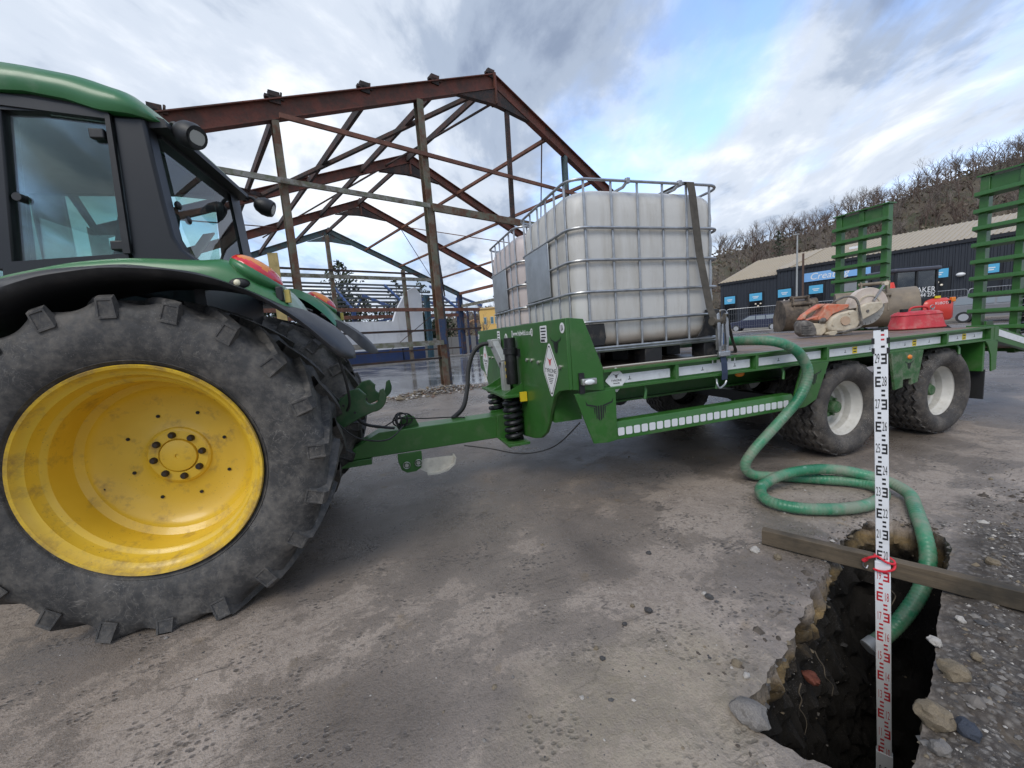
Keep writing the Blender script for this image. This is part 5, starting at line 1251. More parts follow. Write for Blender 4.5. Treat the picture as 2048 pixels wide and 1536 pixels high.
# ---- timber across the pit and the red bungee
def wood(name, a, b, wet):
    t = NT(name); g = t.noise(3, 6, 0.7, t.rmap(RAD(61), (1.2, 22, 16))); w = t.noise(2.6, 5, 0.65)
    c = t.mix(g, a, b); c = t.mix(t.ramp(w, [(0.45, 0), (0.65, 0.8)]), c, wet); t.set('Base Color', c); t.set('Roughness', 0.75); t.bump(g, 0.5, 0.006); return t.m
m_timber = wood('weathered_timber', (0.026, 0.020, 0.013), (0.20, 0.15, 0.095), (0.024, 0.021, 0.015))
a, b = V((1.845, 1.535, 0.055)), V((2.475, 0.40, 0.060))
mb = MB(); P_ = []
n = 16
for i in range(n+1):
    c = a.lerp(b, i/n); d = (b-a).normalized(); sd = d.cross(V((0, 0, 1))).normalized(); j = 0.003*fbm((i*0.7, 0, 3))
    P_.append([c+sd*x+V((0, 0, z+j)) for x, z in ((-0.021, -0.048), (0.021, -0.048), (0.022, 0.032), (-0.02, 0.034))])
mb.loft(P_, closed=True); mb.cap(P_[0]); mb.cap(P_[-1])
single('timber_plank', mb, m_timber, 'weathered timber laid on edge across the pit', 'plank', bev=0.003)
sp = smark(19.62); m_bungee = flat('red_bungee', (0.62, 0.02, 0.035), 0.5, var=0.2)
bg = thing('bungee_cord', sp, 'red bungee cord tying the survey staff to the timber', 'bungee cord')
def bp(x, y, z): return sp+SX*x+SZ*y-SD*z
mb = MB(); mb.tube(spline([bp(-0.058, 0.015, 0.004), bp(-0.045, 0.025, 0.022), bp(-0.02, 0.022, 0.034), bp(-0.008, 0.02, 0.028), bp(0.012, 0.022, 0.016), bp(0.034, 0.016, 0.010), bp(0.040, 0.0, 0.004), bp(0.036, 0.018, -0.012), bp(0.012, 0.024, -0.028), bp(-0.012, 0.022, -0.034), bp(-0.03, 0.01, -0.036)], 6), 0.0052, 8)
mb.tube(spline([bp(-0.024, 0.018, 0.036), bp(-0.026, 0.0, 0.03), bp(-0.01, -0.028, 0.02), bp(0.02, -0.028, 0.016), bp(0.038, -0.012, 0.012), bp(0.040, 0.006, 0.006)], 5), 0.0052, 8)
part('cord', mb, m_bungee, bg)
mb = MB(); mb.cyl(bp(-0.066, 0.014, -0.006), bp(-0.054, 0.016, 0.008), 0.0085, 10); part('cord_end', mb, m_redink, bg)
mb = MB(); mb.tube(spline([bp(-0.064, 0.014, -0.008), bp(-0.066, 0.012, -0.03), bp(-0.056, 0.008, -0.042), bp(-0.05, 0.0, -0.03)], 5), 0.003, 6); part('wire_hook', mb, m_steel, bg)
# ---- roots in the pit wall
random.seed(21)
m_root = flat('pale_root', (0.13, 0.105, 0.075), 0.8)
for (x, y, z), lab in (((1.36, 0.97, -0.16), 'thin pale root hanging down the left wall of the pit'), ((1.62, 1.10, -0.22), 'thin root near the brick fragment in the pit wall'), ((2.12, 1.12, -0.05), 'fine rootlet below the timber beside the staff')):
    p = V((x, y, z)); pts = [p]
    for k in range(6): p = p+V((0.03*random.uniform(-0.6, 1), 0.012*random.uniform(-1, 0.6), -0.035)); pts.append(p)
    single('root', MB().tube(spline(pts, 3), [0.0028*(1-i/19*0.8) for i in range(19)], 5), m_root, lab, 'root', 'roots in the pit wall')
# ---- stones
def stone_mesh(seed, sub=3):
    bm = bmesh.new(); bmesh.ops.create_icosphere(bm, subdivisions=sub, radius=1.0)
    for v in bm.verts:
        q = v.co.copy(); k = 1+0.30*mnoise.noise(q*1.3+V((seed*7.3, 0, 0)))+0.18*mnoise.noise(q*2.9+V((0, seed*3.1, 0)))+0.09*mnoise.noise(q*6.5+V((0, 0, seed)))
        v.co = V((q.x*k, q.y*k*0.85, q.z*k*0.68))
    me = bpy.data.meshes.new('stone'); bm.to_mesh(me); bm.free()
    me.polygons.foreach_set('use_smooth', [True]*len(me.polygons)); me.set_sharp_from_angle(angle=RAD(28)); return me
def rock(name, a, b): return paint(name, a, 0.8, 0.3, 12, b, 0.4, 14, bump=0.5, bscale=40)
rocks = [rock('grey_stone', (0.17, 0.155, 0.14), (0.30, 0.27, 0.23)), rock('ochre_stone', (0.19, 0.150, 0.098), (0.12, 0.10, 0.075)), rock('dark_stone', (0.055, 0.052, 0.05), (0.14, 0.13, 0.12)), rock('pale_stone', (0.42, 0.39, 0.35), (0.3, 0.27, 0.23)), rock('brick_stone', (0.17, 0.050, 0.030), (0.08, 0.05, 0.04)), rock('blue_stone', (0.035, 0.042, 0.058), (0.09, 0.09, 0.095))]
stone_mes = [stone_mesh(k) for k in range(6)]
big = [ # px, py, size px, material, label
    (1500, 1432, 48, 0, 'large grey boulder on the left rim of the pit'),
    (1866, 1440, 44, 1, 'ochre slab of rock jutting over the near right rim of the pit'),
    (1935, 1468, 30, 5, 'bluish stone on the spoil right of the pit'),
    (1908, 1352, 36, 1, 'tan flat stone on the spoil right of the pit'),
    (1297, 1222, 14, 2, 'dark lump of tarmac in front of the ochre stain'), (1418, 1195, 13, 2, 'black stone beside a white chip left of the pit'), (1408, 1188, 8, 3, 'white chip beside the black stone left of the pit'),
    (1297, 1107, 9, 2, 'round dark pebble on the bare tarmac'), (1265, 1212, 8, 1, 'small ochre pebble beside the dark tarmac lump'), (1249, 1249, 9, 2, 'dark pebble below the ochre pebble'),
    (1510, 1102, 16, 3, 'pale stone under the far end of the timber'), (1555, 1115, 13, 1, 'ochre stone beside the timber, left of the pit'),
    (1473, 1328, 16, 1, 'ochre stone in the clump of chips left of the pit'), (1493, 1352, 12, 3, 'pale stone in the clump of chips left of the pit'),
    (1192, 1298, 9, 1, 'brown pebble left of the ochre sand'), (1205, 1318, 10, 2, 'black pebble left of the ochre sand'), (1164, 1397, 9, 3, 'white pebble on the lower tarmac'), (1060, 1435, 8, 1, 'yellow pebble at the bottom of the tarmac'),
    (1870, 1290, 18, 3, 'pale grey stone on the spoil near the pit edge'), (1995, 1390, 20, 0, 'grey stone at the right edge of the spoil'), (1952, 1320, 15, 1, 'tan pebble among the spoil'), (1880, 1505, 26, 0, 'grey rock at the bottom right of the spoil'),
    (1920, 1245, 14, 3, 'pale pebble below the timber on the right'), (1985, 1130, 18, 1, 'brown stone above the timber on the right')]
for k, (px, py, s, mi, lab) in enumerate(big):
    p = on_z(px, py, 0.0); r = s/785.0*(p-V((0, 0, CAM_H))).dot(FW)
    me = stone_mes[k % 6].copy(); me.materials.append(rocks[mi])
    z = r*0.12 + (0.01 if px > 1840 else 0)
    o = link('stone', me, None, loc=(p.x, p.y, z), rot=(random.uniform(-.3, .3), random.uniform(-.3, .3), random.uniform(0, 6)), scale=r*(0.72 if s > 20 else 0.62))
    tag(o, lab, 'stone', 'loose stones around the pit')
me = stone_mes[4].copy(); me.materials.append(rocks[4])
o = link('brick_fragment', me, None, loc=(1.60, 1.10, -0.34), rot=(0.4, 0.3, 1.2), scale=(0.042, 0.036, 0.034)); tag(o, 'red brick fragment stuck in the pit wall', 'brick')
# ---- loose gravel (uncountable)
def scatter(name, pts, mats, label, seed):
    random.seed(seed); mb = MB()
    ico = [(0, 0, 1), (0.9, 0, 0.1), (0.3, 0.85, 0.0), (-0.75, 0.5, 0.1), (-0.7, -0.55, 0), (0.25, -0.9, 0.1), (0, 0, -0.8)]
    fc = [(0, 1, 2), (0, 2, 3), (0, 3, 4), (0, 4, 5), (0, 5, 1), (6, 2, 1), (6, 3, 2), (6, 4, 3), (6, 5, 4), (6, 1, 5)]
    for x, y, z, r in pts:
        a = random.uniform(0, 6.28); ca, sa = math.cos(a), math.sin(a); sx, sy, sz = r*random.uniform(0.7, 1.3), r*random.uniform(0.6, 1.1), r*random.uniform(0.45, 0.9)
        vs_ = []
        for p in ico:
            q = (p[0]*sx*random.uniform(0.8, 1.2), p[1]*sy*random.uniform(0.8, 1.2), p[2]*sz)
            vs_.append((x+q[0]*ca-q[1]*sa, y+q[0]*sa+q[1]*ca, z+q[2]*0.9+sz*0.15))
        mb.add(vs_, fc, random.choices(range(len(mats)), [5, 2, 4, 2][:len(mats)])[0])
    o = link(name, mesh_of(name, mb, mats, 0)); tag(o, label, kind='stuff'); return o
def pit_d(x, y):
    p = V((x, y, 0)); n = p.dot(SPN); u = p.dot(SPU)
    dn = max(0.115-n, n-0.515, 0); du = max(1.12-u, u-2.99, 0); return math.hypot(dn, du), n, u
random.seed(5); pts = []
while len(pts) < 5200:
    x, y = random.uniform(0.2, 4.2), random.uniform(0.25, 2.3)
    d_, n_, u_ = pit_d(x, y)
    if d_ <= 0.012: continue
    left = n_ > 0.3
    dens = (0.75*math.exp(-d_/0.10)+0.02) if left else (0.9*math.exp(-d_/0.9) if n_ < 0.14 and x > 1.1 else 0.5*math.exp(-d_/0.12)+0.02)
    if random.random() > dens: continue
    r = min(0.016, 0.0026*math.exp(random.gauss(0.0, 0.55)))*(1.5 if not left else 1.15)
    pts.append((x, y, ground_z(x, y, d_), r))
random.seed(9)
for k in range(2600):
    x, y = random.uniform(-1.5, 3.5), 0.40+2.8*random.random()**1.4; d_, n_, u_ = pit_d(x, y)
    if d_ > 0.03: pts.append((x, y, ground_z(x, y, d_), 0.0022*math.exp(random.gauss(0, 0.6))))
scatter('gravel', pts, rocks[:4], 'loose grit and gravel round the pit', 4)
pts = []
random.seed(31)                                            # grit stuck in the pit walls
for k in range(700):
    i = random.randrange(NR); dz = 2.0*random.random()**2.2*0.55; p = rows[len(depths)-1-min(len(depths)-1, int(46*(dz/2.0)**(1/1.15)))][i]
    pts.append((p[0], p[1], p[2], 0.004*math.exp(random.gauss(0, 0.6))))
scatter('wall_grit', pts, [rocks[2], rocks[1], rocks[0], rocks[1]], 'stones bedded in the pit walls', 8)
pts = []                                                   # clods and half-buried lumps on the spoil and the crumbling rim
random.seed(17)
m_clod = paint('brown_clod', (0.075, 0.060, 0.047), 0.95, 0.35, 30, (0.15, 0.125, 0.10), 0.4, 20, bump=0.6, bscale=90); m_clod2 = paint('grey_clod', (0.15, 0.132, 0.115), 0.95, 0.3, 30, (0.08, 0.07, 0.06), 0.4, 20, bump=0.6, bscale=90)
while len(pts) < 2600:
    x, y = random.uniform(0.7, 4.0), random.uniform(0.2, 1.9); d_, n_, u_ = pit_d(x, y)
    if d_ <= 0.004: continue
    sp_ = n_ < 0.13 and x > 1.12
    if random.random() > (0.75*math.exp(-d_/0.7) if sp_ else 0.8*math.exp(-d_/0.045)): continue
    r = min(0.032, 0.0062*math.exp(random.gauss(0, 0.60))); pts.append((x, y, ground_z(x, y, d_)-r*0.25, r))
scatter('soil_clods', pts, [m_clod, m_clod2, m_clod, rocks[0]], 'clods of dug earth on the spoil and rim', 19)
# ================================================================== DERELICT STEEL FRAME
BBp = V((1.364, 10.394, 0)); BAX = V((math.cos(RAD(112)), math.sin(RAD(112)), 0)); BGX = V((math.sin(RAD(112)), -math.cos(RAD(112)), 0))
def B(g, k, z): return BBp+BGX*g+BAX*k+V((0, 0, z))
def in_b(p): d_ = p-BBp; return d_.dot(BGX), d_.dot(BAX)
def rusty(name, c, rust, amt, dscale=3.0, moss=None):
    t = NT(name); n1 = t.noise(dscale, 7, 0.68); n2 = t.noise(dscale*7, 5, 0.65)
    b_ = t.mix(t.ramp(n2, [(0.3, 0), (0.7, 1)]), sc(c, 0.7), sc(c, 1.25))
    r_ = t.mix(n2, sc(rust, 0.4), sc(rust, 1.5)); m = t.ramp(t.math('ADD', t.math('MULTIPLY', n1, 0.7), t.math('MULTIPLY', n2, 0.3)), [(0.62-0.4*amt, 0), (0.70-0.34*amt, 1)])
    c_ = t.mix(m, b_, r_)
    if moss: c_ = t.mix(t.ramp(t.noise(dscale*2.2, 5, 0.6, t.map(loc=(9, 4, 1))), [(0.48, 0), (0.6, 0.8)]), c_, moss)
    t.set('Base Color', c_); t.set('Roughness', 0.75); return t.m
m_oxide = rusty('red_oxide_steel', (0.155, 0.048, 0.030), (0.085, 0.040, 0.028), 0.42)
m_teal = rusty('teal_painted_steel', (0.075, 0.115, 0.118), (0.12, 0.055, 0.035), 0.28)
m_purlin = rusty('dark_purlin_steel', (0.030, 0.024, 0.021), (0.075, 0.035, 0.024), 0.40)
m_thinred = rusty('thin_rust_steel', (0.20, 0.085, 0.055), (0.12, 0.055, 0.035), 0.4)
m_post = rusty('weathered_post', (0.185, 0.155, 0.112), (0.12, 0.056, 0.030), 0.46, 2.0, (0.13, 0.145, 0.10))
m_bluepost = rusty('blue_post_paint', (0.030, 0.055, 0.115), (0.12, 0.06, 0.04), 0.35, 2.2)
m_mossrail = rusty('mossy_rail', (0.27, 0.265, 0.235), (0.12, 0.095, 0.065), 0.38, 3, (0.13, 0.14, 0.08))
sf = thing('steel_frame_barn', B(2.5, 8, 0), 'derelict rusty steel barn frame stripped of its cladding, open to the sky', 'building')
def fp(name, mb, m, **k): return part(name, mb, m, sf, **k)
G0, GL, GR, ZA, ZE = 2.49, -6.4, 11.35, 8.28, 4.62
KS = (0.0, 5.4, 10.9, 16.4)
def raft_z(g): return ZA-(ZA-ZE)*abs(g-G0)/(G0-GL)
for i, k in enumerate(KS):
    m = m_teal if i == 3 else m_oxide
    up = (0, 0, 1)
    for ge in (GL, GR):
        fp('rafter', MB().ibeam(B(G0, k, ZA), B(ge, k, ZE), 0.18, 0.36 if i == 0 else 0.31, 0.022, up), m, smooth=0)
        sg = -1 if ge < G0 else 1
        fp('column', MB().ibeam(B(ge, k, 0.0), B(ge, k, ZE+0.1), 0.22, 0.34, 0.02, tuple(BGX)), m_bluepost if i > 1 else m_post, smooth=0)
        # tapered apex haunch
        q = [B(G0, k, ZA-0.20), B(G0+sg*1.25, k, raft_z(G0+1.25)-0.20), B(G0+sg*0.15, k, ZA-0.62), B(G0, k, ZA-0.62)]
        mb = MB(); t_ = BAX*0.07; mb.add([p-t_ for p in q]+[p+t_ for p in q], [(0, 1, 2, 3), (7, 6, 5, 4), (0, 4, 5, 1), (1, 5, 6, 2), (2, 6, 7, 3), (3, 7, 4, 0)]); fp('apex_haunch', mb, m_purlin if i < 3 else m, smooth=0)
    fp('apex_plate', MB().beam(B(G0, k, ZA-0.60), B(G0, k, ZA+0.20), 0.05, 0.24, tuple(BAX)), m)
# purlins and their cleats
for g in (-4.97, -3.12, -1.26, 0.58, 2.41):
    z = raft_z(g)+0.20
    fp('purlin', MB().section(B(g, 0.15, z-0.22), B(g, 16.4, z-0.22), [(-0.04, -0.085), (0.04, -0.085), (0.04, -0.07), (-0.025, -0.07), (-0.025, 0.07), (0.04, 0.07), (0.04, 0.085), (-0.04, 0.085)]), m_purlin, smooth=0)
    mb = MB(); a_ = B(g, 0, z+0.02); mb.beam(a_-BGX*0.17, a_+BGX*0.17, 0.10, 0.05); mb.beam(a_-BGX*0.10, a_+BGX*0.10, 0.10, 0.22); mb.beam(a_+BGX*0.12+V((0, 0, 0.02)), a_+BGX*0.14+V((0, 0, 0.14)), 0.03, 0.03)
    fp('cleat', mb, m_purlin, smooth=0)
for g in (4.55, 6.75, 9.0):
    z = raft_z(g)+0.16
    fp('purlin', MB().angle(B(g, 0.05, z-0.30), B(g, 16.4, z-0.30), 0.10, 0.012), m_thinred, smooth=0)
    mb = MB(); a_ = B(g, 0, z); mb.beam(a_-BGX*0.08, a_+BGX*0.06, 0.06, 0.12); fp('cleat', mb, m_purlin, smooth=0)
for g, z in ((GR, ZE+0.05), (GR+0.1, 3.75)):
    fp('eaves_beam', MB().section(B(g, 0, z), B(g, 16.4, z), [(-0.04, -0.10), (0.04, -0.10), (0.04, 0.10), (-0.04, 0.10)]), m_mossrail if z < 4 else m_thinred, smooth=0)
fp('eaves_beam', MB().beam(B(GL, 0, ZE), B(GL, 16.4, ZE), 0.08, 0.2), m_purlin)
fp('wind_brace', MB().beam(B(2.2, 0.1, ZA-0.25), B(-2.9, 5.3, raft_z(-2.9)-0.12), 0.10, 0.10), m_purlin)
fp('wind_brace', MB().beam(B(-6.2, 0.1, raft_z(-6.2)), B(-2.6, 5.3, raft_z(-2.6)-0.10), 0.10, 0.10), m_purlin)
fp('tie_rod', MB().cyl(B(2.75, 0.2, raft_z(2.75)-0.2), B(-1.0, 16.2, raft_z(1.9)-0.5), 0.035, 8), m_purlin)
# gable posts and sheeting rails of the first frame
for g, zt, m in ((-3.17, raft_z(-3.17)-0.2, m_post), (5.28, raft_z(5.28)-0.2, m_teal)):
    fp('gable_post', MB().ibeam(B(g, 0, 0.0), B(g, 0, zt), 0.13, 0.17, 0.016, tuple(BAX)), m, smooth=0)
fp('gable_post', MB().ibeam(B(0.06, 0, 0.0), B(0.06, 0, raft_z(0.06)-0.2), 0.16, 0.20, 0.018, tuple(BAX)), m_post, smooth=0)
fp('post_cover', MB().bx(0, 0, 0, 0, 0, 0) if False else MB().section(B(0.22, 0.05, 0.0), B(0.17, 0.05, 4.5), [(-0.05, -0.07), (0.05, -0.07), (0.05, 0.07), (-0.05, 0.07)], tuple(BAX)), rusty('post_upright_paint', (0.07, 0.065, 0.055), (0.11, 0.06, 0.04), 0.4, 1.6, (0.035, 0.06, 0.12)), smooth=0)
fp('post_patch', MB().section(B(0.06, -0.115, 1.15), B(0.06, -0.115, 1.80), [(-0.082, -0.012), (0.082, -0.012), (0.082, 0.012), (-0.082, 0.012)], tuple(BAX)), m_bluepost)
fp('hanger', MB().beam(B(2.92, 0, raft_z(2.92)-0.25), B(2.85, 0, 4.55), 0.13, 0.08, tuple(BAX)), m_purlin)
fp('sheeting_rail', MB().section(B(-3.1, -0.14, 5.82), B(7.5, -0.14, 5.74), [(-0.03, -0.045), (0.03, -0.045), (0.03, 0.045), (-0.03, 0.045)]), m_thinred)
fp('sheeting_rail', MB().section(B(-6.4, -0.15, 4.60), B(0.02, -0.15, 4.58), [(-0.03, -0.05), (0.03, -0.05), (0.03, 0.05), (-0.03, 0.05)]), m_mossrail)
fp('sheeting_rail', MB().section(B(0.10, -0.14, 4.56), B(11.3, -0.14, 4.42), [(-0.04, -0.09), (0.04, -0.09), (0.04, 0.09), (-0.04, 0.09)]), m_post)
fp('sheeting_rail', MB().beam(B(-3.2, -0.14, 1.26), B(0.03, -0.14, 1.20), 0.08, 0.12), m_mossrail)
fp('sheeting_rail', MB().beam(B(-3.2, -0.02, 0.86), B(0.0, -0.02, 0.80), 0.05, 0.05), m_purlin)
# rails and posts of the fourth frame
for g, z0 in ((2.35, 0.0), (7.0, 0.0)):
    fp('gable_post', MB().beam(B(g, 16.4, 0.0), B(g, 16.4, raft_z(g)-0.2), 0.20, 0.24, tuple(BAX)), m_post)
for g0, g1, z, w, h, m in ((-6.4, 8.2, 5.97, 0.06, 0.12, m_purlin), (-6.4, 9.6, 5.60, 0.10, 0.22, m_mossrail), (-6.4, 13.0, 3.70, 0.10, 0.24, m_thinred), (-6.4, 13.0, 2.25, 0.08, 0.14, m_purlin), (2.3, 11.0, 0.85, 0.06, 0.10, m_purlin)):
    fp('sheeting_rail', MB().beam(B(g0, 16.25, z), B(g1, 16.25, z-0.25*(g1-2)/12 if z < 5 else z), w, h), m)
for g in (12.6, 13.3): fp('outer_post', MB().beam(B(g, 17.4, 0.0), B(g, 17.4, 3.6), 0.14, 0.14, tuple(BAX)), m_bluepost)
for (g0_, k0_), (g1_, k1_) in (((4.5, 0.2), (9.2, 5.3)), ((9.0, 5.5), (4.6, 10.8)), ((4.5, 11.0), (9.2, 16.2)), ((-4.9, 5.6), (-1.3, 10.8))):
    fp('brace_rod', MB().cyl(B(g0_, k0_, raft_z(g0_)-0.05), B(g1_, k1_, raft_z(g1_)-0.05), 0.022, 6), m_thinred)
fp('rod', MB().cyl(B(3.6, 12.0, 0.9), B(9.0, 14.0, 3.9), 0.02, 6), m_purlin)
fp('rod', MB().cyl(B(8.2, 13.5, 6.1), B(9.6, 15.6, 4.4), 0.05, 6), m_purlin)
# ---- wet concrete floor
def wet_concrete():
    t = NT('wet_concrete'); n = t.noise(0.5, 6, 0.6, t.rmap(RAD(-112), (1.0, 1.5, 1))); n2 = t.noise(5, 6, 0.65)
    c = t.mix(n2, (0.20, 0.195, 0.19), (0.32, 0.31, 0.30)); w = t.ramp(n, [(0.40, 0), (0.55, 1)])
    t.set('Base Color', t.mix(w, c, (0.13, 0.128, 0.127))); t.set('Roughness', t.ramp(w, [(0, 0.20), (1, 0.10)])); t.bump(n2, 0.02, 0.01); return t.m
mb = MB(); q = [B(-7, -0.30, 0), B(14, -0.30, 0), B(14, 15.6, 0), B(-7, 15.6, 0)]
mb.add([p+V((0, 0, -0.05)) for p in q]+[p+V((0, 0, 0.012)) for p in q], [(4, 5, 6, 7), (0, 1, 5, 4), (1, 2, 6, 5), (2, 3, 7, 6), (3, 0, 4, 7)])
tag(link('concrete_floor', mesh_of('concrete_floor', mb, wet_concrete(), 0)), 'wet concrete floor of the steel frame', kind='structure')
mb = MB(); q = [B(-7, 15.6, 0), B(16, 15.6, 0), B(16, 16.9, 0), B(-7, 16.9, 0)]
mb.add([p+V((0, 0, -0.05)) for p in q]+[p+V((0, 0, 0.12)) for p in q], [(4, 5, 6, 7), (0, 1, 5, 4), (1, 2, 6, 5), (2, 3, 7, 6), (3, 0, 4, 7)])
tag(link('kerb', mesh_of('kerb', mb, paint('dusty_kerb', (0.22, 0.205, 0.185), 0.8, 0.2, 3), 0)), 'raised kerb strip behind the concrete floor', kind='structure')
# ---- rubble at the post foot
random.seed(12); pts = []
for k in range(1500):
    s_, t_ = random.gauss(0, 0.75), random.gauss(0, 0.26); g = -0.55+s_*1.15; kk = -0.62+t_-0.12*s_
    p = B(g, kk, 0); hgt = 0.16*math.exp(-(s_/0.8)**2-(t_/0.3)**2)
    pts.append((p.x, p.y, random.random()*hgt, 0.020*math.exp(random.gauss(0, 0.55))))
scatter('rubble', pts, [rocks[0], rocks[3], rocks[1], rock('brown_rubble', (0.16, 0.10, 0.07), (0.1, 0.08, 0.06))], 'heap of broken concrete and brick rubble at the post foot', 6)
mb = MB()
for k in range(7):
    a_ = B(random.uniform(0.0, 1.2), random.uniform(-0.9, -0.4), random.uniform(0.04, 0.14)); dr = V((random.uniform(-1, 1), random.uniform(-0.4, 0.4), random.uniform(-0.15, 0.1)))
    if k == 0: single('broken_timber', MB().beam(a_-dr*0.35, a_+dr*0.35, 0.06, 0.04), m_timber, 'dark broken timber on the rubble at the post foot', 'timber')
# ================================================================== BACKGROUND
m_white_wall = paint('stained_white_wall', (0.80, 0.805, 0.81), 0.85, 0.06, 1.5, (0.45, 0.44, 0.42), 0.25, 2.2, streak=True)
m_blue_base = paint('blue_wall_base', (0.030, 0.055, 0.150), 0.8, 0.15, 2, (0.055, 0.06, 0.08), 0.5, 3)
wall = thing('white_wall', B(5.6, 17.2, 0), 'white rendered wall with a dark blue base, broken down to a gable', 'wall')
def wallpoly(pts, k0, k1, m, name):
    q0 = [B(g, k0, z) for g, z in pts]; q1 = [B(g, k1, z) for g, z in pts]; n = len(pts); mb = MB()
    mb.add(q0+q1, [tuple(range(n)), tuple(range(2*n-1, n-1, -1))]+[(i, i+n, (i+1) % n+n, (i+1) % n) for i in range(n)]); return part(name, mb, m, wall, smooth=0)
wallpoly([(1.0, 0.96), (1.0, 2.95), (6.2, 2.85), (6.5, 3.55), (7.4, 4.9), (8.1, 5.2), (8.5, 4.6), (8.4, 0.96)], 17.0, 17.3, m_white_wall, 'render')
wallpoly([(1.0, 0.0), (1.0, 0.955), (6.6, 0.955), (6.6, 0.0)], 16.97, 17.28, m_blue_base, 'blue_base')
wallpoly([(6.72, 0.0), (6.72, 0.955), (8.38, 0.955), (8.38, 0.0)], 17.01, 17.29, m_blue_base, 'blue_base')
m_tealpost = rusty('teal_post', (0.06, 0.13, 0.17), (0.10, 0.07, 0.05), 0.25, 2)
single('blue_post', MB().ibeam(B(8.75, 16.9, 0), B(8.85, 16.9, 4.6), 0.3, 0.35, 0.03, tuple(BGX)), m_tealpost, 'peeling blue post at the right end of the white wall', 'post', smooth=0)
# ---- blue shed roof frame behind
shed = thing('blue_shed_frame', B(4, 22, 0), 'blue steel shed frame with bare purlins behind the white wall', 'building')
m_shedblue = rusty('shed_blue_steel', (0.035, 0.075, 0.20), (0.09, 0.07, 0.06), 0.22, 1.5); m_shedrail = rusty('shed_rail', (0.10, 0.115, 0.125), (0.05, 0.05, 0.05), 0.4, 1.0)
K0, K1, Z0, Z1 = 20.0, 24.5, 4.0, 6.55
for i in range(8):
    t_ = i/7; k = K0+(K1-K0)*t_; z = Z0+(Z1-Z0)*t_; ge = 15.5-0.4*i-random.random()
    part('purlin', MB().section(B(-9, k, z), B(ge, k, z-0.15), [(-0.06, -0.07), (0.06, -0.07), (0.06, 0.07), (-0.06, 0.07)]), m_shedrail, shed, smooth=0)
for g in (-5, 0, 4.6, 9.0, 13.4):
    part('rafter', MB().beam(B(g, K0, Z0-0.12), B(g, K1, Z1-0.12), 0.14, 0.18), m_shedblue, shed)
    part('tie_beam', MB().beam(B(g, K0, 3.5), B(g, K1+4, 3.5), 0.12, 0.16), m_shedblue, shed)
    part('truss_strut', MB().beam(B(g, K0+0.2, 3.5), B(g+1.6, K0+2.6, 5.1), 0.12, 0.12), m_shedblue, shed)
    part('truss_strut', MB().beam(B(g+1.7, K0+2.6, 5.3), B(g+3.0, K0+0.6, 4.2), 0.12, 0.22), m_shedblue, shed)
    part('post', MB().beam(B(g, K0, 0), B(g, K0, 3.9), 0.26, 0.26, tuple(BAX)), m_shedblue, shed)
part('eaves_beam', MB().beam(B(-9, K0-0.2, 3.45), B(14.0, K0-0.2, 3.35), 0.15, 0.25), m_thinred, shed)
part('plastic_sheet', MB().loft([[B(9.8, 19.6, 3.4), B(10.5, 19.6, 3.4)], [B(9.7, 19.5, 2.6), B(10.6, 19.7, 2.6)], [B(9.9, 19.6, 1.9), B(10.4, 19.5, 1.9)]]), flat('torn_white_sheet', (0.6, 0.6, 0.58), 0.7), shed)
# ---- concrete panel wall on the right of it
pw_ = thing('panel_wall', B(12.5, 22, 0), 'low grey concrete panel wall behind the steel frame', 'wall')
m_conc = paint('grey_concrete_panel', (0.30, 0.285, 0.26), 0.85, 0.12, 2, (0.16, 0.14, 0.12), 0.4, 2)
for i in range(6):
    g0 = 9.2+i*1.5; q = [B(g0, 22, 0), B(g0+1.47, 22, 0), B(g0+1.47, 22.15, 0), B(g0, 22.15, 0)]
    mb = MB(); mb.add(q+[p+V((0, 0, 1.55)) for p in q], [(0, 1, 5, 4), (1, 2, 6, 5), (2, 3, 7, 6), (3, 0, 4, 7), (4, 5, 6, 7)]); part('panel', mb, m_conc, pw_)
# ---- timber board standing behind the tractor
bd = far(548, 506, 7.5)
single('yellow_board', MB().beam((bd.x, bd.y, 0), (bd.x-0.03, bd.y, bd.z), 0.17, 0.04, (0, 1, 0)), paint('mouldy_plywood', (0.42, 0.32, 0.13), 0.8, 0.25, 6, (0.12, 0.1, 0.05), 0.5, 5), 'mouldy yellow board standing upright behind the tail lamp', 'board')
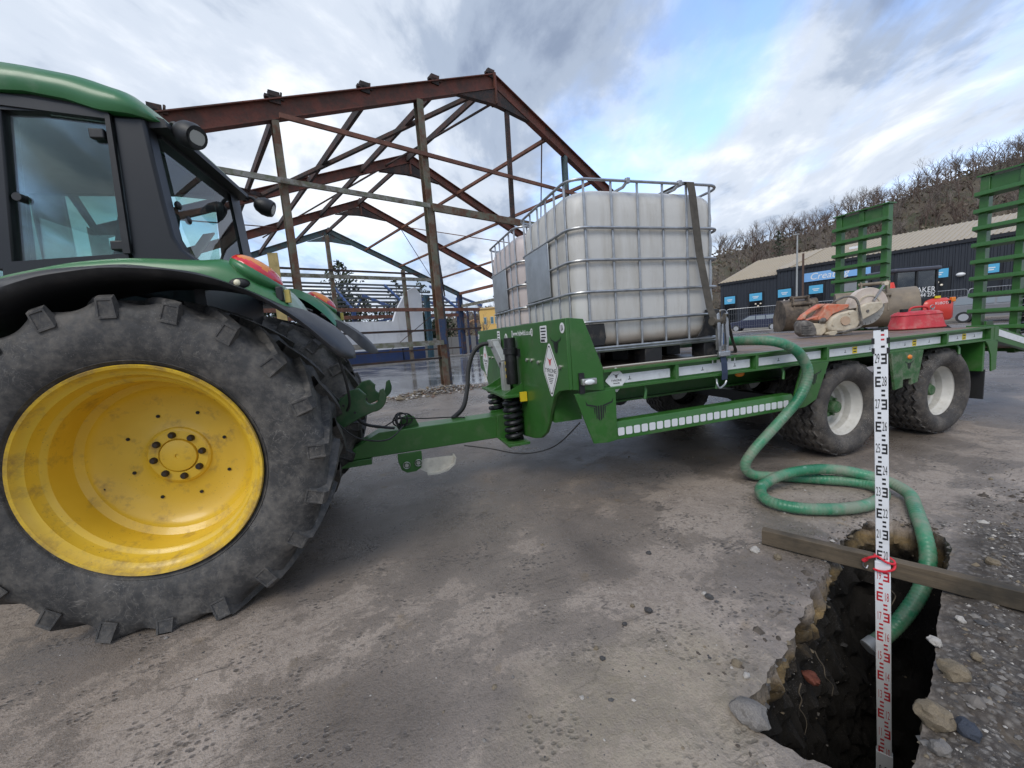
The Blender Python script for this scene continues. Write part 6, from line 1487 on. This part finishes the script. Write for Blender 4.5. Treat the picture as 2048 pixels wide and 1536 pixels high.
# ---- vegetation
def leaf_mat(name, a, b):
    t = NT(name); oi = t.noise(0.9, 4); t.set('Base Color', t.mix(oi, a, b)); t.set('Roughness', 0.7); return t.m
m_ever = leaf_mat('dark_evergreen', (0.018, 0.030, 0.014), (0.050, 0.068, 0.032)); m_bark = flat('brown_bark', (0.075, 0.058, 0.045), 0.9); m_twig = flat('grey_brown_twig', (0.165, 0.134, 0.112), 0.9, var=0.25); m_drygrass = leaf_mat('dead_scrub', (0.085, 0.066, 0.043), (0.19, 0.15, 0.10))
def leafquad(mb, c, s):
    a = V((random.gauss(0, 1), random.gauss(0, 1), random.gauss(0, 1))).normalized(); b = a.orthogonal().normalized(); d_ = a.cross(b)
    mb.add([c+b*s, c+d_*s*0.5, c-b*s, c-d_*s*0.5], [(0, 1, 2, 3)])
def conifer(name, base, h, w, label, seed, n=900, m=None):
    random.seed(seed); o = thing(name, base, label, 'tree', local=True); mb = MB(); tk = MB(); tk.cyl((0, 0, 0), (0, 0, h*0.97), 0.10*h/6, 8, 0.02)
    nb = max(26, n//22)
    for k in range(nb):                                     # drooping boughs with sprays of needles
        t_ = (k+0.5)/nb; L = w*(1-t_)**0.75*random.uniform(0.55, 1.25)+0.15; a = k*2.4+random.uniform(-0.4, 0.4); z0 = h*(0.10+0.90*t_)
        for j in range(22):
            u = random.random()**0.7; c = V((L*u*math.cos(a), L*u*math.sin(a), z0+0.10*L*u-0.22*L*u*u))
            c += V((random.gauss(0, 1), random.gauss(0, 1), random.gauss(0, 0.6)))*0.07*h/6*(1+0.8*L); leafquad(mb, c, 0.105*h/6*random.uniform(0.6, 1.5))
    part('crown', mb, m or m_ever, o, smooth=0); part('trunk', tk, m_bark, o); return o
def gz(p): return V((p.x, p.y, 0))
conifer('conifer', gz(far(687, 600, 37)), 9.3, 4.6, 'dark conifer rising above the shed purlins, taller one', 1, 1500)
conifer('conifer', gz(far(795, 600, 38)), 7.4, 3.0, 'small thin conifer top right of the taller conifer', 2, 500)
conifer('conifer', gz(far(845, 600, 38)), 7.0, 3.6, 'low dark conifer beside the frame post', 3, 700)
def shrub(base, rx, ry, h, label, seed, n, m, cat='shrub', name='shrub'):
    random.seed(seed); o = thing(name, base, label, cat, local=True); mb = MB()
    for k in range(n):
        a = random.uniform(0, 6.28); u = random.random(); rr = math.sqrt(random.random()); z = h*u
        lobe = 0.75+0.3*math.sin(a*3+seed)+0.2*math.sin(a*5+2*seed); e = math.sqrt(max(0.05, 1-(u-0.35)**2*1.9))*lobe
        leafquad(mb, V((rx*rr*e*math.cos(a), ry*rr*e*math.sin(a), z)), random.uniform(0.10, 0.24))
    part('foliage', mb, m, o, smooth=0)
    st_ = MB()
    for k in range(5): st_.tube([(0.1*k-0.2, 0, 0), (rx*0.3*math.sin(k*2.1), ry*0.3*math.cos(k*2.1), h*0.6)], [0.05, 0.015], 5)
    part('stem', st_, m_bark, o); return o
for i, (g, k, rx, h) in enumerate(((1.0, 27.5, 3.4, 5.4), (6.5, 27.5, 3.6, 5.9), (12.0, 27.8, 3.4, 5.3), (-4.5, 27.5, 3.4, 5.6), (16.3, 28.5, 2.4, 3.6))):
    shrub(B(g, k, 0), rx, 1.8, h, ('dark evergreen bush behind the white wall', 'dark evergreen bush behind the conifers', 'dark evergreen bush behind the gable post', 'dark evergreen bush behind the tractor lamps', 'small evergreen bush right of the shed frame')[i], 40+i, 2600, m_ever)
shrub(B(8.9, 18.4, 1.2), 0.8, 0.6, 2.2, 'ivy clump hanging behind the blue post', 60, 600, m_ever)
def bare_tree_mb(seed, h, lean=0.0, depth=4, spread=0.55):
    random.seed(seed); mb = MB()
    def grow(p, d, L, r, lv):
        q = p+d*L*0.5+V((random.uniform(-.04, .04), random.uniform(-.04, .04), 0))*L; e_ = q+(d+V((lean*0.2, 0, 0.05))).normalized()*L*0.5
        mb.tube([p, q, e_], [r, r*0.82, r*0.62], 5 if lv < 2 else 3, caps=False)
        if lv >= depth: return
        for k in range(3 if lv else 5):
            ang = spread*random.uniform(0.5, 1.3); az = random.uniform(0, 6.28)
            o_ = d.orthogonal().normalized(); s2 = d.cross(o_); nd = (d*math.cos(ang)+(o_*math.cos(az)+s2*math.sin(az))*math.sin(ang)+V((lean*0.12, 0, 0.10))).normalized()
            st = p.lerp(e_, random.uniform(0.45, 1.0)) if k else e_
            grow(st, nd, L*random.uniform(0.58, 0.80), r*0.55, lv+1)
    grow(V((0, 0, 0)), V((lean*0.3, 0, 1)).normalized(), h*0.34, h*0.016, 0); return mb
# ---- hillside
HT = [(-900, 735), (300, 705), (700, 668), (860, 650), (940, 632), (1000, 622), (1120, 600), (1250, 575), (1350, 545), (1440, 510), (1540, 490), (1640, 462), (1760, 420), (1850, 382), (1950, 352), (2048, 322), (2250, 262), (2600, 180), (3200, 120)]
hrows = []
cols = [-900+i*45 for i in range(92)]
def hill_pt(px, f, jitter=True):                        # f 0 = foot of the slope, 1 = ridge
    hor = 671.7-0.0771*(px-1024); py = lerp_table(HT, px); Dr = 125.0; df = 62.0
    zr = CAM_H+(hor-py)/785.0*Dr
    base = far(px, hor, df); top = far(px, hor, Dr); p = base.lerp(top, f); s_ = f*f*(3-2*f)
    n = mnoise.noise(V((px*0.012, f*3.0, 1.0)))*1.4*min(1, f*3)
    return V((p.x, p.y, max(0.0, zr)*(0.35*f+0.65*s_)+n*f*min(1, zr/14)))
for f in (0.0, 0.08, 0.18, 0.3, 0.42, 0.54, 0.66, 0.78, 0.9, 1.0): hrows.append([tuple(hill_pt(px, f)) for px in cols])
hrows.append([tuple(hill_pt(px, 1.0)+V((ray(px, 600).x, ray(px, 600).y, 0))*45-V((0, 0, 4))) for px in cols])
hrows.insert(0, [(p[0], p[1], -0.6) for p in hrows[0]])
def hill_mat():
    t = NT('winter_hillside'); a = t.noise(0.12, 6, 0.6); b_ = t.noise(0.9, 6, 0.7)
    c = t.mix(b_, (0.070, 0.056, 0.038), (0.135, 0.110, 0.074)); c = t.mix(t.ramp(a, [(0.50, 0), (0.62, 0.8)]), c, (0.060, 0.068, 0.030)); c = t.mix(t.ramp(b_, [(0.60, 0), (0.72, 0.5)]), c, (0.17, 0.13, 0.075)); t.set('Base Color', c); t.set('Roughness', 0.95); t.bump(b_, 0.8, 0.5); return t.m
mb = MB(); mb.loft(hrows); tag(link('hillside', mesh_of('hillside', mb, hill_mat(), 80)), 'wooded winter hillside behind the shops', kind='structure')
# far wood: one mass of thin bare trees
random.seed(77)
protos = [bare_tree_mb(100+i, 1.0, lean=0.25, depth=3, spread=0.6) for i in range(4)]
wv, wf, wmi = [], [], []
def add_tree(pm, p, s, rz, mi):
    c_, s__ = math.cos(rz), math.sin(rz); o = len(wv)
    wv.extend([(p.x+(v[0]*c_-v[1]*s__)*s*1.15, p.y+(v[0]*s__+v[1]*c_)*s*1.15, p.z+v[2]*s) for v in pm.v]); wf.extend([tuple(i+o for i in f) for f in pm.f]); wmi.extend([mi]*len(pm.f))
cnt = 0
while cnt < 620:
    px = random.uniform(880, 2200); f = random.random()**0.8*0.97
    if px < 1440 and random.random() < 0.72: continue
    p = hill_pt(px, f); add_tree(protos[random.randrange(4)], p-V((0, 0, 0.3)), random.uniform(5.5, 9.0) if px > 1400 else random.uniform(4, 6), random.uniform(0, 6.28), random.choice((0, 0, 1))); cnt += 1
me = bpy.data.meshes.new('woodland'); me.from_pydata(wv, [], wf)
for m_ in (m_twig, flat('reddish_twig', (0.125, 0.086, 0.068), 0.9, var=0.3)): me.materials.append(m_)
me.polygons.foreach_set('material_index', wmi); me.update(); tag(link('woodland', me), 'leafless winter wood covering the hillside', kind='stuff')
mb = MB(); random.seed(78)
for k in range(9000):
    px = random.uniform(900, 2150); f = random.random()*0.98; p = hill_pt(px, f); leafquad(mb, p+V((0, 0, random.uniform(0, 1.6))), random.uniform(0.25, 0.7))
tag(link('scrub', mesh_of('scrub', mb, m_drygrass, 0)), 'brown scrub between the trees on the hillside', kind='stuff')
ridge_me = [mesh_of('bare_tree', bare_tree_mb(200+i, 1.0, lean=0.55, depth=4, spread=0.55), m_twig, 0) for i in range(4)]
random.seed(80)
sky_px = [1452+i*26+random.uniform(-9, 9) for i in range(24)]
for i, px in enumerate(sky_px):
    p = hill_pt(px, 0.99); o = link('bare_tree', ridge_me[i % 4], None, loc=p-V((0, 0, 0.2)), rot=(0, 0, random.uniform(-0.5, 0.5)), scale=random.uniform(7.5, 11.0))
    tag(o, 'leafless tree on the ridge, leaning with the wind against the sky', 'tree', 'bare trees along the ridge')
p = hill_pt(1556, 0.45); conifer('conifer', p, 9.5, 2.3, 'lone dark conifer on the hillside behind the lamp post', 9, 700)
p = hill_pt(1535, 0.12); shrub(p, 3.4, 2, 3.4, 'golden leafed bush on the slope behind the shop roof', 71, 500, leaf_mat('golden_leaf', (0.20, 0.12, 0.025), (0.34, 0.22, 0.06)))
# scrub band on the left, behind the panel wall
for i, (px, d_) in enumerate(((880, 58), (905, 52), (935, 60), (965, 64))):
    p = gz(far(px, 640, d_)); o = link('scrub_tree', mesh_of('scrub_tree', bare_tree_mb(300+i, 5.5, 0.1, 4, 0.6), m_twig, 0), None, loc=p)
    tag(o, ('leafless scrub tree behind the panel wall, left of the eaves post', 'leafless scrub tree just left of the eaves post', 'leafless scrub tree right of the eaves post', 'leafless scrub tree in front of the yellow house')[i], 'tree', 'scrub trees behind the panel wall')
# ---- shop unit
SA, SB_ = V((35.935, 34.454, 0)), V((41.212, 16.967, 0)); SU = (SB_-SA).normalized(); SN = V((SU.y, -SU.x, 0))
if SN.dot(SA) > 0: SN = -SN                              # towards the yard
def shop_t(px, py):
    r = ray(px, py); n = SN; k = (SA-V((0, 0, CAM_H))).dot(n)/r.dot(n); q = V((0, 0, CAM_H))+r*k; return (q-SA).dot(SU), q.z
def SH(t, z, out=0.0): return SA+SU*t+SN*out+V((0, 0, z))
shop = thing('shop_unit', SH(8, 0), 'dark corrugated shop building with beige roof and blue window signs', 'building')
def corr_mat(name, c, per, var=0.2):
    t = NT(name); t.set('Base Color', t.mix(t.noise(0.7, 5), sc(c, 1-var), sc(c, 1+var))); t.set('Roughness', 0.5); return t.m
m_clad = corr_mat('navy_cladding', (0.022, 0.026, 0.034), 0.3); m_roofb = corr_mat('beige_roof', (0.39, 0.315, 0.205), 0.3, 0.08); m_frame = flat('black_frame', (0.008, 0.008, 0.010), 0.4)
t0 = shop_t(1441, 566)[0]; t1 = shop_t(1554, 548)[0]; t2 = shop_t(1583, 535)[0]; tE = 34.0
zE1 = shop_t(1500, 558)[1]; zE2 = shop_t(1568, 537)[1]; zE3 = shop_t(1700, 516)[1]
print('shop eaves', t0, t1, t2, zE1, zE2, zE3)
def clad(ta, tb, zt, name):
    mb = MB(); n = int((tb-ta)/0.30); pts = []
    for i in range(n+1):
        a_ = ta+(tb-ta)*i/n; pts += [(a_, 0.0), (min(tb, a_+0.16), 0.0), (min(tb, a_+0.19), 0.05), (min(tb, a_+0.27), 0.05)]
    mb.loft([[SH(a_, 0.0, o_) for a_, o_ in pts], [SH(a_, zt, o_) for a_, o_ in pts]]); return part(name, mb, m_clad, shop, smooth=0)
clad(t0, t1, zE1, 'cladding'); clad(t1, t2, zE2, 'cladding'); clad(t2, tE, zE3, 'cladding')
def shopbox(ta, tb, za, zb, o0, o1, m, name, par=None):
    q = [SH(ta, 0, o0), SH(tb, 0, o0), SH(tb, 0, o1), SH(ta, 0, o1)]; mb = MB()
    mb.add([p+V((0, 0, za)) for p in q]+[p+V((0, 0, zb)) for p in q], [(0, 3, 2, 1), (4, 5, 6, 7), (0, 1, 5, 4), (1, 2, 6, 5), (2, 3, 7, 6), (3, 0, 4, 7)]); return part(name, mb, m, par or shop, smooth=0)
shopbox(t0, t0+0.1, 0, zE1, -14, -0.01, m_clad, 'end_wall')
for ta, tb, ze in ((t0-0.2, t1, zE1), (t1, t2, zE2), (t2, tE, zE3)):
    rdg = 2.35; mb = MB(); n = max(2, int((tb-ta)/0.33)); pts = []
    for i in range(n+1):
        a_ = ta+(tb-ta)*i/n; pts += [(a_, 0.0), (min(tb, a_+0.20), 0.0), (min(tb, a_+0.24), 0.06), (min(tb, a_+0.30), 0.06)]
    zr_ = zE3+rdg
    cut = 7.5 if ze < zE3 else 0
    mb.loft([[SH(a_+(1.3*max(0, 1-(a_-t0)/0.5) if False else 0), ze+o_, 0.15) for a_, o_ in pts], [SH(a_+0.0, zr_+o_-0.0, -9.0) for a_, o_ in pts]])
    part('roof', mb, m_roofb, shop, smooth=0); shopbox(ta, tb, ze-0.25, ze-0.02, 0.07, 0.16, m_frame, 'gutter')
shopbox(t0-0.2, tE, zE3+2.0, zE3+2.36, -9.2, -9.05, m_roofb, 'ridge_wall')
m_sign = flat('sky_blue_sign', (0.10, 0.42, 0.66), 0.45); m_winglass = NT('shop_glass'); m_winglass.set('Base Color', (0.012, 0.014, 0.017)); m_winglass.set('Roughness', 0.06); m_winglass = m_winglass.m
m_bulb = flat('warm_lamp_globe', (0.85, 0.75, 0.6), 0.4)
def shop_window(x0, x1, ytop, ysign, ybot=668, lamps=0, words='workwear'):
    ta, zt = shop_t(x0, ytop); tb, _ = shop_t(x1, ytop-(x1-x0)*0.13); _, zs = shop_t(x0, ysign); zb = 0.35
    w = shopbox(ta-0.15, tb+0.15, zb-0.1, zt+0.12, 0.02, 0.085, m_frame, 'window'); shopbox(ta, tb, zb, zs, 0.086, 0.092, m_winglass, 'pane', w)
    s_ = shopbox(ta, tb, zs+0.03, zt, 0.09, 0.125, m_sign, 'window_sign', w)
    XW = SU if SU.dot(RT) > 0 else -SU; fine_print(SH((ta+tb)/2, (zs+zt)/2, 0.128)+V((0, 0, 0.06)), XW, (0, 0, 1), m_white, w, ((tb-ta)*0.5, (tb-ta)*0.35), 0.07, 0.14)
    for k in range(lamps): part('lamp_globe', MB().ball(SH(ta+(tb-ta)*(0.5+0.2*k), zs-0.30-0.22*(k % 2), 0.13), 0.085, 10, 6), m_bulb, w)
shop_window(1450, 1471, 594.5, 609.5, words='workwear'); shop_window(1500, 1525, 588, 603.5, lamps=3, words='embroidery'); shop_window(1557, 1583, 580, 596, lamps=4, words='printwear'); shop_window(1619, 1647, 572, 589, words='custom'); shop_window(1857, 1898, 541, 559, lamps=2, words='OPENING HOURS'); shop_window(1968, 2000, 530, 548, words='design')
ta, za = shop_t(1607, 548); tb, zb_ = shop_t(1736, 541); _, zc = shop_t(1607, 565)
fs = shopbox(ta, tb+0.2, zc, za, 0.06, 0.14, flat('pale_blue_fascia', (0.22, 0.45, 0.78), 0.45), 'fascia_sign')
XS = SU if SU.dot(RT) > 0 else -SU
txt('lettering', 'Creating', 0.82, SH(ta+(tb-ta)*0.42, (za+zc)/2, 0.142), XS, (0, 0, 1), m_white, fs, shear=0.25)
txt('lettering', 't', 0.6, SH(ta+(tb-ta)*0.86, (za+zc)/2, 0.142), XS, (0, 0, 1), m_white, fs, shear=0.25)
ta, _ = shop_t(1690, 545); tb, _ = shop_t(1737, 540); shopbox(ta, tb, 0.0, shop_t(1700, 566)[1], 0.06, 0.10, paint('grey_roller_door', (0.24, 0.25, 0.26), 0.5, 0.1, 2), 'roller_door')
ta, z_ = shop_t(1922, 549); part('wall_lamp', MB().ball(SH(ta, z_, 0.12), (0.25, 0.25, 0.15), 14, 8), m_white, shop)
ta, z_ = shop_t(1700, 497); shopbox(ta, ta+0.6, z_-0.1, z_+0.1, 0.1, 0.2, m_white, 'vent')
# pavement strip in front of the shop
mb = MB(); q = [SH(-4, 0, 0.3), SH(34, 0, 0.3), SH(34, 0, 2.4), SH(-4, 0, 2.4)]
mb.add([p+V((0, 0, -0.1)) for p in q]+[p+V((0, 0, 0.12)) for p in q], [(4, 5, 6, 7), (0, 1, 5, 4), (1, 2, 6, 5), (2, 3, 7, 6), (3, 0, 4, 7)]); tag(link('pavement', mesh_of('pavement', mb, m_conc, 0)), 'pavement along the shop front', kind='structure')
# ---- street lamp
p = gz(far(1593, 628, 35)); lamp = thing('street_lamp', p, 'slim grey street lamp column in front of the shop', 'street lamp', local=True)
zt_ = far(1592, 473, 35).z
part('column', MB().cyl((0, 0, 0), (0, 0, zt_), 0.09, 10, 0.055), m_greysteel, lamp); part('lantern', MB().beam((-0.35, 0.1, zt_), (0.12, -0.03, zt_+0.02), 0.18, 0.09), m_greysteel, lamp, bev=0.02)
p = gz(far(1605, 628, 36.2)); single('pole', MB().cyl(p, p+V((0, 0, 6.6)), 0.085, 8), rusty('brown_pole', (0.09, 0.06, 0.045), (0.12, 0.07, 0.05), 0.5, 2), 'thin brown pole beside the street lamp', 'pole')
# ---- cars
def car(name, base, rz, L, H, c, label, estate=True):
    o = thing(name, base, label, 'car', 'cars parked by the shop', rotz=rz, local=True); W = 1.72; pm = paint(name+'_paint', c, 0.22, 0.05, 2, coat=0.6)
    body = [(0.0, 0.32), (0.02, 0.60), (0.06, 0.80), (0.30, 0.88), (1.05, 0.95), (L-0.10, 0.98), (L-0.02, 0.85), (L, 0.55), (L-0.04, 0.30)]
    secs = []
    for y, ins, dz in ((0.0, 0.10, 0.0), (0.06, 0.03, 0.0), (0.22, 0.0, 0.0), (W-0.22, 0.0, 0.0), (W-0.06, 0.03, 0.0), (W, 0.10, 0.0)):
        secs.append([(ins+(L-2*ins)*x/L, y, z-(0.04 if ins > 0.05 and z > 0.7 else 0)) for x, z in body])
    mb = MB(); mb.loft(secs, closed=True); mb.cap(secs[0]); mb.cap(secs[-1]); part('body', mb, pm, o, smooth=40)
    rearx = L-0.25 if estate else L-0.85
    gh = [(1.00, 0.93), (1.75, H-0.06), (2.2, H), (rearx-0.35, H-0.02), (rearx, 0.96)]
    secs = [[(x, y+(0.16 if z > 1.1 else 0.04)*(1 if y < W/2 else -1), z) for x, z in gh] for y in (0.0, W)]
    mb = MB(); mb.loft(secs, closed=True); mb.cap(secs[0]); mb.cap(secs[1]); part('cabin', mb, pm, o, smooth=20)
    for sd, y0 in ((0, 0.0), (1, W)):
        sg = 1 if sd == 0 else -1
        for xa, xb, xc, xd in ((1.28, 1.84, 2.28, 2.28), (2.36, 2.36, 3.02, 3.06), (3.14, 3.10, rearx-0.42, rearx-0.16)):
            if xd <= xa+0.1: continue
            qq = [(xa, y0+sg*0.035, 1.02), (xb, y0+sg*0.135, H-0.10), (xc, y0+sg*0.135, H-0.10), (xd, y0+sg*0.035, 1.02)]
            mb = MB(); mb.add(qq+[(p_[0], p_[1]-sg*0.012, p_[2]) for p_ in qq], [(0, 1, 2, 3), (7, 6, 5, 4), (0, 4, 5, 1), (1, 5, 6, 2), (2, 6, 7, 3), (3, 7, 4, 0)]); part('side_window', mb, flat('car_glass', (0.20, 0.23, 0.25), 0.08), o)
        for x in (0.78, L-0.85):
            mb = MB(); yw = y0+sg*0.09; mb.cyl((x, yw-0.10, 0.31), (x, yw+0.10, 0.31), 0.31, 24); w = part('wheel', mb, m_rubber, o)
            mb = MB(); mb.cyl((x, y0-sg*0.012, 0.31), (x, y0+sg*0.02, 0.31), 0.20, 20); part('rim', mb, flat('alloy', (0.5, 0.5, 0.5), 0.35, 0.6), w)
    mb = MB(); mb.bx(L-0.06, L+0.01, 0.10, 0.35, 0.68, 0.92); part('tail_light', mb, m_red_lens, o); mb = MB(); mb.bx(L-0.06, L+0.01, W-0.35, W-0.10, 0.68, 0.92); part('tail_light', mb, m_red_lens, o)
    for y in (0.12, W-0.42): part('headlight', MB().bx(0.0, 0.14, y, y+0.30, 0.62, 0.78), m_clear_lens, o)
    part('number_plate', MB().bx(L-0.01, L+0.02, W/2-0.26, W/2+0.26, 0.45, 0.56), m_white, o)
ws = math.atan2(XS.y, XS.x)
p = gz(far(1453, 645, 36.5)); car('parked_estate_car', p, ws+RAD(14), 4.45, 1.45, (0.012, 0.016, 0.045), 'dark blue estate car parked left of the buckets behind the mesh fence')
p = gz(far(1912, 640, 24)); car('parked_silver_car', p+XS*4.0+SN*0.5, ws+math.pi, 4.3, 1.50, (0.20, 0.205, 0.215), 'silver grey car parked behind the near ramp')
p = gz(far(930, 690, 42)); car('parked_red_car', p, RAD(75), 4.0, 1.42, (0.42, 0.015, 0.03), 'small red car far off beside the eaves post', False)
# ---- site fence panels
def wire_mat():
    return flat('fence_wire', (0.42, 0.43, 0.44), 0.5, 0.5)
m_wire = wire_mat()
def fence_panel_mb(L=3.45, H=2.0):
    f_ = MB(); f_.tube([(0, 0, 0.10), (0, 0, H-0.14), (0.04, 0, H-0.04), (0.14, 0, H), (L-0.14, 0, H), (L-0.04, 0, H-0.04), (L, 0, H-0.14), (L, 0, 0.10)], 0.021, 8); f_.tube([(0, 0, 0.18), (L, 0, 0.18)], 0.018, 6)
    w = MB()
    for i in range(1, 22): w.tube([(L*i/22, 0, 0.18), (L*i/22, 0, H)], 0.0028, 3, caps=False)
    for z in (0.6, 1.1, 1.6): w.tube([(0, 0, z), (L, 0, z)], 0.0028, 3, caps=False)
    return f_, w
ff, fw_ = fence_panel_mb(); ff_me = mesh_of('frame', ff, m_steel); fw_me = mesh_of('wire_mesh', fw_, m_wire, 0)
foot_me = mesh_of('foot_block', MB().bx(-0.12, 0.12, -0.35, 0.35, 0.0, 0.13), m_conc)
FA, FB_ = gz(far(1454, 640, 31.5)), gz(far(1884, 640, 26.5)); fd = (FB_-FA).normalized(); fang = math.atan2(fd.y, fd.x)
nF = 6
for i in range(-1, nF):
    q = FA+fd*(i*3.5); o = thing('fence_panel', q, ('site fence panel just right of the tank', 'site fence panel in front of the dark estate car', 'site fence panel behind the narrow bucket', 'site fence panel behind the disc cutter', 'site fence panel behind the red excavator', 'site fence panel left of the near ramp', 'site fence panel behind the near ramp')[i+1], 'fence', 'wire site fence panels', rotz=fang, local=True)
    link('frame', ff_me, o); link('wire_mesh', fw_me, o); link('foot_block', foot_me, o, loc=(0, 0, 0))
# concrete blocks with rounded knobs beside the fence
for i, px in enumerate((1893, 1913)):
    p = gz(far(px, 640, 25)); o = thing('concrete_block', p, ('pale concrete ballast block left of its pair by the fence', 'pale concrete ballast block right of its pair by the fence')[i], 'block', rotz=fang, local=True)
    part('block_body', MB().bx(-0.30, 0.30, -0.30, 0.30, 0, 0.62), m_conc, o, bev=0.03); part('knob', MB().ball((0, 0, 0.64), (0.13, 0.13, 0.10), 14, 8), m_conc, o)
# ---- red mini excavator
ex_p = gz(far(1770, 640, 14.5)); exc = thing('mini_excavator', ex_p, 'red mini excavator with glazed cab behind the wide bucket', 'excavator', rotz=math.atan2(RT.y, RT.x), local=True)
m_exred = paint('excavator_red', (0.60, 0.035, 0.018), 0.35, 0.06, 3, coat=0.3)
def ep(n, mb, m, par=None, **k): return part(n, mb, m, par or exc, **k)
for y in (-0.70, 0.45):
    mb = MB(); mb.prism([(-0.35, 0.10), (-0.20, 0.0), (1.55, 0.0), (1.72, 0.12), (1.72, 0.34), (1.55, 0.46), (-0.20, 0.46), (-0.35, 0.34)], 'y', y, y+0.30); ep('track', mb, m_rubber, bev=0.03)
ep('turntable', MB().cyl((0.7, 0.02, 0.44), (0.7, 0.02, 0.62), 0.45, 24), m_cabblack)
mb = MB(); rws = []
for z, ins in ((0.62, 0.05), (0.70, 0.0), (1.20, 0.0), (1.32, 0.04), (1.40, 0.12)): rws.append(rring(0.70+ins, 1.86-ins, -0.72+ins, 0.72-ins, z, 0.28, 6))
mb.loft(rws, closed=True); mb.cap(rws[-1]); mb.cap(rws[0]); eb = ep('engine_cover', mb, m_exred, smooth=40)
txt('lettering', 'KUBOTA', 0.13, (1.30, -0.724, 1.22), (1, 0, 0), (0, 0, 1), m_white, eb, world=False, shear=0.15)
part('tail_light', MB().bx(1.66, 1.80, -0.70, -0.60, 1.24, 1.40), m_orange, eb, bev=0.02); part('grille', MB().bx(1.52, 1.60, -0.728, -0.70, 1.18, 1.30), m_dark, eb)
ep('cab_base', MB().bx(-0.25, 1.26, -0.60, 0.45, 0.62, 1.46), m_cabblack, bev=0.04)
for x, y in ((-0.22, -0.58), (0.50, -0.58), (1.20, -0.58), (-0.22, 0.40), (1.20, 0.40)): ep('cab_pillar', MB().bx(x-0.03, x+0.04, y-0.03, y+0.04, 1.46, 2.40), m_cabblack, bev=0.01)
ep('cab_roof', MB().bx(-0.32, 1.32, -0.66, 0.48, 2.38, 2.52), paint('grey_cab_roof', (0.055, 0.055, 0.07), 0.4), bev=0.05)
m_exglass = glass('excavator_glass', (0.55, 0.68, 0.64), 1.2, 0.08)
gl_ = ep('cab_window', MB().bx(0.55, 1.165, -0.575, -0.57, 1.48, 2.38), m_exglass); ep('cab_window', MB().bx(-0.18, 0.46, -0.575, -0.57, 1.48, 2.38), m_exglass); ep('cab_window', MB().bx(1.20, 1.205, -0.53, 0.37, 1.48, 2.38), m_exglass)
ep('driver_seat', MB().bx(0.4, 0.85, -0.25, 0.2, 1.4, 2.0), m_dark, bev=0.05)
txt('lettering', 'AKER', 0.27, (1.16, -0.605, 1.72), (1, 0, 0), (0, 0, 1), m_white, exc, world=False, align='RIGHT'); txt('lettering', '344 275', 0.19, (1.16, -0.605, 1.54), (1, 0, 0), (0, 0, 1), m_white, exc, world=False, align='RIGHT')
ep('yellow_plate', MB().bx(1.13, 1.32, -0.64, -0.61, 1.40, 1.48), m_yellow_tag)
ep('beacon', MB().cyl((-0.42, -0.60, 1.86), (-0.42, -0.60, 2.06), 0.13, 14, 0.09), flat('red_beacon', (0.75, 0.05, 0.03), 0.3)); ep('beacon_arm', MB().beam((-0.42, -0.58, 1.85), (-0.22, -0.50, 1.80), 0.06, 0.06), m_cabblack)
mb = MB(); mb.section((-0.30, 0.02, 0.80), (-1.10, 0.02, 1.55), [(-0.08, -0.10), (0.08, -0.10), (0.08, 0.10), (-0.08, 0.10)]); mb.section((-1.08, 0.02, 1.55), (-1.60, 0.02, 0.80), [(-0.07, -0.08), (0.07, -0.08), (0.07, 0.08), (-0.07, 0.08)]); ep('boom', mb, m_exred)
# ---- yellow house far away
yb = far(960, 640, 70); yh = thing('yellow_house', V((yb.x, yb.y, 0)), 'yellow rendered house far off beyond the steel frame', 'house', rotz=math.atan2(RT.y, RT.x)-0.1, local=True)
part('wall', MB().bx(0, 9, 0, 8, 0, 6.3), flat('yellow_render', (0.72, 0.46, 0.14), 0.8), yh); part('roof', MB().bx(-0.2, 9.2, -0.2, 8.2, 6.3, 6.55), flat('pale_coping', (0.55, 0.40, 0.2), 0.8), yh)
for x, w in ((0.7, 0.5), (1.9, 0.55), (2.7, 0.55), (3.5, 0.55)):
    wd = part('window', MB().bx(x, x+w, -0.06, 0.02, 3.6, 4.9), flat('pale_window_frame', (0.5, 0.5, 0.48), 0.5), yh); part('pane', MB().bx(x+0.06, x+w-0.06, -0.075, -0.062, 3.7, 4.8), flat('teal_glass', (0.10, 0.20, 0.24), 0.15), wd)
yb = far(938, 640, 95); single('orange_house', MB().bx(yb.x-2, yb.x+5, yb.y, yb.y+5, 0, 4.4).prism([(yb.x-2.2, 4.4), (yb.x+5.2, 4.4), (yb.x+1.5, 6.0)], 'y', yb.y, yb.y+5), flat('brick_orange', (0.5, 0.28, 0.14), 0.8), 'orange brick house far behind the eaves post', 'house')
